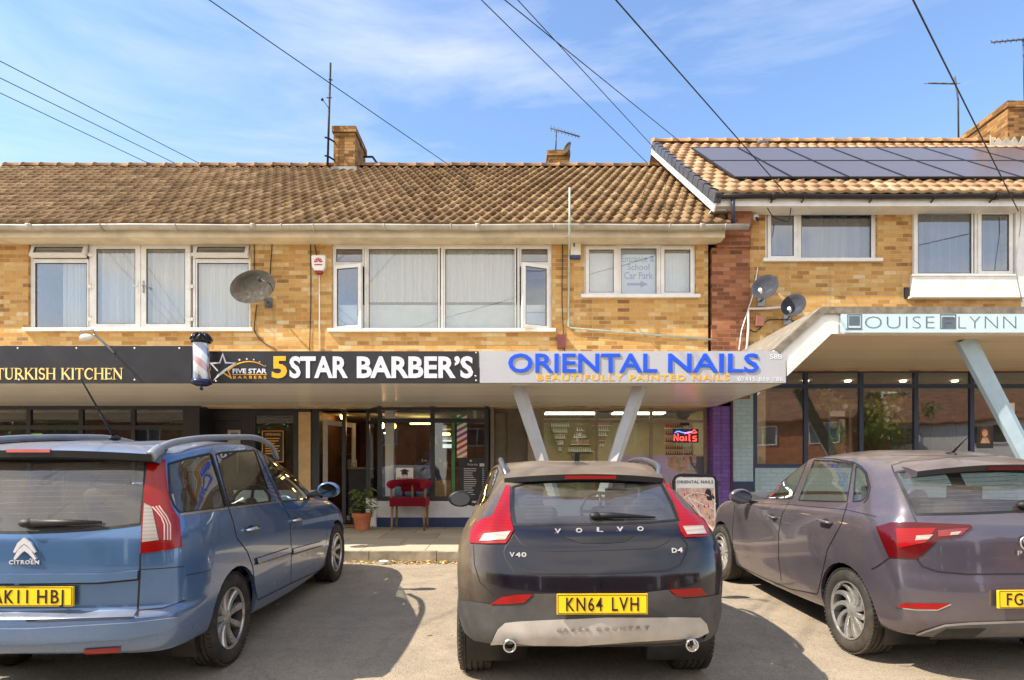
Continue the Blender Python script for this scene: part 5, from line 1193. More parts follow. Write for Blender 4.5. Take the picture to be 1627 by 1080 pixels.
# --- dark crossover hatchback in the middle
def volvo():
    P = paint('dark_blue_paint', (9, 11, 26), (0.02, 0.7), (166, 146, 116), 0.2, 0.15, side=0.7, low=0.06, upr=(0.72, 0.97), cw=0.55)
    rings = [(-.58, .15, .2, .62, .62, .60, .2, .2, 3.2, .40, .38, .26, .28, .28),
             (-.80, .25, .22, .83, .82, .80, .25, .3, 3.42, .41, .37, .24, .26, .25),
             (-.87, .26, .24, .88, .86, .84, .25, .35, 3.50, .52, .50, .38, .40, .40),
             (-.865, .25, .26, .895, .875, .85, .25, .35, 3.52, .68, .66, .56, .55, .50),
             (-.845, .24, .26, .90, .885, .85, .25, .35, 3.50, .83, .80, .72, .68, .58),
             (-.80, .22, .28, .895, .89, .85, .25, .35, 3.42, .94, .92, .84, .78, .66),
             (-.75, .20, .28, .865, .875, .82, .25, .40, 3.20, 1.04, 1.02, .95, .90, .76),
             (-.66, .16, .26, .80, .83, .72, .2, .30, 2.20, 1.12, 1.11, 1.03, 1.0, 1.0),
             (-.40, .12, .20, .69, .755, .66, .15, .22, 1.72, 1.25, 1.26, 1.25, 1.23, 1.23),
             (-.10, .08, .14, .56, .635, .56, .12, .15, 1.28, 1.375, 1.385, 1.43, 1.41, 1.42)]
    rings = [(r[0], r[1], r[2], r[3]*.955, r[4]*.965, r[5]*.965, *r[6:]) for r in rings]
    car = Car('parked_car', .495, 4.45, .014, 'dusty dark blue hatchback with slim red tail lights parked in the middle, plate KN64 LVH', rings, .055, P, 'cars parked nose in to the kerb')
    Lt = [ZV(*p) for p in ((352, 206), (372, 207), (369, 300), (374, 360), (388, 405), (370, 440), (352, 465), (270, 466), (191, 463), (197, 410), (215, 376), (245, 358), (290, 345), (312, 300))]
    Rt = [ZV(*p) for p in ((1066, 190), (1082, 196), (1112, 250), (1150, 300), (1195, 335), (1240, 352), (1260, 385), (1264, 432), (1210, 436), (1160, 438), (1140, 408), (1130, 380), (1138, 362), (1112, 285))]
    for L_ in (Lt, Rt):
        o = car.patch(L_, M_LRED, 'tail_light', 0.010, remove=True, depth=0.03)
        q = [ZV(*p) for p in (((262, 424), (375, 412), (350, 452), (240, 454)) if L_ is Lt else ((1146, 392), (1236, 388), (1250, 424), (1166, 428)))]
        car.patch(q, M_LCLR, 'reversing_lamp', 0.004, parent=o) if False else None
        b = car.bm
    G = [ZV(*p) for p in ((384, 207), (480, 184), (600, 172), (720, 167), (860, 167), (980, 174), (1052, 190), (1098, 275), (1128, 358), (1000, 370), (860, 375), (700, 378), (540, 380), (390, 379), (380, 300))]
    car.window(G, name='rear_window', mat=glass('dusty_rear_glass', (0.66, 0.69, 0.70), ((150, 142, 132), 0.05, 0.22), 1.0, 2.5), rub=0.02)
    sw = [ZV(*p) for p in ((215, 290), (235, 220), (262, 165), (290, 130), (312, 118), (318, 140), (300, 190), (280, 245), (262, 275), (235, 293))]
    car.window(sw, BOTH, rub=0.01)
    arches(car, (0, 2.647), .335, .375)
    body = car.finish()
    for L_, q in ((Lt, ((262, 424), (375, 412), (350, 452), (240, 454))), (Rt, ((1146, 392), (1236, 388), (1250, 424), (1166, 428)))): pass
    # clear reversing lamps, traced on the untouched surface
    tl = [c for c in car.root.children if c.name.startswith('tail_light')]
    for o, q in zip(tl, (((258, 424), (376, 413), (352, 450), (236, 456)), ((1146, 392), (1236, 388), (1252, 424), (1166, 428)))):
        m = MB(); H = [car.hit(ZV(*p)) for p in q]
        grid = []
        for v in range(5):
            row = []
            for u in range(9):
                a = [q[0][i]+(q[1][i]-q[0][i])*u/8 for i in (0, 1)]; b = [q[3][i]+(q[2][i]-q[3][i])*u/8 for i in (0, 1)]
                h = car.hit(ZV(*[a[i]+(b[i]-a[i])*v/4 for i in (0, 1)])); row.append(m.bm.verts.new(h[0]+h[1]*0.0145) if h[0] is not None else None)
            grid.append(row)
        for r0, r1 in zip(grid, grid[1:]):
            for u in range(8):
                if None not in (r0[u], r0[u+1], r1[u+1], r1[u]): m.bm.faces.new((r0[u], r0[u+1], r1[u+1], r1[u])).smooth = True
        m.build('reversing_lamp', M_LCLR, o)
    car.bm = make_shell(rings, .055); car.heater(ZV(440, 205), ZV(1010, 195), ZV(440, 350), ZV(1050, 340))
    clad = [ZV(*p) for p in ((136, 718), (220, 728), (300, 740), (390, 728), (470, 705), (480, 690), (590, 690), (600, 780), (976, 775), (980, 684), (1085, 672), (1100, 690), (1150, 712), (1250, 705), (1320, 690), (1325, 800), (1300, 870), (1240, 900), (1262, 860), (1225, 800), (800, 797), (420, 815), (350, 822), (315, 850), (282, 912), (210, 900), (150, 850))]
    car.patch(clad, M_TRIM, 'bumper_cladding', 0.006, depth=0.0)
    skid = [ZV(*p) for p in ((350, 822), (420, 815), (800, 797), (1225, 797), (1252, 825), (1262, 862), (1215, 885), (1150, 890), (900, 905), (680, 920), (480, 918), (400, 910), (285, 916), (318, 850))]
    car.patch(skid, plain('silver_skid', (188, 184, 178), 0.4, 0.35, var=0.12, dirt=((150, 138, 120), 0.4)), 'skid_plate', 0.012, depth=0.02)
    for q in (((286, 737), (335, 705), (400, 694), (475, 693), (435, 730), (360, 736)), ((1086, 672), (1160, 668), (1228, 664), (1254, 694), (1190, 704), (1120, 702))):
        car.patch([ZV(*p) for p in q], M_LRED, 'rear_reflector', 0.012, depth=0.01)
    rec = [ZV(*p) for p in ((610, 436), (930, 430), (890, 458), (800, 465), (690, 463))]
    car.patch(rec, M_RUB, 'boot_handle', 0.003)
    car.line([ZV(*p) for p in ((385, 425), (350, 480), (343, 505), (352, 535), (385, 585), (410, 600), (560, 603), (760, 602), (950, 596), (1090, 585), (1140, 560), (1165, 510), (1172, 470), (1150, 440), (1142, 432))], .010)
    car.line([ZV(*p) for p in ((388, 420), (420, 465), (470, 492), (560, 500), (800, 495), (1020, 487), (1080, 460), (1130, 400))], .004)
    car.line([ZV(*p) for p in ((205, 470), (210, 560), (235, 640), (300, 700))], .005)
    car.line([ZV(*p) for p in ((590, 690), (975, 683))], .006)
    M_BADGE = plain('bright_badge', (214, 214, 220), 0.3, 0.25, var=0.03)
    def letters(txt, zs, y0, hgt, wd, mat, nm, dx=0.006):
        m = MB()
        for ch, (zx, zy) in zip(txt, zs):
            a, n = car.hit(ZV(zx, zy)); b = MB(); text_bm(ch, -wd/2, wd/2, -hgt/2, hgt/2, 0.006, 0.03, b)
            b.xf(Matrix.Translation(a+n*dx) @ RP); t = bpy.data.meshes.new('t'); b.bm.to_mesh(t); b.bm.free(); m.bm.from_mesh(t); bpy.data.meshes.remove(t)
        return m.build(nm, mat, car.root)
    letters('VOLVO', [(586, 410), (682, 407), (776, 404), (866, 402), (958, 400)], 0, .028, .038, M_BADGE, 'lettering')
    letters('V40', [(381, 515), (408, 515), (434, 515)], 0, .028, .030, M_BADGE, 'model_badge'); letters('D4', [(1110, 496), (1136, 494)], 0, .028, .030, M_BADGE, 'model_badge')
    letters('CROSSCOUNTRY', [(592+x, 853-x*0.03) for x in (0, 31, 62, 93, 124, 178, 214, 250, 286, 322, 358, 394)], 0, .022, .026, plain('embossed_silver', (140, 130, 120), 0.5, 0.2), 'lettering', 0.016)
    plate(car, 956, 958, ('KN64', 'LVH'))
    m = MB()
    a, _ = car.hit(ZV(755, 345)); b, _ = car.hit(ZV(1025, 350)); nn = Vector((-0.6, 0, 0.5))
    m.tube([a+nn*0.02, a*0.7+b*0.3+nn*0.03, b+nn*0.012], [0.022, 0.018, 0.006], 8).ball(a+nn*0.02, 0.03, 1, 1.3, 0.8); m.build('rear_wiper', M_RUB, car.root)
    # roof spoiler with its dark underside and brake lamp
    m = MB(); prof = []
    top = []
    for k in range(17):
        y = -0.55+1.10*k/16; f = 1-(y/0.575)**2
        x0 = -0.02; xe = -0.29+0.17*(y/0.55)**2; zt = 1.385+0.055*f; zr_ = 1.352+0.040*f
        top.append([m.bm.verts.new(v) for v in ((x0+0.12, y, zt+0.012), (x0-0.05, y, zt+0.006), (xe, y, zr_+0.012), (xe+0.004, y, zr_-0.026), (xe+0.16, y, zr_-0.055))])
    for a, b in zip(top, top[1:]):
        for i in range(4): f_ = m.bm.faces.new((a[i], a[i+1], b[i+1], b[i])); f_.smooth = True; f_.material_index = 1 if i >= 2 else 0
    for t in (top[0], top[-1]): m.bm.faces.new(t).material_index = 0
    sp_ = link('roof_spoiler', m.bm, [P, M_RUB], car.root, 30)
    bmesh_fix(sp_)
    MB().box(-0.297, -0.285, -0.19, 0.15, 1.372, 1.393).build('brake_lamp', M_LRED, sp_, bevel=0.003)
    for sg in (1, -1):
        MB().tube(pchip([(-0.06, sg*0.53, 1.375), (0.0, sg*0.55, 1.425), (0.12, sg*0.565, 1.450), (0.6, sg*0.58, 1.475), (1.05, sg*0.57, 1.455), (1.2, sg*0.55, 1.40)], 5), 0.019, 8).build('roof_rail', plain('satin_rail', (120, 122, 128), 0.35, 0.7), car.root)
        MB().lathe([(0.042, -0.10), (0.046, 0.03), (0.040, 0.035), (0.036, 0.03), (0.034, -0.09), (0, -0.09)], Matrix.Translation((-0.80, sg*0.535-0.015, 0.425)) @ Matrix.Diagonal((0.85, 0.85, 0.85, 1)) @ Matrix.Rotation(R(-90), 4, 'Y'), 24).build('exhaust_tip', M_CHROME, car.root)
        mirror_pod(car, 1.72, sg*0.98, 1.06, sg, M_RUB)
    MB().prism([(0.28, 1.47), (0.50, 1.485), (0.30, 1.545), (0.27, 1.54)], 'y', -0.018, 0.018).build('shark_fin_aerial', M_RUB, car.root, bevel=0.008)
    for x in (0, 2.647):
        for sg in (1, -1): wheel(car, x, sg*.75, .335, .225, .225, (5, 0.0, .07, .10, 0.12))
    under(car, -.3, 3.3, .60, .30); cabin(car, -.35, 1.55, .42, 1.0, .68)
    for sg in (1, -1):
        m = MB(); m.ball((-0.30, sg*0.40, 1.17), 0.1, .6, 1.2, 1)
        m.build('headrest', M_SEAT, car.root)
    return car
def bmesh_fix(o):
    b = bmesh.new(); b.from_mesh(o.data); bmesh.ops.recalc_face_normals(b, faces=b.faces); b.to_mesh(o.data); b.free()
# --- purple grey hatchback on the right
def surf_patch(car, q, mat, name, lift, parent, Z, mir=BOTH, nu=8, nv=4):
    """a four-cornered panel lying on the body"""
    for mm in mir:
        m = MB(); grid = []
        for v in range(nv+1):
            row = []
            for u in range(nu+1):
                a = [q[0][i]+(q[1][i]-q[0][i])*u/nu for i in (0, 1)]; b = [q[3][i]+(q[2][i]-q[3][i])*u/nu for i in (0, 1)]
                h = car.hit(Z(*[a[i]+(b[i]-a[i])*v/nv for i in (0, 1)]), mm); row.append(m.bm.verts.new(h[0]+h[1]*lift) if h[0] is not None else None)
            grid.append(row)
        for r0, r1 in zip(grid, grid[1:]):
            for u in range(nu):
                if None not in (r0[u], r0[u+1], r1[u+1], r1[u]): m.bm.faces.new((r0[u], r0[u+1], r1[u+1], r1[u])).smooth = True
        pr = parent if not isinstance(parent, (list, tuple)) else parent[1 if mm else 0]
        m.build(name, mat, pr or car.root)
def polo():
    P = paint('purple_grey_paint', (72, 69, 84), (0.03, 0.5), (170, 148, 120), 0.4, 0.2)
    rings = [(-.50, .15, .2, .60, .60, .58, .2, .2, 3.0, .33, .31, .25, .27, .27),
             (-.68, .18, .24, .80, .80, .78, .25, .3, 3.20, .33, .29, .22, .25, .25),
             (-.755, .20, .26, .865, .85, .82, .25, .35, 3.28, .45, .43, .36, .40, .40),
             (-.75, .20, .27, .882, .868, .84, .25, .35, 3.30, .62, .60, .53, .53, .50),
             (-.715, .20, .27, .888, .875, .84, .25, .35, 3.28, .79, .77, .70, .68, .60),
             (-.70, .20, .27, .888, .880, .84, .25, .35, 3.22, .93, .92, .85, .80, .70),
             (-.665, .20, .27, .865, .865, .82, .25, .40, 3.05, 1.06, 1.05, .98, .93, .82),
             (-.615, .18, .26, .81, .825, .74, .2, .30, 2.12, 1.13, 1.15, 1.065, 1.02, 1.04),
             (-.46, .14, .22, .735, .755, .67, .15, .22, 1.72, 1.29, 1.30, 1.27, 1.25, 1.25),
             (-.30, .10, .16, .625, .655, .58, .12, .15, 1.30, 1.435, 1.445, 1.485, 1.46, 1.465)]
    car = Car('parked_car', 3.43, 4.80, .045, 'dusty purple grey hatchback parked on the right with angular dark red tail lights', rings, .09, P, 'cars parked nose in to the kerb')
    G = [ZP(*p) for p in ((1400, 357), (1300, 362), (1200, 366), (1080, 369), (962, 370), (915, 280), (868, 190), (960, 176), (1110, 166), (1260, 158), (1400, 153))]; G = car.full(G)
    car.window(G, name='rear_window', mat=glass('dusty_rear_glass2', (0.7, 0.73, 0.75), ((160, 150, 138), 0.04, 0.18), 1.0, 2.5), rub=0.02)
    for w in (((257, 300), (300, 225), (350, 180), (400, 152), (450, 138), (497, 134), (428, 303), (340, 303)), ((455, 309), (522, 137), (600, 140), (690, 152), (664, 316), (560, 314)), ((690, 316), (703, 162), (722, 172), (742, 195), (756, 255), (748, 296), (725, 312))):
        car.window([ZP(*p) for p in w], BOTH, rub=0.012)
    tl = []
    L_ = [ZP(*p) for p in ((790, 424), (855, 405), (950, 405), (1040, 409), (1120, 412), (1190, 415), (1200, 428), (1150, 468), (1110, 474), (1050, 480), (1005, 522), (965, 560), (905, 558), (845, 554), (815, 485))]
    for mm in BOTH: tl.append(car.part(car.cut(L_, mm), 'tail_light', M_LDRED, 0.008, 0.03))
    arches(car, (0, 2.548), .325, .365)
    car.finish()
    surf_patch(car, ((876, 432), (1042, 430), (1000, 490), (884, 515)), M_LRED, 'lamp_unit', .012, tl, ZP); surf_patch(car, ((960, 462), (1030, 458), (1010, 478), (955, 482)), M_LCLR, 'lamp_unit', .015, tl, ZP)
    surf_patch(car, ((1050, 440), (1185, 428), (1150, 458), (1052, 466)), plain('red_lamp', (120, 12, 14), 0.25, coat=1), 'lamp_unit', .012, tl, ZP); surf_patch(car, ((1105, 448), (1150, 444), (1135, 458), (1100, 460)), M_LCLR, 'lamp_unit', .015, tl, ZP)
    car.bm = make_shell(rings, .09); car.heater(ZP(930, 200), ZP(1400, 170), ZP(985, 350), ZP(1400, 340))
    surf_patch(car, ((878, 768), (905, 750), (1108, 752), (1050, 778)), M_LRED, 'rear_reflector', .008, None, ZP)
    car.line([ZP(*p) for p in ((872, 770), (960, 780), (1050, 781), (1110, 756))], .008, mat=M_CHROME, name='reflector_trim')
    sk = [ZP(*p) for p in ((940, 892), (1000, 870), (1080, 845), (1160, 838), (1440, 828), (1440, 890), (1300, 892), (1180, 908), (1060, 905))]
    car.patch(sk, plain('grey_diffuser', (96, 92, 90), 0.6, var=0.15), 'diffuser', 0.006, mir=BOTH)
    surf_patch(car, ((1015, 902), (1090, 858), (1260, 856), (1190, 903)), M_BLACK, 'exhaust_surround', .010, None, ZP)
    car.line([ZP(*p) for p in ((940, 892), (1000, 870), (1080, 845), (1160, 838), (1438, 828))], .016, mat=plain('silver_trim', (170, 168, 164), 0.35, 0.6), name='diffuser_trim', lift=0.008)
    for mm in BOTH:
        for l in (((865, 190), (855, 160), (905, 145), (1110, 125), (1423, 112)), ((865, 190), (910, 285), (962, 405)), ((965, 562), (985, 592), (1050, 615), (1180, 627), (1430, 625)), ((845, 556), (800, 590), (770, 605)),
                  ((182, 330), (172, 440), (176, 545), (190, 585), (300, 640), (420, 690), (536, 712), (545, 680), (580, 520), (640, 410), (666, 322)), ((418, 312), (385, 370), (370, 450), (370, 560), (382, 655)),
                  ((160, 318), (420, 328), (660, 350), (790, 380)),):
            car.line([ZP(*p) for p in l], .009 if len(l) != 4 else .005, mm)
        # cut line of the side moulding
    car.line([ZP(*p) for p in ((246, 300), (300, 216), (350, 172), (400, 146), (450, 131), (520, 128), (610, 132), (690, 146), (725, 165), (748, 192), (764, 255), (755, 300), (735, 322))], .010, mat=M_RUB, name='window_trim'); car.line([ZP(*p) for p in ((246, 300), (300, 216), (350, 172), (400, 146), (450, 131), (520, 128), (610, 132), (690, 146), (725, 165), (748, 192), (764, 255), (755, 300), (735, 322))], .010, True, mat=M_RUB, name='window_trim')
    for p in ((346, 382), (576, 403)): handle(car, ZP(*p), P)
    plate(car, 1643, 950, ('FG21', 'OYP'))
    a, n = car.hit((1631, 862)); M = Matrix.Translation(a+n*0.004) @ RP @ Matrix.Rotation(R(90), 4, 'X')
    m = MB().lathe([(0.052, 0), (0.052, 0.008), (0.045, 0.010), (0.042, 0.006)], M, 28); b = MB()
    for pts in (((-0.033, 0.022), (-0.012, -0.034), (0.0, -0.006), (0.012, -0.034), (0.033, 0.022)), ((-0.017, 0.036), (0, 0.004), (0.017, 0.036))): ribbon(b, pts, 0.007, -0.008, 0)
    b.xf(Matrix.Translation(a+n*0.004) @ RP); t = bpy.data.meshes.new('t'); b.bm.to_mesh(t); b.bm.free(); m.bm.from_mesh(t); bpy.data.meshes.remove(t); m.build('emblem', M_CHROME, car.root)
    a, n = car.hit((1642, 878)); o = text_bm('POLO', -.115, .115, -.016, .016, .006, .01, None, 0, 1.6); o.xf(Matrix.Translation(a+n*0.003) @ RP); o.build('lettering', M_CHROME, car.root)
    # roof spoiler
    m = MB(); top = []
    for k in range(17):
        y = -0.60+1.2*k/16; f = 1-(y/0.62)**2; xe = -0.47+0.10*(y/0.6)**2; zt = 1.425+0.07*f; zr_ = 1.395+0.055*f
        top.append([m.bm.verts.new(v) for v in ((-0.10, y*0.98, zt+0.014), (-0.26, y, zt+0.004), (xe, y, zr_+0.012), (xe+0.004, y, zr_-0.026), (xe+0.14, y, zr_-0.05))])
    for a_, b_ in zip(top, top[1:]):
        for i in range(4): f_ = m.bm.faces.new((a_[i], a_[i+1], b_[i+1], b_[i])); f_.smooth = True; f_.material_index = 1 if i >= 2 else 0
    for t in (top[0], top[-1]): m.bm.faces.new(t)
    s_ = link('roof_spoiler', m.bm, [P, M_RUB], car.root, 30); bmesh_fix(s_)
    MB().box(-0.474, -0.462, -0.17, 0.17, 1.425, 1.447).build('brake_lamp', M_LDRED, s_, bevel=0.003)
    b0 = Vector((0.06, 0.03, 1.52)); MB().ball(b0, 0.05, 1.2, 0.5, 0.45).tube([b0, b0+Vector((-0.16, 0, 0.13))], [0.010, 0.004], 8).build('aerial', M_RUB, car.root)
    for sg in (1, -1): mirror_pod(car, 1.78, sg*0.95, 1.05, sg, P)
    m = MB(); a, _ = car.hit(ZP(1395, 335)); b, _ = car.hit(ZP(1430, 345)); nn = Vector((-0.7, 0, 0.4)); a = Vector((a.x, 0, a.z))
    m.ball(a+nn*0.03, 0.04, 1, 1.4, 0.8).tube([a+nn*0.035, a+nn*0.02+Vector((0.02, -0.36, 0.0))], [0.018, 0.006], 8); m.build('rear_wiper', M_RUB, car.root)
    for x in (0, 2.548):
        for sg in (1, -1): wheel(car, x, sg*.755, .325, .215, .222, (10, 0.5, .032, .052, 0))
    under(car, -.52, 3.1, .58, .26); cabin(car, -.35, 1.50, .42, 1.03, .70)
    return car
# --- blue people carrier on the left
def picasso():
    P = paint('mid_blue_paint', (66, 108, 154), (0.05, 0.42), (176, 160, 136), 0.45, 0.2)
    rings = [(-.66, .12, .2, .62, .62, .60, .2, .2, 3.3, .38, .36, .26, .28, .28),
             (-.87, .14, .26, .85, .84, .82, .25, .3, 3.52, .37, .34, .22, .26, .25),
             (-.935, .15, .28, .905, .89, .85, .25, .35, 3.60, .48, .46, .37, .40, .40),
             (-.93, .15, .28, .915, .905, .87, .25, .35, 3.62, .585, .57, .52, .52, .50),
             (-.86, .15, .28, .915, .91, .87, .25, .35, 3.60, .63, .62, .60, .60, .58),
             (-.845, .15, .28, .915, .91, .87, .25, .40, 3.55, .86, .85, .80, .76, .70),
             (-.825, .15, .28, .905, .90, .85, .25, .45, 3.35, 1.03, 1.02, .95, .90, .84),
             (-.785, .14, .27, .875, .875, .72, .2, .40, 2.86, 1.15, 1.15, 1.08, 1.05, 1.05),
             (-.70, .12, .22, .80, .815, .66, .15, .30, 2.30, 1.36, 1.36, 1.34, 1.30, 1.32),
             (-.60, .09, .16, .705, .725, .58, .12, .22, 1.62, 1.53, 1.545, 1.60, 1.53, 1.56)]
    car = Car('parked_car', -2.92, 4.52, .003, 'metallic blue people carrier with roof rails parked on the left, plate AK11 HBJ', rings, .06, P, 'cars parked nose in to the kerb')
    tl = []
    L_ = [ZC(*p) for p in ((119, 171), (165, 170), (208, 170), (212, 235), (222, 330), (240, 415), (262, 455), (283, 485), (290, 560), (297, 638), (230, 652), (150, 664), (81, 672), (84, 520), (97, 350), (108, 255))]
    G = car.full([ZC5(*p) for p in ((135, 122), (300, 118), (500, 114), (643, 113), (634, 250), (622, 380), (618, 395), (520, 408), (400, 420), (260, 428), (135, 432))])
    mg = glass('dusty_rear_glass3', (0.62, 0.63, 0.62), ((170, 162, 150), 0.04, 0.2), 1.1, 2.0)
    car.window(G, (False,), 'rear_window', mg, rub=0.018)
    for w in (((228, 192), (330, 162), (455, 136), (500, 285), (538, 425), (410, 442), (292, 456), (262, 420), (238, 365), (231, 270)), ((482, 142), (510, 132), (600, 124), (692, 118), (740, 260), (785, 393), (680, 405), (555, 418)), ((728, 122), (800, 126), (850, 150), (885, 186), (940, 280), (986, 383), (920, 386), (838, 392), (780, 250)), ((890, 172), (930, 192), (990, 250), (1050, 330), (1010, 320), (985, 310), (930, 230))):
        car.window([ZC(*p) for p in w], BOTH, rub=0.014)
    for mm in BOTH: tl.append(car.part(car.cut(L_, mm), 'tail_light', M_LRED, 0.010, 0.03))
    arches(car, (0, 2.728), .335, .378)
    car.finish()
    surf_patch(car, ((100, 405), (140, 425), (176, 600), (88, 612)), M_LCLR, 'lamp_unit', .014, tl, ZC, nu=6, nv=10)
    for k in range(3):
        for mm in BOTH:
            o = car.line([ZC(145+k*16, 425-k*3), ZC(190+k*13, 480-k*2), ZC(206+k*15, 520), ZC(206+k*15, 600)], .008, mm, lift=.0155, mat=plain('pale_pink_strip', (236, 190, 180), 0.3), name='lamp_strip', parent=tl[1 if mm else 0])
    car.bm = make_shell(rings, .06); car.heater(ZC5(4, 140), ZC5(560, 134), ZC5(4, 360), ZC5(545, 350))
    # hatch bar, bumper rail, mouldings
    bar_h = [ZC5(*p) for p in ((135, 613), (440, 612), (612, 597), (610, 632), (440, 648), (135, 652))]
    car.patch(car.full(bar_h), P, 'hatch_bar', 0.03, depth=0.03)
    rail = [ZC5(*p) for p in ((135, 852), (590, 826), (700, 812), (775, 803), (755, 845), (715, 868), (560, 895), (135, 916))]
    car.patch(car.full(rail), P, 'bumper_rail', 0.026, depth=0.026)
    ref = [ZC5(*p) for p in ((368, 944), (450, 938), (532, 934), (530, 956), (450, 961), (378, 964))]
    car.patch(ref, M_LRED, 'rear_reflector', 0.008, mir=BOTH)
    for q in (((695, 700), (880, 640), (880, 668), (702, 726)), ((890, 648), (1050, 606), (1050, 626), (892, 672))): surf_patch(car, q, P, 'side_moulding', .014, None, ZC, nu=10, nv=3)
    for q in (((692, 722), (882, 664), (882, 674), (692, 734)), ((890, 668), (1052, 622), (1052, 632), (890, 680))): surf_patch(car, q, M_RUB, 'moulding_edge', .006, None, ZC, nu=10, nv=2)
    surf_patch(car, ((285, 458), (545, 425), (547, 435), (287, 470)), plain('belt_chrome', (170, 160, 150), 0.3, 0.7), 'belt_trim', .003, None, ZC); surf_patch(car, ((550, 424), (832, 391), (833, 398), (552, 432)), MATS['belt_chrome'], 'belt_trim', .003, None, ZC)
    for mm in BOTH:
        for l, w in ((((548, 425), (575, 500), (595, 590), (650, 660), (680, 740), (690, 840), (705, 922), (880, 835), (1060, 752)), .010), (((833, 395), (878, 480), (888, 640), (884, 832)), .010), (((1072, 450), (1080, 560), (1062, 752)), .006),
                     (((78, 672), (76, 760), (62, 1010)), .010), (((78, 758), (200, 752), (310, 742)), .005), (((66, 978), (200, 965), (320, 922)), .006), (((320, 790), (400, 775), (455, 762)), .004), (((460, 140), (548, 425)), .022), (((700, 118), (800, 330), (832, 393)), .026), (((870, 150), (960, 290), (995, 340)), .020)):
            car.line([ZC(*p) for p in l], w, mm)
        car.line([ZC5(*p) for p in ((84, 657), (440, 653), (611, 637))], .016, mm)  # dark line painted as the shadow under the hatch bar
        car.line([ZC5(*p) for p in ((116, 820), (590, 806), (610, 770))], .012, mm)
        car.line([ZC5(*p) for p in ((116, 918), (560, 897), (715, 870), (758, 845), (775, 805))], .006, mm)
    for p in ((668, 540), (908, 492)): handle(car, ZC(*p), M_CHROME, w=0.19)
    a, n = car.hit((50, 946)); pl = plate(car, 50, 946, ('AK11', 'HBJ'))
    a, n = car.hit(ZC5(116, 515)); b = MB()
    for k in (0, 1): ribbon(b, ((-0.062, -0.046+k*0.042), (-0.03, 0.0+k*0.042), (0.0, 0.024+k*0.042), (0.03, 0.0+k*0.042), (0.062, -0.046+k*0.042)), [0.012, 0.026, 0.03, 0.026, 0.012], -0.012, 0.0)
    b.xf(Matrix.Translation(a+n*0.003) @ RP); b.build('emblem', plain('bright_badge', (214, 214, 220), 0.3, 0.25, var=0.03), car.root)
    a, n = car.hit(ZC5(110, 562)); b = text_bm('CITROEN', -.088, .088, -.012, .012, .006, .02, None, 0, 1.2); b.box(0.034, 0.040, -0.006, 0, 0.016, 0.021).box(0.046, 0.052, -0.006, 0, 0.016, 0.021); b.xf(Matrix.Translation(a+n*0.003) @ RP); b.build('lettering', plain('bright_badge', (214, 214, 220), 0.3, 0.25, var=0.03), car.root)
    a, _ = car.hit(ZC5(135, 392)); b, _ = car.hit(ZC5(455, 388)); nn = Vector((-0.9, 0, 0.2))
    MB().tube([a+nn*0.03, a*0.5+b*0.5+nn*0.035, b+nn*0.02], [0.026, 0.02, 0.008], 8).ball(a+nn*0.028, 0.035, 1, 1.4, 0.8).build('rear_wiper', M_RUB, car.root)
    surf_patch(car, ((150, 410), (420, 400), (470, 404), (180, 428)), M_RUB, 'wiper_plinth', .004, None, ZC5, (False,))
    m = MB(); top = []
    for k in range(17):
        y = -0.70+1.4*k/16; f = 1-(y/0.74)**2; xe = -0.72+0.07*(y/0.7)**2; zt = 1.545+0.055*f; zr_ = 1.525+0.03*f
        top.append([m.bm.verts.new(v) for v in ((-0.42, y*0.97, zt+0.02), (-0.58, y, zt+0.006), (xe, y, zr_+0.012), (xe+0.004, y, zr_-0.03), (xe+0.10, y, zr_-0.05))])
    for a_, b_ in zip(top, top[1:]):
        for i in range(4): f_ = m.bm.faces.new((a_[i], a_[i+1], b_[i+1], b_[i])); f_.smooth = True; f_.material_index = 1 if i >= 2 else 0
    for t in (top[0], top[-1]): m.bm.faces.new(t)
    s_ = link('roof_spoiler', m.bm, [P, M_RUB], car.root, 30); bmesh_fix(s_)
    MB().box(-0.722, -0.69, -0.13, 0.13, 1.553, 1.572).build('brake_lamp', plain('faded_red', (196, 104, 96), 0.4), s_, bevel=0.004)
    for sg in (1, -1):
        MB().tube(pchip([(-0.64, sg*0.69, 1.525), (-0.56, sg*0.69, 1.565), (-0.38, sg*0.68, 1.608), (0.2, sg*0.67, 1.65), (0.9, sg*0.655, 1.66), (1.4, sg*0.625, 1.60), (1.74, sg*0.57, 1.46)], 6), [0.034]*8+[0.024]*29, 10).build('roof_rail', plain('grey_rail', (150, 152, 156), 0.4, 0.4), car.root)
        mirror_pod(car, 2.02, sg*1.0, 1.12, sg, P)
    b0 = Vector((0.10, 0.0, 1.645)); MB().ball(b0, 0.05, 1.2, 0.6, 0.4).tube([b0, b0+Vector((-0.34, 0.0, 0.40))], [0.010, 0.005], 8).build('aerial', M_RUB, car.root)
    for x in (0, 2.728):
        for sg in (1, -1): wheel(car, x, sg*.775, .335, .215, .222, (9, 0.0, .04, .06, 0))
    under(car, -.3, 3.4, .62, .30); cabin(car, -.45, 1.75, .45, 1.05, .72, 1.2)
    for sg in (1, -1): MB().box(-0.36, -0.26, sg*0.36-0.2, sg*0.36+0.2, 1.0, 1.20).build('headrest', M_SEAT, car.root, bevel=0.04)
    return car
CARS = [picasso(), volvo(), polo()]
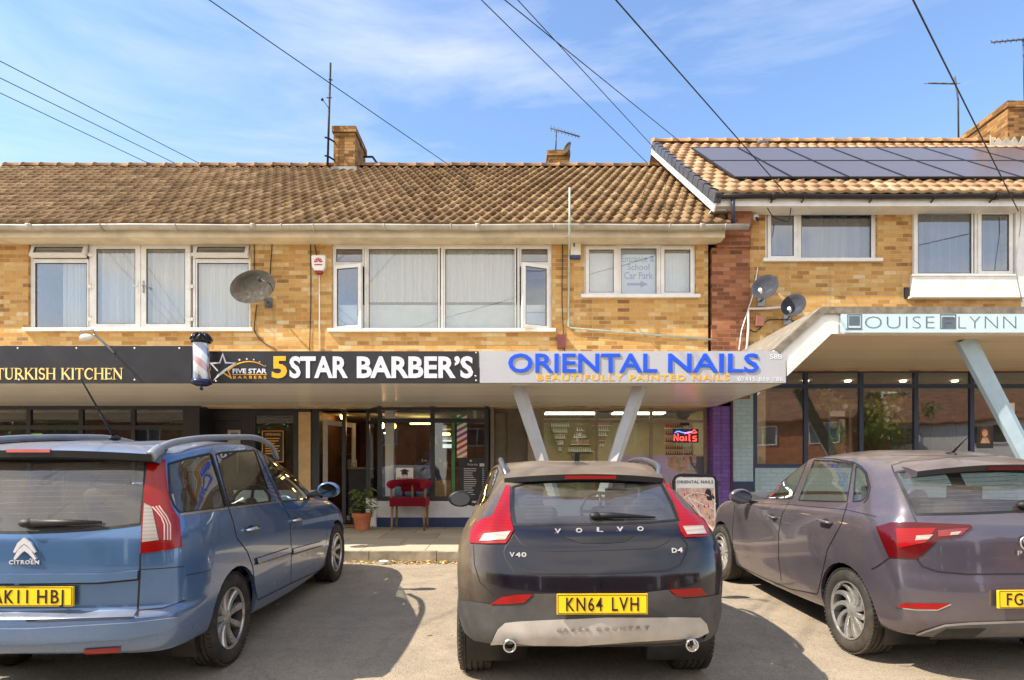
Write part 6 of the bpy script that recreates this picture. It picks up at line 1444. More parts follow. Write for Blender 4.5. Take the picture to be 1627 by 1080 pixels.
# ------------------------------------------------------------------ things fixed to the walls and roofs
M_DISH = plain('weathered_dish', (58, 52, 42), 0.85, 0.0, var=0.1); M_DISHD = plain('slate_dish', (46, 50, 62), 0.8, 0.0, var=0.1)
def dish(c, rx, rz, face, roll, mat, label, lnb):
    e = empty('satellite_dish', c, label, 'satellite dish'); f = Vector(face).normalized()
    M = f.to_track_quat('Z', 'Y').to_matrix().to_4x4() @ Matrix.Rotation(R(roll), 4, 'Z')
    prof = [(0, 0.0), (0.25, 0.005), (0.5, 0.022), (0.75, 0.05), (0.97, 0.084), (1.0, 0.084), (1.0, 0.076), (0.75, 0.038), (0.5, 0.010), (0, -0.012)]
    MB().lathe([(r, h) for r, h in prof], M @ Matrix.Diagonal((rx, rz, 1, 1)), 40).build('reflector', mat, e, smooth=50)
    q = M @ Vector((lnb[0], lnb[1], 0.30)); b = M @ Vector((lnb[0]*1.25, lnb[1]*1.25, 0.05))
    MB().tube([M @ Vector((lnb[0]*0.6, lnb[1]*0.6, -0.03)), b, q], 0.012, 8).build('feed_arm', M_STEEL, e)
    MB().tube([q+(M.to_3x3() @ Vector((0, 0, 0.02))), q-(M.to_3x3() @ Vector((lnb[0]*0.1, lnb[1]*0.1, 0.09)))], [0.03, 0.026], 10).tube([q, q+Vector((0.03, 0.02, -0.05))], 0.014, 8).build('receiver', M_BLACK if mat is M_DISH else M_WHITE, e)
    w = Vector((0.05, YW-0.012-c[1], -0.12))
    MB().tube([M @ Vector((0, 0, -0.02)), M @ Vector((0, 0, -0.09)), Vector((0.02, w.y*0.6, -0.1)), w], 0.018, 8).box(w.x-0.07, w.x+0.07, w.y-0.006, w.y+0.011, w.z-0.09, w.z+0.09).build('wall_bracket', M_STEEL, e)
    return e
def A(px, py, Y): return tuple(at(px, py, Y))
dish(A(405, 458, 10.72), .42, .30, (-0.15, -1, 0.12), 4, M_DISH, 'big weathered grey oval satellite dish on the brick between the balcony doors and alarm', (0.25, 0.02))
dish(A(1217, 459, 10.85), .225, .235, (-0.62, -0.9, 0.34), 0, M_DISHD, 'dark grey satellite dish, upper of the two beside the red brick pier', (-0.02, -0.2))
dish(A(1262, 488, 10.8), .205, .215, (-0.62, -0.9, 0.34), 0, M_DISHD, 'dark grey satellite dish, lower of the two above the sloping canopy edge', (-0.02, -0.2))
def alarm(px0, px1, py0, py1, foot, label, kind):
    x0, x1, z0, z1 = wx(px0), wx(px1), wz(py1), wz(py0); e = empty('alarm_box', ((x0+x1)/2, YW, z0), label, 'alarm box'); y0 = YW-0.085
    if kind == 'shield':
        cx = (x0+x1)/2; w = (x1-x0)/2
        par(MB().prism([(cx-w, z1-0.02), (cx-w*0.92, z0+0.12), (cx-w*0.55, z0+0.05), (cx+w*0.55, z0+0.05), (cx+w*0.92, z0+0.12), (cx+w, z1-0.02), (cx+w*0.9, z1), (cx-w*0.9, z1)], 'y', y0, YW-0.002).build('case', M_WHITE, bevel=0.008), e)
        par(MB().prism([(cx-w*0.56, z0+0.048), (cx-w*0.4, z0), (cx+w*0.4, z0), (cx+w*0.56, z0+0.048)], 'y', y0+0.008, YW-0.002).build('strobe', foot, bevel=0.006), e)
        m = MB(); r = w*0.62; zc = z1-0.13
        for k in range(5): a0, a1 = 180-36*k-4, 180-36*(k+1)+6; m.prism([(cx+r*0.25*math.cos(R(a0)), zc+r*0.25*math.sin(R(a0))), (cx+r*math.cos(R(a0)), zc+r*1.1*math.sin(R(a0))), (cx+r*math.cos(R(a1)), zc+r*1.1*math.sin(R(a1))), (cx+r*0.25*math.cos(R(a1)), zc+r*0.25*math.sin(R(a1)))], 'y', y0-0.003, y0+0.001)
        m.box(cx-r*0.9, cx+r*0.9, y0-0.003, y0+0.001, zc-0.05, zc-0.03); par(m.build('logo', plain('alarm_red', (178, 24, 34), 0.4)), e)
    else:
        par(MB().box(x0, x1, y0, YW-0.002, z0+0.055, z1).build('case', plain('cream_case', (226, 220, 200), 0.4), bevel=0.012), e); par(MB().box(x0+0.004, x1-0.004, y0+0.004, YW-0.002, z0, z0+0.053).build('strobe', foot, bevel=0.008), e)
        par(MB().box(x0+0.05, x0+0.075, y0-0.002, y0+0.001, z1-0.13, z1-0.06).build('lens', M_BLACK), e)
alarm(497, 519, 408, 436, plain('red_strobe', (150, 20, 26), 0.3), 'white shield shaped alarm box with red foot', 'shield')
alarm(906, 922, 383, 412, plain('blue_strobe', (30, 60, 120), 0.3), 'cream rectangular alarm box with dark blue foot by a green pipe', 'box')
def pipe(name, pts, r, mat, label, cat, seg=8): return tag(MB().tube(pts, r, seg).build(name, mat), label, cat)
def wpts(pp, off=0.02): return [A(x, y, YW-off) for x, y in pp]
e = tag(MB().tube(wpts(((507.5, 437), (507.5, 556))), 0.012, 8).build('cable_conduit', M_WHITE), 'thin white conduit running down from the red footed alarm box', 'conduit')
M_GP = plain('verdigris_pipe', (176, 190, 178), 0.5, var=0.12, dirt=((206, 200, 188), 0.8))
pipe('overflow_pipe', [A(905, 298, 10.62), A(905, 366, 10.62), A(904.5, 384, 10.9), A(904, 400, YW-0.03), A(903, 518, YW-0.03), A(907, 521, YW-0.03), A(1139, 540, YW-0.03)], 0.017, M_GP, 'pale green pipe rising past the gutter and running along the wall', 'pipe', 10)
def boxthing(name, px0, px1, py0, py1, d, mat, label, cat, bev=0.008): return tag(MB().box(wx(px0), wx(px1), YW-d, YW-0.002, wz(py1), wz(py0)).build(name, mat, bevel=bev), label, cat)
M_MAR = plain('maroon_box', (112, 56, 54), 0.5)
boxthing('junction_box', 885, 898, 533, 554, 0.09, M_MAR, 'maroon junction box low on the wall above the silver sign', 'junction box'); boxthing('junction_box', 1199, 1211, 503, 519, 0.09, plain('pink_brown_box', (150, 100, 86), 0.5), 'pinkish brown junction box beside the pair of slate dishes', 'junction box')
boxthing('wall_vent', 1436, 1443, 457, 474, 0.03, M_BLACK, 'small black vent hole left of the white window panel', 'vent')
boxthing('sensor', 33, 40, 377, 388, 0.08, M_WHITE, 'small white sensor under the eaves at the far left', 'sensor')
e = empty('security_camera', A(1200, 345, YW-0.1), 'small white dome security camera under the orange roof eaves', 'camera'); c = Vector(A(1200, 345, YW-0.1))
par(MB().ball(c, 0.055).build('dome', M_WHITE), e); par(MB().tube([c+Vector((0, -0.05, -0.03)), c+Vector((0.02, -0.08, -0.09))], 0.022, 10).build('lens', M_BLACK), e); par(MB().tube([c, c+Vector((0, 0.098, 0.02))], 0.02, 8).build('arm', M_WHITE), e)
# floodlight on its pole over the kitchen sign
e = empty('floodlight', A(172, 551, 8.44), 'white floodlight on a grey rod above the Turkish Kitchen sign', 'floodlight')
lp = Vector(A(138, 536, 8.1)); bp_ = Vector(A(178, 557, 8.36)); lp2 = Vector(A(150, 530, 8.1))
m = MB().ball((0, 0, 0), 0.075, 1.15, 0.8, 0.62); m.xf(Matrix.Translation(lp)); par(m.build('lamp_head', M_WHITE), e)
par(MB().tube([lp2, bp_, Vector(A(182, 561, 8.365))], 0.016, 8).build('rod', M_STEEL), e); par(MB().tube([lp+Vector((-0.08, 0, 0.0)), lp+Vector((-0.085, 0, 0.09)), lp+Vector((0.085, 0, 0.10)), lp2], 0.010, 6).build('yoke', M_STEEL), e)
# pipework at the party pier
pipe('waste_pipe', [A(1240, 490, YW-0.06), A(1240, 488, YW-0.06), A(1216, 490, YW-0.06), A(1189, 490.5, YW-0.06), A(1189, 493, YW-0.06), A(1189, 520, YW-0.06), A(1186, 560, YW-0.3)], 0.02, M_WHITE, 'white waste pipe bending down beside the pair of slate dishes', 'pipe', 10)
pipe('downspout', [A(1204, 425, YW-0.02), A(1196, 470, YW-0.05), A(1186, 500, YW-0.05), A(1178, 525, YW-0.08), A(1174, 556, YW-0.3)], 0.010, M_WHITE, 'thin white cable curving down the pier edge to the lower canopy', 'cable')
for k, (pp, lb) in enumerate(((((1137, 390), (1139, 420), (1136, 470), (1141, 515), (1136, 560)), 'black cable down the left side of the red brick pier'), (((1159, 366), (1159, 470), (1158, 560)), 'black cable down the middle of the red brick pier'), (((1181, 370), (1180, 440), (1182, 490), (1176, 545)), 'black cable down the right side of the red brick pier'),
        (((1128, 520), (1150, 521), (1180, 518), (1200, 527), (1222, 508), (1250, 507), (1262, 510)), 'black cable looping across the pier under the dishes'), (((894, 385), (893, 470), (897, 560)), 'black cable down the wall left of the green pipe'), (((505, 364), (500, 385), (503, 405)), 'black cable from the gutter to the shield shaped alarm'),
        (((398, 366), (404, 395), (404, 430)), 'black cable from the gutter to the big oval dish'), (((434, 366), (430, 420), (429, 440)), 'black cable beside the big oval dish'), (((408, 484), (404, 520), (414, 540), (440, 556)), 'loose black cable below the big oval dish'), (((493, 366), (494, 460), (492, 556)), 'black cable left of the white conduit'), (((1213, 318), (1230, 345), (1252, 352), (1258, 320)), 'loose black cable by the downpipe under the orange roof'), (((1620, 312), (1622, 350), (1614, 420), (1624, 480)), 'white grey cable hanging at the right edge of the upstairs wall'))):
    off = 0.015 if k not in (10, 11) else 0.3; P0 = [Vector(p) for p in wpts(pp, off)]; Q = pchip([p[:] for p in P0], 5)
    tag(MB().tube([tuple(q) for q in Q], 0.0075, 6).build('wall_cable', M_CABLE if k != 11 else M_STEEL), lb, 'cable', 'cables on the upstairs wall')
# overhead lines from a pole across the street behind the viewer
WIRES = (((0, 95), (328, 265), 15.75, 'overhead cable, highest of the three at the far left'), ((0, 122), (290, 265), 15.75, 'overhead cable, middle one of the three at the far left'), ((0, 146), (248, 265), 15.75, 'overhead cable, lowest of the three at the far left'),
    ((337, 0), (725, 270), 15.0, 'overhead cable crossing the aerial mast and reaching the middle of the ridge'), ((768, 0), (1034, 264), 15.75, 'overhead cable ending on the ridge just left of the white verge'), ((825, 0), (1044, 240), 15.7, 'overhead cable reaching the tip of the orange roof verge'),
    ((806, 0), (1088, 231), 15.75, 'overhead cable reaching the orange ridge left of the panels'), ((982, 0), (1254, 313), 10.72, 'overhead cable dropping across the solar panels to the fascia'), ((1453, 0), (1618, 335), 10.72, 'overhead cable dropping past the right aerial to the eaves'))
for (tx, ty), (px, py), Y, lb in WIRES:                    # every line runs back over the street to a pole behind the viewer
    xn = 1980.0; yn_ = py+(xn-px)*(py-ty)/(px-tx); N_ = Vector((0, 0, EYE))-Vector(((xn-CX)/F, 1, (HY-yn_)/F))*14.0; Fp = at(px, py, Y); pts = []
    for i in range(25):
        t = i/24; p = N_+(Fp-N_)*t; p.z -= 0.16*t*(1-t); pts.append(p)
    tag(MB().tube(pts, 0.0085, 5).build('overhead_cable', M_CABLE), lb, 'cable', 'overhead cables')
# aerials
e = empty('aerial_mast', A(522, 264, 15.25), 'tall thin aerial mast strapped to the left chimney', 'aerial'); a = [A(520.5, 264, 15.2), A(525, 100, 15.2)]
par(MB().tube(a, 0.028, 8).build('mast', M_CABLE), e)
for y in (219, 248): par(MB().tube([A(516, y-1, 15.1), A(521.5, y, 15.16), A(531, y+6, 15.3)], 0.022, 6).build('clamp', M_CABLE), e)
par(MB().ball(A(512, 158, 15.1), 0.035).tube([A(512, 158, 15.1), A(517, 164, 15.12), A(521, 170, 15.2)], 0.008, 5).tube([A(519, 155, 15.1), A(527, 155, 15.3)], 0.012, 5).tube([A(523, 126, 15.1), A(528, 127, 15.3)], 0.016, 5).build('fittings', M_CABLE), e)
pipe('stay_bracket', [A(579, 249, 16.2), A(592, 249, 15.9), A(604, 266, 15.4)], 0.028, M_CABLE, 'dark metal stay leaning from the left chimney to the ridge', 'stay')
M_AER = plain('dull_aerial', (70, 70, 74), 0.6, 0.3)
def yagi(name, b0, b1, n, el, mast, label, eldir=(0, 0.6, 0.8), reflector=True):
    b0, b1 = Vector(b0), Vector(b1); e = empty(name, tuple(mast[-1]), label, 'aerial'); d = Vector(eldir).normalized()
    par(MB().tube([b0, b1], 0.018, 6).build('boom', M_AER), e); par(MB().tube(mast, 0.02, 6).build('mast', M_AER), e)
    for i in range(n): c = b0+(b1-b0)*(0.04+0.92*i/(n-1)); par(MB().tube([c-d*el*(1-0.3*i/n), c+d*el*(1-0.3*i/n)], 0.009, 5).build('element', M_AER), e)
    if reflector: par(MB().quad([b0+Vector((0.02, -0.25, 0.25)), b0+Vector((0.02, 0.25, 0.25)), b0+Vector((-0.05, 0.25, -0.25)), b0+Vector((-0.05, -0.25, -0.25))]).build('reflector', M_AER), e)
    return e
yagi('television_aerial', A(874, 203, 17.0), A(921, 217, 17.0), 9, 0.16, [A(884, 206, 17.0), A(883, 240, 17.0)], 'comb shaped television aerial above the small middle chimney', reflector=False)
tag(MB().lathe([(0, 0), (0.1, 0.01), (0.17, 0.05), (0.165, 0.05), (0.1, 0.005), (0, -0.01)], Matrix.Translation(A(903, 236, 16.8)) @ Vector((-0.9, -0.6, 0.3)).to_track_quat('Z', 'Y').to_matrix().to_4x4(), 24).tube([A(903, 236, 16.8), A(900, 240, 16.95)], 0.02, 6).build('satellite_dish', M_DISH), 'tiny grey dish on the small middle chimney', 'satellite dish')
yagi('television_aerial', A(1475, 132, 15.4), A(1520, 133, 15.4), 4, 0.30, [A(1517, 122, 15.4), A(1522.5, 160, 15.4), A(1523, 226, 15.55)], 'spiky television aerial on a thin mast left of the right chimney', (0.15, 0.95, 0.55), False)
yagi('television_aerial', A(1575, 67, 15.6), A(1632, 62, 15.6), 7, 0.12, [A(1626, 60, 15.6), A(1628, 160, 15.8)], 'high television aerial at the top right edge over the chimney', reflector=False)
# pigeon on the ridge
e = empty('pigeon', A(1210, 229, 15.55), 'grey pigeon resting on the orange ridge', 'pigeon'); c = Vector(A(1210, 227.5, 15.5))
m = MB().ball(c, 0.10, 1.6, 0.8, 0.8, 16, 10).ball(c+Vector((-0.13, 0, 0.07)), 0.05).tube([c+Vector((0.10, 0, 0)), c+Vector((0.26, 0, -0.05))], [0.06, 0.02], 8).tube([c+Vector((-0.16, 0, 0.07)), c+Vector((-0.20, 0, 0.06))], [0.012, 0.002], 6)
par(m.build('body', plain('pigeon_grey', (90, 92, 100), 0.8, var=0.3, scale=20)), e)
for y in (-0.03, 0.03): par(MB().tube([c+Vector((0.0, y, -0.06)), c+Vector((0.0, y, -0.12))], 0.008, 5).build('leg', M_MAR), e)
# ------------------------------------------------------------------ on the pavement
def velvet():
    t = NT('red_velvet'); lw = t.n('ShaderNodeLayerWeight'); lw.inputs[0].default_value = 0.4
    c = t.mix(lw.outputs['Facing'], lin((110, 10, 26)), lin((190, 50, 70))); c = t.mix(t.ramp(t.noise(7, 5), [(0.4, 0.0), (0.7, 0.5)]), c, lin((84, 8, 20)))
    return t.done(t.bsdf(c, 0.85, spec=0.2))
cx, cy = wx(651.5, 10.82), 10.82; zp = pave(10.85)
e = empty('armchair', (cx, cy, zp), 'small red velvet tub armchair with wooden legs outside the barber shop', 'chair'); V_ = velvet()
m = MB().box(-0.31, 0.31, -0.26, 0.24, 0.42, 0.56); m.xf(Matrix.Translation((cx, cy, zp))); par(m.build('seat', V_, bevel=0.05, seg=4, smooth=60), e)
arcp = [(0.34*math.cos(R(a)), -0.05+0.33*math.sin(R(a)), 0.80+0.03*math.sin(R(a))) for a in range(-40, 221, 13)]
m = MB().tube([(p[0], p[1], p[2]) for p in arcp], 0.062, 10)
m.box(-0.20, 0.20, 0.25, 0.32, 0.66, 0.86); m.xf(Matrix.Translation((cx, cy, zp))); par(m.build('backrest', V_, smooth=60), e)
for x, y in ((-0.27, -0.2), (0.27, -0.2), (-0.27, 0.2), (0.27, 0.2)): par(MB().tube([(cx+x, cy+y, zp+0.50), (cx+x*1.04, cy+y*1.1, zp)], [0.026, 0.016], 8).build('leg', M_TIMBER), e)
for x in (-0.29, 0.29, 0.0): par(MB().tube([(cx+x, cy+(-0.18 if x else 0.24), zp+0.5), (cx+x*1.02, cy+(-0.2 if x else 0.27), zp+0.78)], 0.022, 8).build('arm_post', M_TIMBER), e)
M_TERRA = plain('terracotta', (188, 108, 66), 0.85, var=0.15, dirt=((200, 160, 130), 0.4))
px_, py_ = wx(575.5, 10.75), 10.75; zp = pave(10.75)
e = empty('potted_plant', (px_, py_, zp), 'green leafy plant in a terracotta pot by the barber door', 'plant')
MB().lathe([(0, 0.0), (0.115, 0.0), (0.155, 0.23), (0.175, 0.23), (0.18, 0.30), (0.155, 0.30), (0.145, 0.25), (0, 0.25)], None, 28).build('pot', M_TERRA, e, smooth=40)
rnd = random.Random(3); m = MB(); st = MB()
for k in range(90):
    a = rnd.uniform(0, 6.28); rr = rnd.uniform(0.02, 0.2); z = rnd.uniform(0.34, 0.74); c = Vector((rr*math.cos(a), rr*math.sin(a)*0.8-0.02, z)); d = Vector((math.cos(a), math.sin(a), rnd.uniform(-0.9, 0.2))).normalized(); s_ = d.cross(Vector((0, 0, 1))).normalized()
    L = rnd.uniform(0.09, 0.15); w = L*0.42; q = [c, c+d*L*0.4+s_*w*0.5+Vector((0, 0, 0.015)), c+d*L, c+d*L*0.4-s_*w*0.5+Vector((0, 0, 0.015))]
    v = [m.bm.verts.new(p) for p in q]; mid = m.bm.verts.new(c+d*L*0.45-Vector((0, 0, 0.01)))
    for i in range(4): m.bm.faces.new((v[i], v[(i+1) % 4], mid))
    if k % 4 == 0: st.tube([(rr*0.2*math.cos(a), rr*0.2*math.sin(a), 0.25), c*0.5+Vector((0, 0, z*0.45)), c], 0.006, 5)
def leafm(name, c1, c2, tl=0.35):
    t = NT(name); p = t.geo(); ri = t.noise(9, 3, t.pos()); c = t.ramp(ri, [(0.3, lin(c1)), (0.7, lin(c2))])
    df = t.n('ShaderNodeBsdfPrincipled'); t.l(c, df.inputs['Base Color']); df.inputs['Roughness'].default_value = 0.45; tr = t.n('ShaderNodeBsdfTranslucent'); t.l(c, tr.inputs[0])
    mm = t.n('ShaderNodeMixShader'); mm.inputs[0].default_value = tl; t.l(df.outputs[0], mm.inputs[1]); t.l(tr.outputs[0], mm.inputs[2]); return t.done(mm.outputs[0])
M_LEAF = leafm('pot_leaf', (90, 120, 50), (150, 164, 84))
m.build('leaves', M_LEAF, e); st.build('stems', plain('green_stem', (70, 84, 40), 0.6), e)
tag(MB().box(wx(520, 11.45), wx(575, 11.45), 11.1, 11.55, pave(11.3)+0.004, pave(11.3)+0.02).build('door_mat', plain('coir_mat', (150, 116, 74), 0.95, var=0.3, scale=20, bump=0.6)), 'brown coir mat in the barber doorway', 'mat')
# pavement sign of the nail salon
YA = 8.95; zp = pave(YA); e = empty('pavement_sign', (wx(1107, YA), YA, zp), 'black framed pavement sign with nail photographs and the words Oriental Nails', 'sign')
x0, x1 = wx(1073, YA), wx(1142, YA); z1 = wz(754, YA); lean = Matrix.Translation((0, YA, zp)) @ Matrix.Rotation(R(-6), 4, 'X') @ Matrix.Translation((0, -YA, -zp))
pts = [(x0, YA, zp), (x0, YA, z1-0.09), (x0+0.03, YA, z1-0.03), (x0+0.09, YA, z1), (x1-0.09, YA, z1), (x1-0.03, YA, z1-0.03), (x1, YA, z1-0.09), (x1, YA, zp)]
par(MB().tube(pts, 0.022, 10).xf(lean).build('frame', M_BLACK), e)
par(MB().box(x0+0.03, x1-0.03, YA-0.006, YA+0.006, zp+0.18, z1-0.035).xf(lean).build('board', M_WHITE), e)
par(MB().tube([(x0, YA+0.03, z1-0.1), (x0, YA+0.45, zp)], 0.018, 8).tube([(x1, YA+0.03, z1-0.1), (x1, YA+0.45, zp)], 0.018, 8).build('rear_leg_frame', M_BLACK), e)
par(text_bm('ORIENTAL NAILS', x0+0.045, x1-0.05, z1-0.125, z1-0.08, 0.003, 0.015, None, YA-0.0065, 1.05).xf(lean).build('lettering', M_BLK), e)
M_SKIN = [plain('print_skin_%s' % n, c, 0.5, var=0.2, scale=9) for n, c in (('light', (226, 178, 148)), ('mid', (232, 182, 152)), ('deep', (150, 100, 80)))]
M_PINKN = plain('print_pink', (226, 150, 160), 0.5); M_REDN = plain('print_red', (190, 40, 60), 0.4); M_SILN = plain('print_silver', (200, 204, 220), 0.3, 0.3); M_LILAC = plain('print_lilac', (232, 204, 246), 0.6, var=0.04); M_SLATE = plain('print_slate', (110, 108, 128), 0.6, var=0.1)
def finger(m, x, z, dx, dz, L, w, y, nail, nm):
    d = Vector((dx, dz)).normalized(); n = Vector((-d.y, d.x)); pts = []
    for k in range(9): a = R(-90+22.5*k); pts.append((x+d.x*L+d.x*w*0.5*math.cos(a)+n.x*w*0.5*math.sin(a), z+d.y*L+d.y*w*0.5*math.cos(a)+n.y*w*0.5*math.sin(a)))
    pts += [(x+n.x*w*0.55, z+n.y*w*0.55), (x-n.x*w*0.55, z-n.y*w*0.55)]
    m.prism(pts, 'y', y-0.002, y)
    if nail is not None:
        c = (x+d.x*(L+w*0.35), z+d.y*(L+w*0.35)); q = [(c[0]+d.x*w*0.75*math.cos(a)+n.x*w*0.30*math.sin(a), c[1]+d.y*w*0.75*math.cos(a)+n.y*w*0.30*math.sin(a)) for a in [math.pi*k/5 for k in range(10)]]
        nm.prism(q, 'y', y-0.0035, y-0.0005)
ph = MB(); nl = MB(); yb_ = YA-0.0075
rects = MB(); rects.box(x0+0.04, x1-0.05, YA-0.0085, YA-0.0062, zp+0.2, z1-0.19)
par(rects.xf(lean).build('photo_print', plain('print_beige', (214, 176, 158), 0.5, var=0.3, scale=14)), e)
k = 0
for j in range(4):
    for i in range(6):
        finger(ph, x0+0.07+i*0.092+rnd.uniform(-0.01, 0.01), z1-0.40-j*0.17, rnd.uniform(-0.4, 0.4), 1, 0.10, 0.034, YA-0.009-0.0001*j, True, nl)
par(ph.xf(lean).build('fingers_print', M_SKIN[0]), e); par(nl.xf(lean).build('nails_print', M_REDN), e)
m = MB()
for a0 in (25, -35): ribbon(m, [(x0+0.20+0.0*0, z1-0.33), (x0+0.20+0.42*math.cos(R(a0)), z1-0.33-0.30+0.3*math.sin(R(a0)))], 0.012, YA-0.0125, YA-0.011)
ribbon(m, arc((x0+x1)/2+0.03, z1-0.52, 0.28, 0.26, 20, 200, 18), 0.010, YA-0.0125, YA-0.011); par(m.xf(lean).build('collage_border', M_WHITE), e)
par(MB().ball((x1-0.13, YA-0.010, z1-0.26), 0.045, 1, 0.05, 1.3).ball((x1-0.10, YA-0.010, z1-0.33), 0.06, 1, 0.05, 0.8).xf(lean).build('flower_print', M_BLK), e)
# dry leaves and bits of litter against the kerb
def litter():
    rnd = random.Random(11); m = MB()
    for k in range(420):
        t = rnd.random(); x = wx(600, 8.3)+rnd.gauss(0.75, 0.55) if k < 330 else rnd.uniform(-8, 8); y = YK-0.01-abs(rnd.gauss(0, 0.07)) if k < 360 else rnd.uniform(5, YK)
        z = SL*y+0.008+rnd.uniform(0, 0.02); s_ = rnd.uniform(0.012, 0.035); a = rnd.uniform(0, 6.28); u = Vector((math.cos(a), math.sin(a), rnd.uniform(-0.3, 0.5)))*s_; v = Vector((-math.sin(a), math.cos(a), rnd.uniform(-0.4, 0.4)))*s_*0.5
        c = Vector((x, y, z)); q = [m.bm.verts.new(p) for p in (c-u, c+v, c+u, c-v)]; m.bm.faces.new(q).material_index = rnd.choice((0, 0, 1, 2))
    for f in m.bm.faces: pass
    return link('dry_leaves', m.bm, [plain('dry_leaf', (196, 160, 86), 0.8, var=0.3), plain('brown_leaf', (140, 100, 54), 0.8), plain('straw', (214, 188, 120), 0.8)])
tag(litter(), kind='stuff', label='drift of dry yellow leaves along the kerb', cat='leaves')
tag(MB().ball(A(610, 892, 8.2), 0.06, 1.2, 0.6, 0.35, 10, 6).build('crumpled_paper', M_WHITE), 'crumpled white paper among the dry leaves at the kerb', 'litter')
def grit():
    rnd = random.Random(5); m = MB()
    for k in range(1500):
        y = rnd.uniform(2.6, YK) if k % 3 else YK-abs(rnd.gauss(0, 0.18)); x = rnd.uniform(-0.9, 0.9)*y; r = rnd.uniform(0.002, 0.007)*(1 if k % 9 else 1.9); z = gz(x, y)+r*0.3
        v = [m.bm.verts.new((x+r*rnd.uniform(.6, 1.2)*a, y+r*rnd.uniform(.6, 1.2)*b, z+r*c)) for a, b, c in ((1, 0, 0), (0, 1, 0), (-1, 0, 0), (0, -1, 0), (0, 0, .8))]
        for i in range(4): m.bm.faces.new((v[i], v[(i+1) % 4], v[4])).material_index = k % 3
    return link('loose_grit', m.bm, [plain('grit_pale', (190, 180, 160), 0.9), plain('grit_dark', (84, 78, 70), 0.9), plain('grit_tan', (150, 132, 108), 0.9)])
tag(grit(), kind='stuff', label='loose grit scattered over the parking area', cat='grit')
# ------------------------------------------------------------------ behind the shop glass
def sheet(name, px0, px1, py0, py1, Y, mat, label, cat='poster', th=0.004):
    e = empty(name, A((px0+px1)/2, py1, Y), label, cat); par(MB().box(wx(px0, Y), wx(px1, Y), Y-th, Y, wz(py1, Y), wz(py0, Y)).build('sheet', mat), e); return e
def T(e, s, px0, px1, py0, py1, Y, mat, bold=0.0, nm='lettering'): return par(text_bm(s, wx(px0, Y), wx(px1, Y), wz(py1, Y), wz(py0, Y), 0.002, bold, None, Y-0.0045).build(nm, mat), e)
YS1 = YW+0.026
e = sheet('window_poster', 629, 656.5, 743, 771, YS1, M_WHITE, 'white window poster with mortarboard and the word Student')
m = MB(); m.prism([(wx(635, YS1), wz(748, YS1)), (wx(643, YS1), wz(744.5, YS1)), (wx(651, YS1), wz(748, YS1)), (wx(643, YS1), wz(751, YS1))], 'y', YS1-0.007, YS1-0.0045).box(wx(638, YS1), wx(648, YS1), YS1-0.0065, YS1-0.0045, wz(754, YS1), wz(750, YS1)); par(m.build('mortarboard', M_BLK), e)
T(e, 'STUDENT', 630.5, 655, 758.5, 762.5, YS1, M_BLK, 0.02); m = MB(); bars(m, wx(631.5, YS1), wx(653.5, YS1), wz(769.8, YS1), wz(764.2, YS1), 0.006, YS1-0.006, YS1-0.0045); text_bm('50% OFF', wx(638), wx(648), wz(757, YS1), wz(754.5, YS1), 0.002, 0.02, m, YS1-0.0045); m.box(wx(633.5, YS1), wx(651.5, YS1), YS1-0.0055, YS1-0.0045, wz(768.2, YS1), wz(765.8, YS1)) if False else None
par(m.build('red_print', M_REDN), e); T(e, 'DISCOUNT', 633.5, 651.5, 765.6, 768.6, YS1, M_REDN, 0.02)
e = sheet('price_list', 729, 773, 727, 792, YS1, plain('black_card', (40, 38, 40), 0.5), 'black barber price list taped inside the bay window')
M_PRINT = plain('print_white', (214, 210, 206), 0.6)
T(e, 'Price list', 743, 759, 736, 739.5, YS1, M_PRINT); m = MB(); m.box(wx(762, YS1), wx(771, YS1), YS1-0.0055, YS1-0.0045, wz(741, YS1), wz(736, YS1))
c = (wx(748, YS1), wz(732, YS1)); m.prism([(c[0]+(0.028 if i % 2 == 0 else 0.012)*math.sin(math.pi*i/5), c[1]+(0.028 if i % 2 == 0 else 0.012)*math.cos(math.pi*i/5)) for i in range(10)], 'y', YS1-0.006, YS1-0.0045)
for k in range(13): yy = 744+k*3.4; m.box(wx(737, YS1), wx(737+rnd.uniform(12, 22), YS1), YS1-0.0052, YS1-0.0045, wz(yy+1.0, YS1), wz(yy, YS1)); m.box(wx(766, YS1), wx(770, YS1), YS1-0.0052, YS1-0.0045, wz(yy+1.0, YS1), wz(yy, YS1))
par(m.build('printed_lines', M_PRINT), e)
def decal_mat():
    t = NT('rainbow_decal'); p = t.sep(t.pos()); f = t.math('FRACT', t.math('ADD', t.math('MULTIPLY', p[2], 9.0), t.math('MULTIPLY', p[0], -5.0)))
    band = t.ramp(t.math('FRACT', t.math('MULTIPLY', t.math('SUBTRACT', p[2], 1.3), 0.72)), [(0.0, lin((40, 130, 60))), (0.25, lin((60, 160, 80))), (0.4, lin((210, 120, 50))), (0.55, lin((200, 50, 40))), (0.7, lin((150, 70, 150))), (0.85, lin((50, 150, 80)))], 'CONSTANT')
    c = t.mix(t.ramp(f, [(0.0, 0.0), (0.42, 0.0), (0.5, 1.0), (0.92, 1.0), (1.0, 0.0)]), lin((226, 226, 222)), band); return t.done(t.bsdf(c, 0.5))
e = sheet('window_decal', 726, 742, 659, 727, YS1, decal_mat(), 'diagonally striped rainbow barber pole decal on the bay window', 'decal')
sheet('window_decal', 717.5, 723, 657, 790, YS1, plain('green_strip', (70, 130, 80), 0.5, var=0.5, scale=3), 'narrow green and violet strip decal beside the striped decal', 'decal')
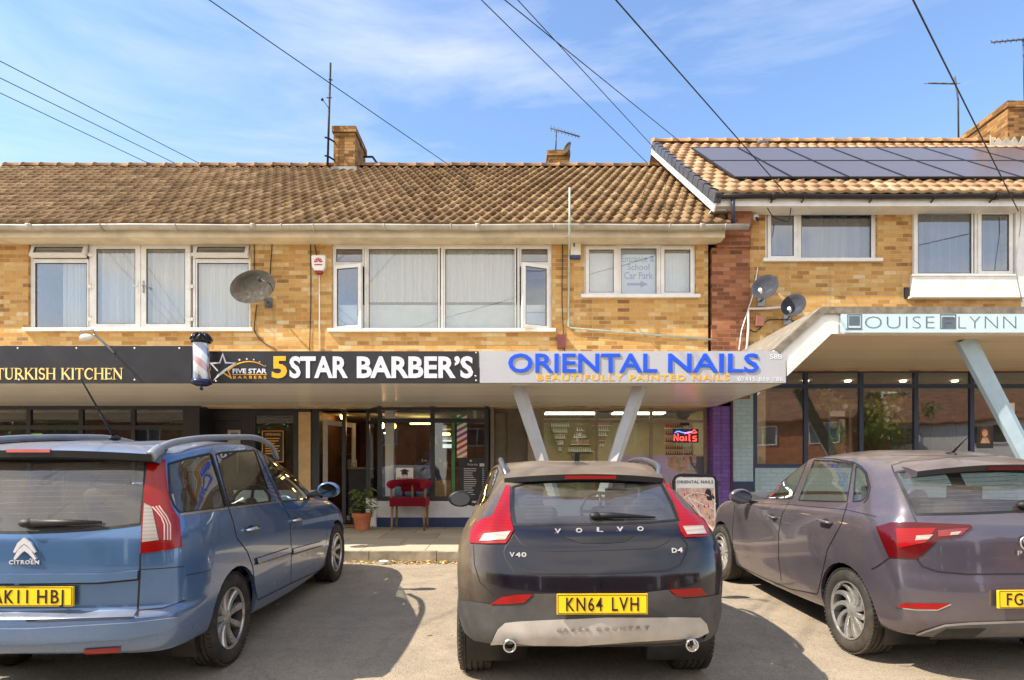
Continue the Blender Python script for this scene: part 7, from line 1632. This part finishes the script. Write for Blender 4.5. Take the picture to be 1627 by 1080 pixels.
# lamps hanging in the barber shop
M_BULB = emis('warm_bulb', (255, 190, 110), 14)
for px, py, lb in ((606.5, 676, 'glowing amber pendant bulb, left of the white post in the bay window'), (625, 677, 'glowing amber pendant bulb, right of the white post in the bay window'), (545, 662, 'glowing amber pendant bulb seen through the barber doorway')):
    Y = 12.9; c = Vector(A(px, py, Y)); e = empty('pendant_lamp', tuple(c), lb, 'lamp'); par(MB().ball(c, 0.055, 1, 1, 1.2).build('bulb', M_BULB), e); par(MB().tube([c+Vector((0, 0, 0.07)), (c.x, c.y, ZS-0.002)], 0.008, 5).build('flex', M_BLACK), e); par(MB().tube([c+Vector((0, 0, 0.05)), c+Vector((0, 0, 0.12))], 0.025, 10).build('lamp_holder', M_BLACK), e)
tag(MB().box(wx(655, 13.5), wx(690, 13.5), 13.2, 13.3, ZS-0.16, ZS-0.1).build('ceiling_light', emis('warm_tube', (255, 226, 130), 5)), 'warm yellow strip light high in the barber shop', 'light')
M_WOODR = plain('red_brown_wood', (104, 60, 36), 0.45, var=0.3, scale=3)
for px0, px1, py0, py1, lb in ((598, 628, 684, 712, 'dark framed mirror left of the white post'), (683, 697, 690, 708, 'dark framed mirror, small one near the middle of the bay window'), (700, 722, 672, 715, 'tall framed mirror behind the bottles in the barber shop')):
    Y = 15.1; e = empty('wall_mirror', A((px0+px1)/2, py1, Y), lb, 'mirror'); m = MB(); bars(m, wx(px0, Y), wx(px1, Y), wz(py1, Y), wz(py0, Y), 0.05, Y-0.05, Y); par(m.build('frame', M_WOODR), e); par(MB().box(wx(px0, Y)+0.05, wx(px1, Y)-0.05, Y-0.03, Y-0.02, wz(py1, Y)+0.05, wz(py0, Y)-0.05).build('mirror_glass', plain('mirror', (210, 215, 218), 0.03, 1.0, var=0.0)), e)
e = empty('back_shelf', A(710, 735, 14.6), 'wooden shelf of bottles at the back of the barber shop', 'shelf'); par(MB().box(wx(665, 14.6), wx(735, 14.6), 14.3, 14.9, wz(742, 14.6)-0.05, wz(742, 14.6)).box(wx(665, 14.6), wx(735, 14.6), 14.4, 14.9, 0.7, wz(742, 14.6)-0.052).build('counter', M_TIMBER), e)
for k in range(16):
    x = wx(668+k*4, 14.6); h = rnd.uniform(0.14, 0.3); z = wz(742, 14.6)+0.001; tag(MB().lathe([(0, 0), (0.035, 0), (0.035, h*0.65), (0.014, h*0.78), (0.014, h), (0, h)], Matrix.Translation((x, 14.55+rnd.uniform(-.1, .1), z)), 12).build('bottle', rnd.choice((M_BLACK, M_STEEL, M_NAVY, M_WHITE, plain('amber_glass', (150, 90, 30), 0.2)))), 'small bottle on the back shelf of the barber shop', 'bottle', 'bottles on the barber shelf')
sheet('cardboard_panel', 684, 716, 763, 789, 11.55, plain('tan_card', (206, 164, 104), 0.7), 'tan board standing low in the bay window', 'board', 0.02)
def barber_chair(x, y, lb):
    z = 0.7; e = empty('barber_chair', (x, y, z), lb, 'barber chair'); L = plain('navy_leather', (30, 44, 84), 0.35)
    par(MB().box(x-0.28, x+0.28, y-0.28, y+0.28, z+0.5, z+0.64).build('seat', L, bevel=0.05, seg=3), e); par(MB().box(x-0.27, x+0.27, y+0.22, y+0.36, z+0.62, z+1.2).build('backrest', L, bevel=0.05, seg=3), e)
    par(MB().lathe([(0.3, 0), (0.3, 0.03), (0.05, 0.06), (0.05, 0.5)], Matrix.Translation((x, y, z)), 24).build('pedestal', M_CHROME), e); par(MB().box(x-0.12, x+0.12, y+0.25, y+0.36, z+1.24, z+1.42).build('headrest', L, bevel=0.03), e)
    for s_ in (-1, 1): par(MB().box(x+s_*0.33-0.04, x+s_*0.33+0.04, y-0.2, y+0.25, z+0.78, z+0.85).build('armrest', L, bevel=0.02), e)
barber_chair(wx(678, 12.8), 12.8, 'navy barber chair right of the white post inside the shop'); barber_chair(wx(610, 13.4), 13.4, 'navy barber chair at the left end inside the shop')
e = empty('reception_counter', A(565, 760, 12.6), 'dark reception counter inside the open barber doorway', 'counter'); par(MB().box(wx(548, 12.4), wx(584, 12.4), 12.3, 12.9, 0.7, wz(742, 12.4)-0.041).build('cabinet', M_BLACK), e); par(MB().box(wx(546, 12.4), wx(586, 12.4), 12.26, 12.94, wz(742, 12.4)-0.04, wz(742, 12.4)).build('top', M_TIMBER), e)
boxy = MB().box(wx(554, 12.5), wx(565, 12.5), 12.4, 12.6, wz(742, 12.4)+0.002, wz(730, 12.5)); tag(boxy.build('tissue_box', M_WHITE, bevel=0.006), 'cream box on the reception counter in the barber doorway', 'box')
m = MB(); YS2 = 13.6
e = empty('wall_rail', A(555, 722, 13.3), 'brass rail shelf glimpsed through the barber doorway', 'shelf')
for yy in (692, 722): par(MB().box(wx(545, 13.3), wx(562, 13.3), 13.1, 13.4, wz(yy, 13.3), wz(yy-2, 13.3)).build('shelf_board', plain('brass', (200, 160, 80), 0.3, 0.8)), e)
# kitchen: a menu frame, notices, a green sticker
e = sheet('menu_frame', 415, 451, 683, 735, YB+0.02, plain('black_menu', (28, 26, 26), 0.5), 'black menu poster with a yellow border in the recessed window'); m = MB(); bars(m, wx(416, YB), wx(450, YB), wz(734, YB), wz(684, YB), 0.012, YB+0.012, YB+0.0155)
text_bm('OPENING', wx(421, YB), wx(445, YB), wz(692, YB), wz(688, YB), 0.002, 0.01, m, YB+0.0155); text_bm('TIMES', wx(425, YB), wx(441, YB), wz(698, YB), wz(694.5, YB), 0.002, 0.01, m, YB+0.0155) if False else None
for k in range(7): m.box(wx(421, YB), wx(421+rnd.uniform(14, 24), YB), YB+0.0145, YB+0.0155, wz(697+k*4, YB), wz(695.6+k*4, YB))
par(m.build('yellow_print', M_ORANGE), e)
e = sheet('door_notice', 362, 382, 683, 713, YB+0.029, plain('grey_paper', (196, 190, 180), 0.7), 'pale paper notice on the dark recessed door', 'notice'); par(MB().box(wx(366, YB), wx(378, YB), YB+0.0235, YB+0.0248, wz(693, YB), wz(687, YB)).build('print', M_SLATE), e)
sheet('window_sticker', 50, 67, 688, 695.5, YT+0.028, plain('lime_sticker', (130, 200, 40), 0.5), 'lime green sticker on the kitchen window', 'sticker')
tag(MB().box(wx(230, 13), wx(278, 13), 12.9, 13.0, wz(648, 13)-0.05, wz(648, 13)-0.02).build('ceiling_light', emis('amber_tube', (255, 190, 70), 2.0)), 'amber strip light inside the kitchen shop', 'light')
for k, px in enumerate((905, 1010)):
    tag(MB().box(wx(px-40, 12.6), wx(px+40, 12.6), 12.2, 12.5, ZS-0.03, ZS-0.004).build('ceiling_light', emis('white_panel_light', (255, 246, 224), 3.0)), ('flat white ceiling light at the left in the nail salon', 'flat white ceiling light at the right in the nail salon')[k], 'light', 'ceiling lights of the nail salon')
for k, (px, py) in enumerate(((1347, 594), (1435, 595), (1517, 610), (1280, 600))):
    Y = 12.4; c = Vector(A(px, py, Y)); tag(MB().lathe([(0, 0), (0.05, 0), (0.06, 0.012), (0.06, 0.02)], Matrix.Translation((c.x, Y, 3.49)), 16).build('downlight', emis('downlight_glow', (255, 236, 200), 8.0)), ('round downlight, second from the left in the right salon ceiling', 'round downlight, third from the left in the right salon ceiling', 'round downlight, rightmost in the right salon ceiling', 'round downlight, leftmost in the right salon ceiling')[k], 'light', 'downlights of the right salon')
# nail salon: neon, posters, triangular racks of polish
YN1 = YN+0.055
e = empty('neon_sign', A(1089, 702, YN1+0.1), 'red and blue neon sign reading Nails in the salon window', 'neon sign'); yn = YN1+0.08
par(MB().box(wx(1069, yn), wx(1110, yn), yn, yn+0.02, wz(703, yn), wz(681, yn)).build('backing', M_BLACK), e); M_NR = emis('neon_red', (255, 50, 40), 5); M_NB = emis('neon_blue', (50, 90, 255), 6)
def nz(x, y): return Vector((wx(x, yn), yn-0.012, wz(y, yn)))
m = MB()
for pl in (((1071, 700), (1071, 690), (1077, 700), (1077, 689)), ((1085, 694), (1081, 694), (1080, 698), (1083, 700), (1085.5, 697), (1085.5, 693.5), (1086, 700)), ((1090, 693), (1090, 700)), ((1095, 689), (1095, 700), (1097, 700)), ((1106, 693), (1101, 693.5), (1101, 696), (1106, 697), (1106, 700), (1100.5, 700.2)), ((1088, 689), (1092, 687), (1095, 686)), ((1098, 687), (1103, 683), (1107, 687), (1099, 688))): m.tube([nz(*p) for p in pl], 0.008, 6)
par(m.build('red_tube', M_NR), e); par(MB().tube([nz(1072, 687), nz(1078, 685), nz(1084, 687), nz(1092, 688), nz(1098, 686)], 0.007, 6).build('blue_tube', M_NB), e)
e = sheet('window_poster', 978, 1122, 723, 805, YN1, M_LILAC, 'lilac window poster with a painted hand and the word Nails'); T(e, 'NAILS', 1003, 1038.5, 727.5, 735.5, YN1, M_SLATE, -0.005); m = MB().box(wx(1085, YN1), wx(1120.5, YN1), YN1-0.0055, YN1-0.0045, wz(800, YN1), wz(725, YN1)); par(m.build('grey_print', M_SLATE), e)
ph = MB(); nl = MB()
def pxf(x, y): return (wx(x, YN1), wz(y, YN1))
c0 = [pxf(*p) for p in ((1060, 725), (1076, 724), (1096, 736), (1104, 746), (1106, 753), (1090, 752), (1074, 748), (1061, 740))]; ph.prism(c0, 'y', YN1-0.0075, YN1-0.0047)
for x, y, dx, dz, L, w in ((1078, 726, 0.35, -1, 0.10, 0.085), (1090, 724, 0.25, -1, 0.17, 0.085), (1102, 722, 0.1, -1, 0.13, 0.075), (1070, 738, 1.0, -0.42, 0.42, 0.075)): finger(ph, *pxf(x, y), dx, dz, L, w, YN1-0.008, True, nl)
for i in range(4): finger(ph, *pxf(1058+i*9, 790), -0.15+0.1*i, 1, 0.34-0.03*i, 0.07, YN1-0.0075, True, nl)
par(ph.build('hand_print', M_SKIN[1]), e); par(nl.build('nails_print', M_SILN), e)
rk = 0
M_POL = [plain('polish_%s' % n, c, 0.25, coat=1.0) for n, c in (('red', (180, 20, 30)), ('pink', (226, 130, 150)), ('clear', (226, 222, 214)), ('plum', (100, 30, 60)), ('nude', (214, 170, 140)))]
def rack(px0, px1, py0, py1, Y, up, lb, cols):
    e = empty('polish_rack', A((px0+px1)/2, py1, Y), lb, 'polish rack', 'triangular polish racks'); a, b, c, d = wx(px0, Y), wx(px1, Y), wz(py1, Y), wz(py0, Y); mid = (a+b)/2
    par(MB().prism([(mid, d), (a, c), (b, c)] if up else [(mid, c), (a, d), (b, d)], 'y', Y, Y+0.015).build('board', plain('rack_olive', (168, 156, 110), 0.6)), e)
    for k in range(5):
        t = (k+0.5)/5; z = c+(d-c)*t; hw = (b-a)/2*((1-t) if up else t); hw = max(hw, 0.05)
        par(MB().box(mid-hw, mid+hw, Y-0.06, Y-0.001, z-0.012, z).build('shelf', M_WHITE), e); q = MB(); n = max(2, int(hw*2/0.045))
        for i in range(n): x = mid-hw+0.022+i*0.045; q.box(x-0.014, x+0.014, Y-0.045, Y-0.017, z+0.001, z+0.04); q.box(x-0.007, x+0.007, Y-0.038, Y-0.024, z+0.0405, z+0.075)
        o = par(q.build('polish_row', M_POL[cols[k % len(cols)]]), e); o['kind'] = 'stuff'
for px0, px1, py0, py1, up, lb, cols in ((873, 907, 672, 720, False, 'triangular polish rack pointing down, leftmost of the salon racks', (2, 2, 2)), (900, 944, 668, 722, True, 'triangular polish rack pointing up, between the two hanging ones', (2, 4, 2)), (938, 974, 672, 712, False, 'triangular polish rack pointing down, beside the right strut', (2, 1, 2)), (833, 866, 690, 724, True, 'triangular polish rack pointing up, low at the left of the salon', (4, 1))): rack(px0, px1, py0, py1, 13.3, up, lb, cols)
e = empty('wall_shelf', A(1085, 725, 12.6), 'wall shelves of red and clear polish bottles under the neon sign', 'shelf')
for k, py in enumerate((680, 692, 703, 714, 724)):
    Y = 12.5; x0, x1 = wx(1056, Y), wx(1108, Y); z = wz(py, Y); par(MB().box(x0, x1, Y-0.09, Y, z-0.015, z).build('shelf', M_WHITE), e)
    for ci, (a, b) in enumerate(((x0, x0+(x1-x0)*0.55), (x0+(x1-x0)*0.56, x1))):
        q = MB(); n = int((b-a)/0.045)
        for i in range(n): x = a+0.022+i*0.045; q.box(x-0.015, x+0.015, Y-0.07, Y-0.03, z+0.001, z+0.05).box(x-0.007, x+0.007, Y-0.06, Y-0.04, z+0.0505, z+0.09)
        o = par(q.build('polish_row', M_POL[0 if (ci == 0 or k > 3) else 2]), e); o['kind'] = 'stuff'
tag(MB().ball(A(1085, 655, YN+0.3), 0.16, 0.9, 0.6, 0.9).tube([A(1085, 655, YN+0.3), A(1087, 664, YN+0.3), A(1088, 676, YN+0.3)], [0.10, 0.05, 0.10], 10).build('black_ornament', M_BLACK), 'black hanging ornament in the top right salon pane', 'ornament')
# right salon: flowers, picture poster, a curtain
e = empty('flower_garland', A(1400, 640, YL+0.3), 'garland of leaves and pale roses hanging in the right salon window', 'garland'); lm = MB(); fm = MB()
for k in range(330):
    if k < 90: x, y = rnd.gauss(1316, 7), rnd.gauss(634, 9)
    elif k < 140: x, y = rnd.uniform(1330, 1425), 640+rnd.gauss(0, 4)
    else: x, y = rnd.gauss(1410, 12), rnd.gauss(645, 16)
    c = Vector(A(x, y, YL+0.12+rnd.uniform(-0.04, 0.06))); u = Vector((rnd.uniform(-1, 1), rnd.uniform(-0.6, 0.6), rnd.uniform(-1, 0.3))).normalized()*rnd.uniform(0.07, 0.13); w = u.cross(Vector((0, 1, 0.2))).normalized()*u.length*0.3; lm.quad([c, c+u*0.5+w, c+u, c+u*0.5-w])
for x, y in ((1406, 648), (1410, 657), (1408, 667), (1418, 646), (1426, 650), (1342, 645), (1404, 640)): c = Vector(A(x, y, YL+0.12)); fm.ball(c, 0.06, 1, 0.8, 0.9, 10, 6)
par(lm.build('leaves', leafm('garland_leaf', (150, 152, 66), (214, 206, 120), 0.5)), e); par(fm.build('roses', plain('pale_rose', (246, 226, 206), 0.7)), e)
e = sheet('window_poster', 1552, 1578, 677, 712, YL+0.028, plain('dark_print', (52, 46, 46), 0.5), 'dark salon poster showing a person with long hair'); Yq = YL+0.028
m = MB().ball(A(1565, 688, Yq-0.006), 0.07, 0.75, 0.03, 1.0).prism([(wx(1557, Yq), wz(704, Yq)), (wx(1561, Yq), wz(695, Yq)), (wx(1569, Yq), wz(695, Yq)), (wx(1573, Yq), wz(704, Yq))], 'y', Yq-0.006, Yq-0.0045)
par(m.build('portrait_print', M_SKIN[0]), e); par(MB().ball(A(1565, 687, Yq-0.0052), 0.105, 0.85, 0.01, 1.15).prism([(wx(1556, Yq), wz(700, Yq)), (wx(1558.5, Yq), wz(684, Yq)), (wx(1571.5, Yq), wz(684, Yq)), (wx(1574, Yq), wz(700, Yq))], 'y', Yq-0.0052, Yq-0.0045).build('hair_print', plain('print_brown', (110, 70, 46), 0.6)), e)
sheet('window_notice', 1602, 1612, 640, 662, YL+0.028, M_WHITE, 'white notice in the salon window right of the blue strut', 'notice'); sheet('window_notice', 1590, 1602, 635, 655, YL+0.028, plain('cream_notice', (230, 214, 180), 0.6), 'cream notice in the salon window right of the blue strut', 'notice')
sheet('roller_banner', 1201, 1216, 616, 737, YL+0.2, plain('cream_blind', (226, 206, 164), 0.7), 'cream vertical banner at the left end of the right salon window', 'banner', 0.01)
for k, px in enumerate((1333, 1432, 1498)):
    e = empty('styling_station', A(px, 740, 13.2), ('styling mirror with grey frame, leftmost in the right salon', 'styling mirror with grey frame, middle one in the right salon', 'styling mirror with grey frame, rightmost in the right salon')[k], 'mirror', 'styling mirrors in the right salon'); Y = 14.4
    m = MB(); bars(m, wx(px-18, Y), wx(px+18, Y), wz(735, Y), wz(650, Y), 0.04, Y-0.04, Y); par(m.build('frame', M_STEEL), e); par(MB().box(wx(px-18, Y)+0.04, wx(px+18, Y)-0.04, Y-0.02, Y-0.015, wz(735, Y)+0.04, wz(650, Y)-0.04).build('mirror_glass', plain('mirror', (210, 215, 218), 0.03, 1.0, var=0.0)), e)
# ------------------------------------------------------------------ across the street: what the shop glass mirrors
M_HB = brick('house_brick', [(0.0, lin((140, 80, 56))), (0.5, lin((176, 108, 76))), (1.0, lin((196, 134, 98)))], (160, 140, 120))
M_HR = plain('house_tile', (120, 84, 62), 0.9, var=0.3, scale=3)
def house(x, y, w, d, h, label, clad=False):
    e = empty('house', (x, y, 0), label, 'house', rot=(0, 0, R(45 if x > 15 else 0))); rw = h+2.4
    MB().box(-w/2, w/2, -d, 0, -0.2, h).prism([(-d, h), (0, h), (-d/2, rw)], 'x', -w/2, w/2).build('wall', M_HB, e)
    m = MB()
    for s_ in (0, 1):
        y0 = 0.35 if s_ else -d-0.35; q = [(y0, h-0.17), (-d/2, rw+0.05), (-d/2, rw+0.15), (y0, h-0.05)]; m.prism(q, 'x', -w/2-0.2, w/2+0.2)
    m.build('roof', M_HR, e)
    for i, px in enumerate((-w*0.27, w*0.27)):
        for z in (1.0, 3.6):
            if i == 1 and z == 1.0: continue
            f = MB(); bars(f, px-0.9, px+0.9, z, z+1.25, 0.07, 0.004, 0.06); f.box(px-0.03, px+0.03, 0.005, 0.055, z+0.07, z+1.18); fo = f.build('window', M_PVC, e); MB().box(px-0.83, px+0.83, 0.01, 0.03, z+0.07, z+1.18).build('pane', plain('dark_pane', (60, 70, 80), 0.05, spec=0.8), fo)
    do = MB().box(w*0.27-0.5, w*0.27+0.5, 0.004, 0.06, 0, 2.05).build('door', M_WHITE, e, bevel=0.01)
    if clad: MB().box(-w/2+0.1, w/2-0.1, 0.002, 0.0035, 0.3, 5.0).build('cladding', M_PVC, e)
    MB().box(-0.4, 0.4, -d/2-0.3, -d/2+0.3, rw-0.6, rw+0.9).build('chimney', M_HB, e)
for x, y, w, cl, lb in ((-33, -19, 9, False, 'brick house across the street mirrored in the kitchen glass at the far left'), (-22, -19, 9, False, 'brick house across the street mirrored in the kitchen glass right of the lime sticker'), (-11, -19, 9, False, 'brick house across the street mirrored left of the white post in the barber bay'), (0, -20, 9, False, 'brick house across the street mirrored at the recessed door right of the bay'), (9.8, -19, 8.5, False, 'brick house across the street mirrored in the nail salon glass'), (18.0, -17, 7, False, 'brick house across the street mirrored at the left of the right salon'), (28.5, -18, 8.5, True, 'white clad house across the street mirrored in the right salon'), (40, -18, 8, False, 'brick house across the street mirrored beside the blue strut')): house(x, y, w, 8, 5.2, lb, cl)
def tree(x, y, h, r, label, seed):
    rnd = random.Random(seed); e = empty('tree', (x, y, -0.15), label, 'tree', 'trees across the street')
    m = MB().tube([(0, 0, 0), (0.05, 0.02, h*0.3), (0.0, 0.1, h*0.55), (0.1, 0, h*0.8)], [0.2, 0.15, 0.1, 0.04], 10)
    for k in range(7): a = rnd.uniform(0, 6.28); z = h*rnd.uniform(0.3, 0.6); m.tube([(0.03, 0.03, z), (math.cos(a)*r*0.5, math.sin(a)*r*0.5, z+h*0.15), (math.cos(a)*r*0.85, math.sin(a)*r*0.85, z+h*0.25)], [0.07, 0.045, 0.015], 6)
    m.build('trunk', plain('bark', (96, 78, 58), 0.9, var=0.3), e); lf = MB(); cl = [(Vector((rnd.gauss(0, r*0.45), rnd.gauss(0, r*0.45), h*0.66+rnd.gauss(0, h*0.14))), rnd.uniform(0.35, 0.7)*r*0.6) for _ in range(26)]
    for k in range(3200):
        c, s_ = rnd.choice(cl); p = c+Vector((rnd.gauss(0, 1), rnd.gauss(0, 1), rnd.gauss(0, 0.8)))*s_*0.6; u = Vector((rnd.uniform(-1, 1), rnd.uniform(-1, 1), rnd.uniform(-1, 1))).normalized()*0.13; w = u.cross(Vector((rnd.uniform(-1, 1), 0.3, 1))).normalized()*0.05; lf.quad([p-u, p+w, p+u, p-w])
    lf.build('crown', leafm('tree_leaf_%d' % seed, (58, 84, 26), (120, 140, 50)), e)
tree(4.6, -15.5, 6.5, 2.2, 'leafy tree across the street mirrored in the nail salon glass', 1); tree(22.0, -14.5, 7.0, 2.0, 'leafy tree across the street mirrored left of the white clad house', 2); tree(34.0, -15, 7.5, 2.6, 'leafy tree across the street mirrored beside the blue strut', 3); tree(-16, -15, 6, 2.0, 'leafy tree across the street mirrored in the recessed kitchen window', 5); tree(-28, -15, 6.5, 2.2, 'leafy tree across the street mirrored in the kitchen glass at the left edge', 6)
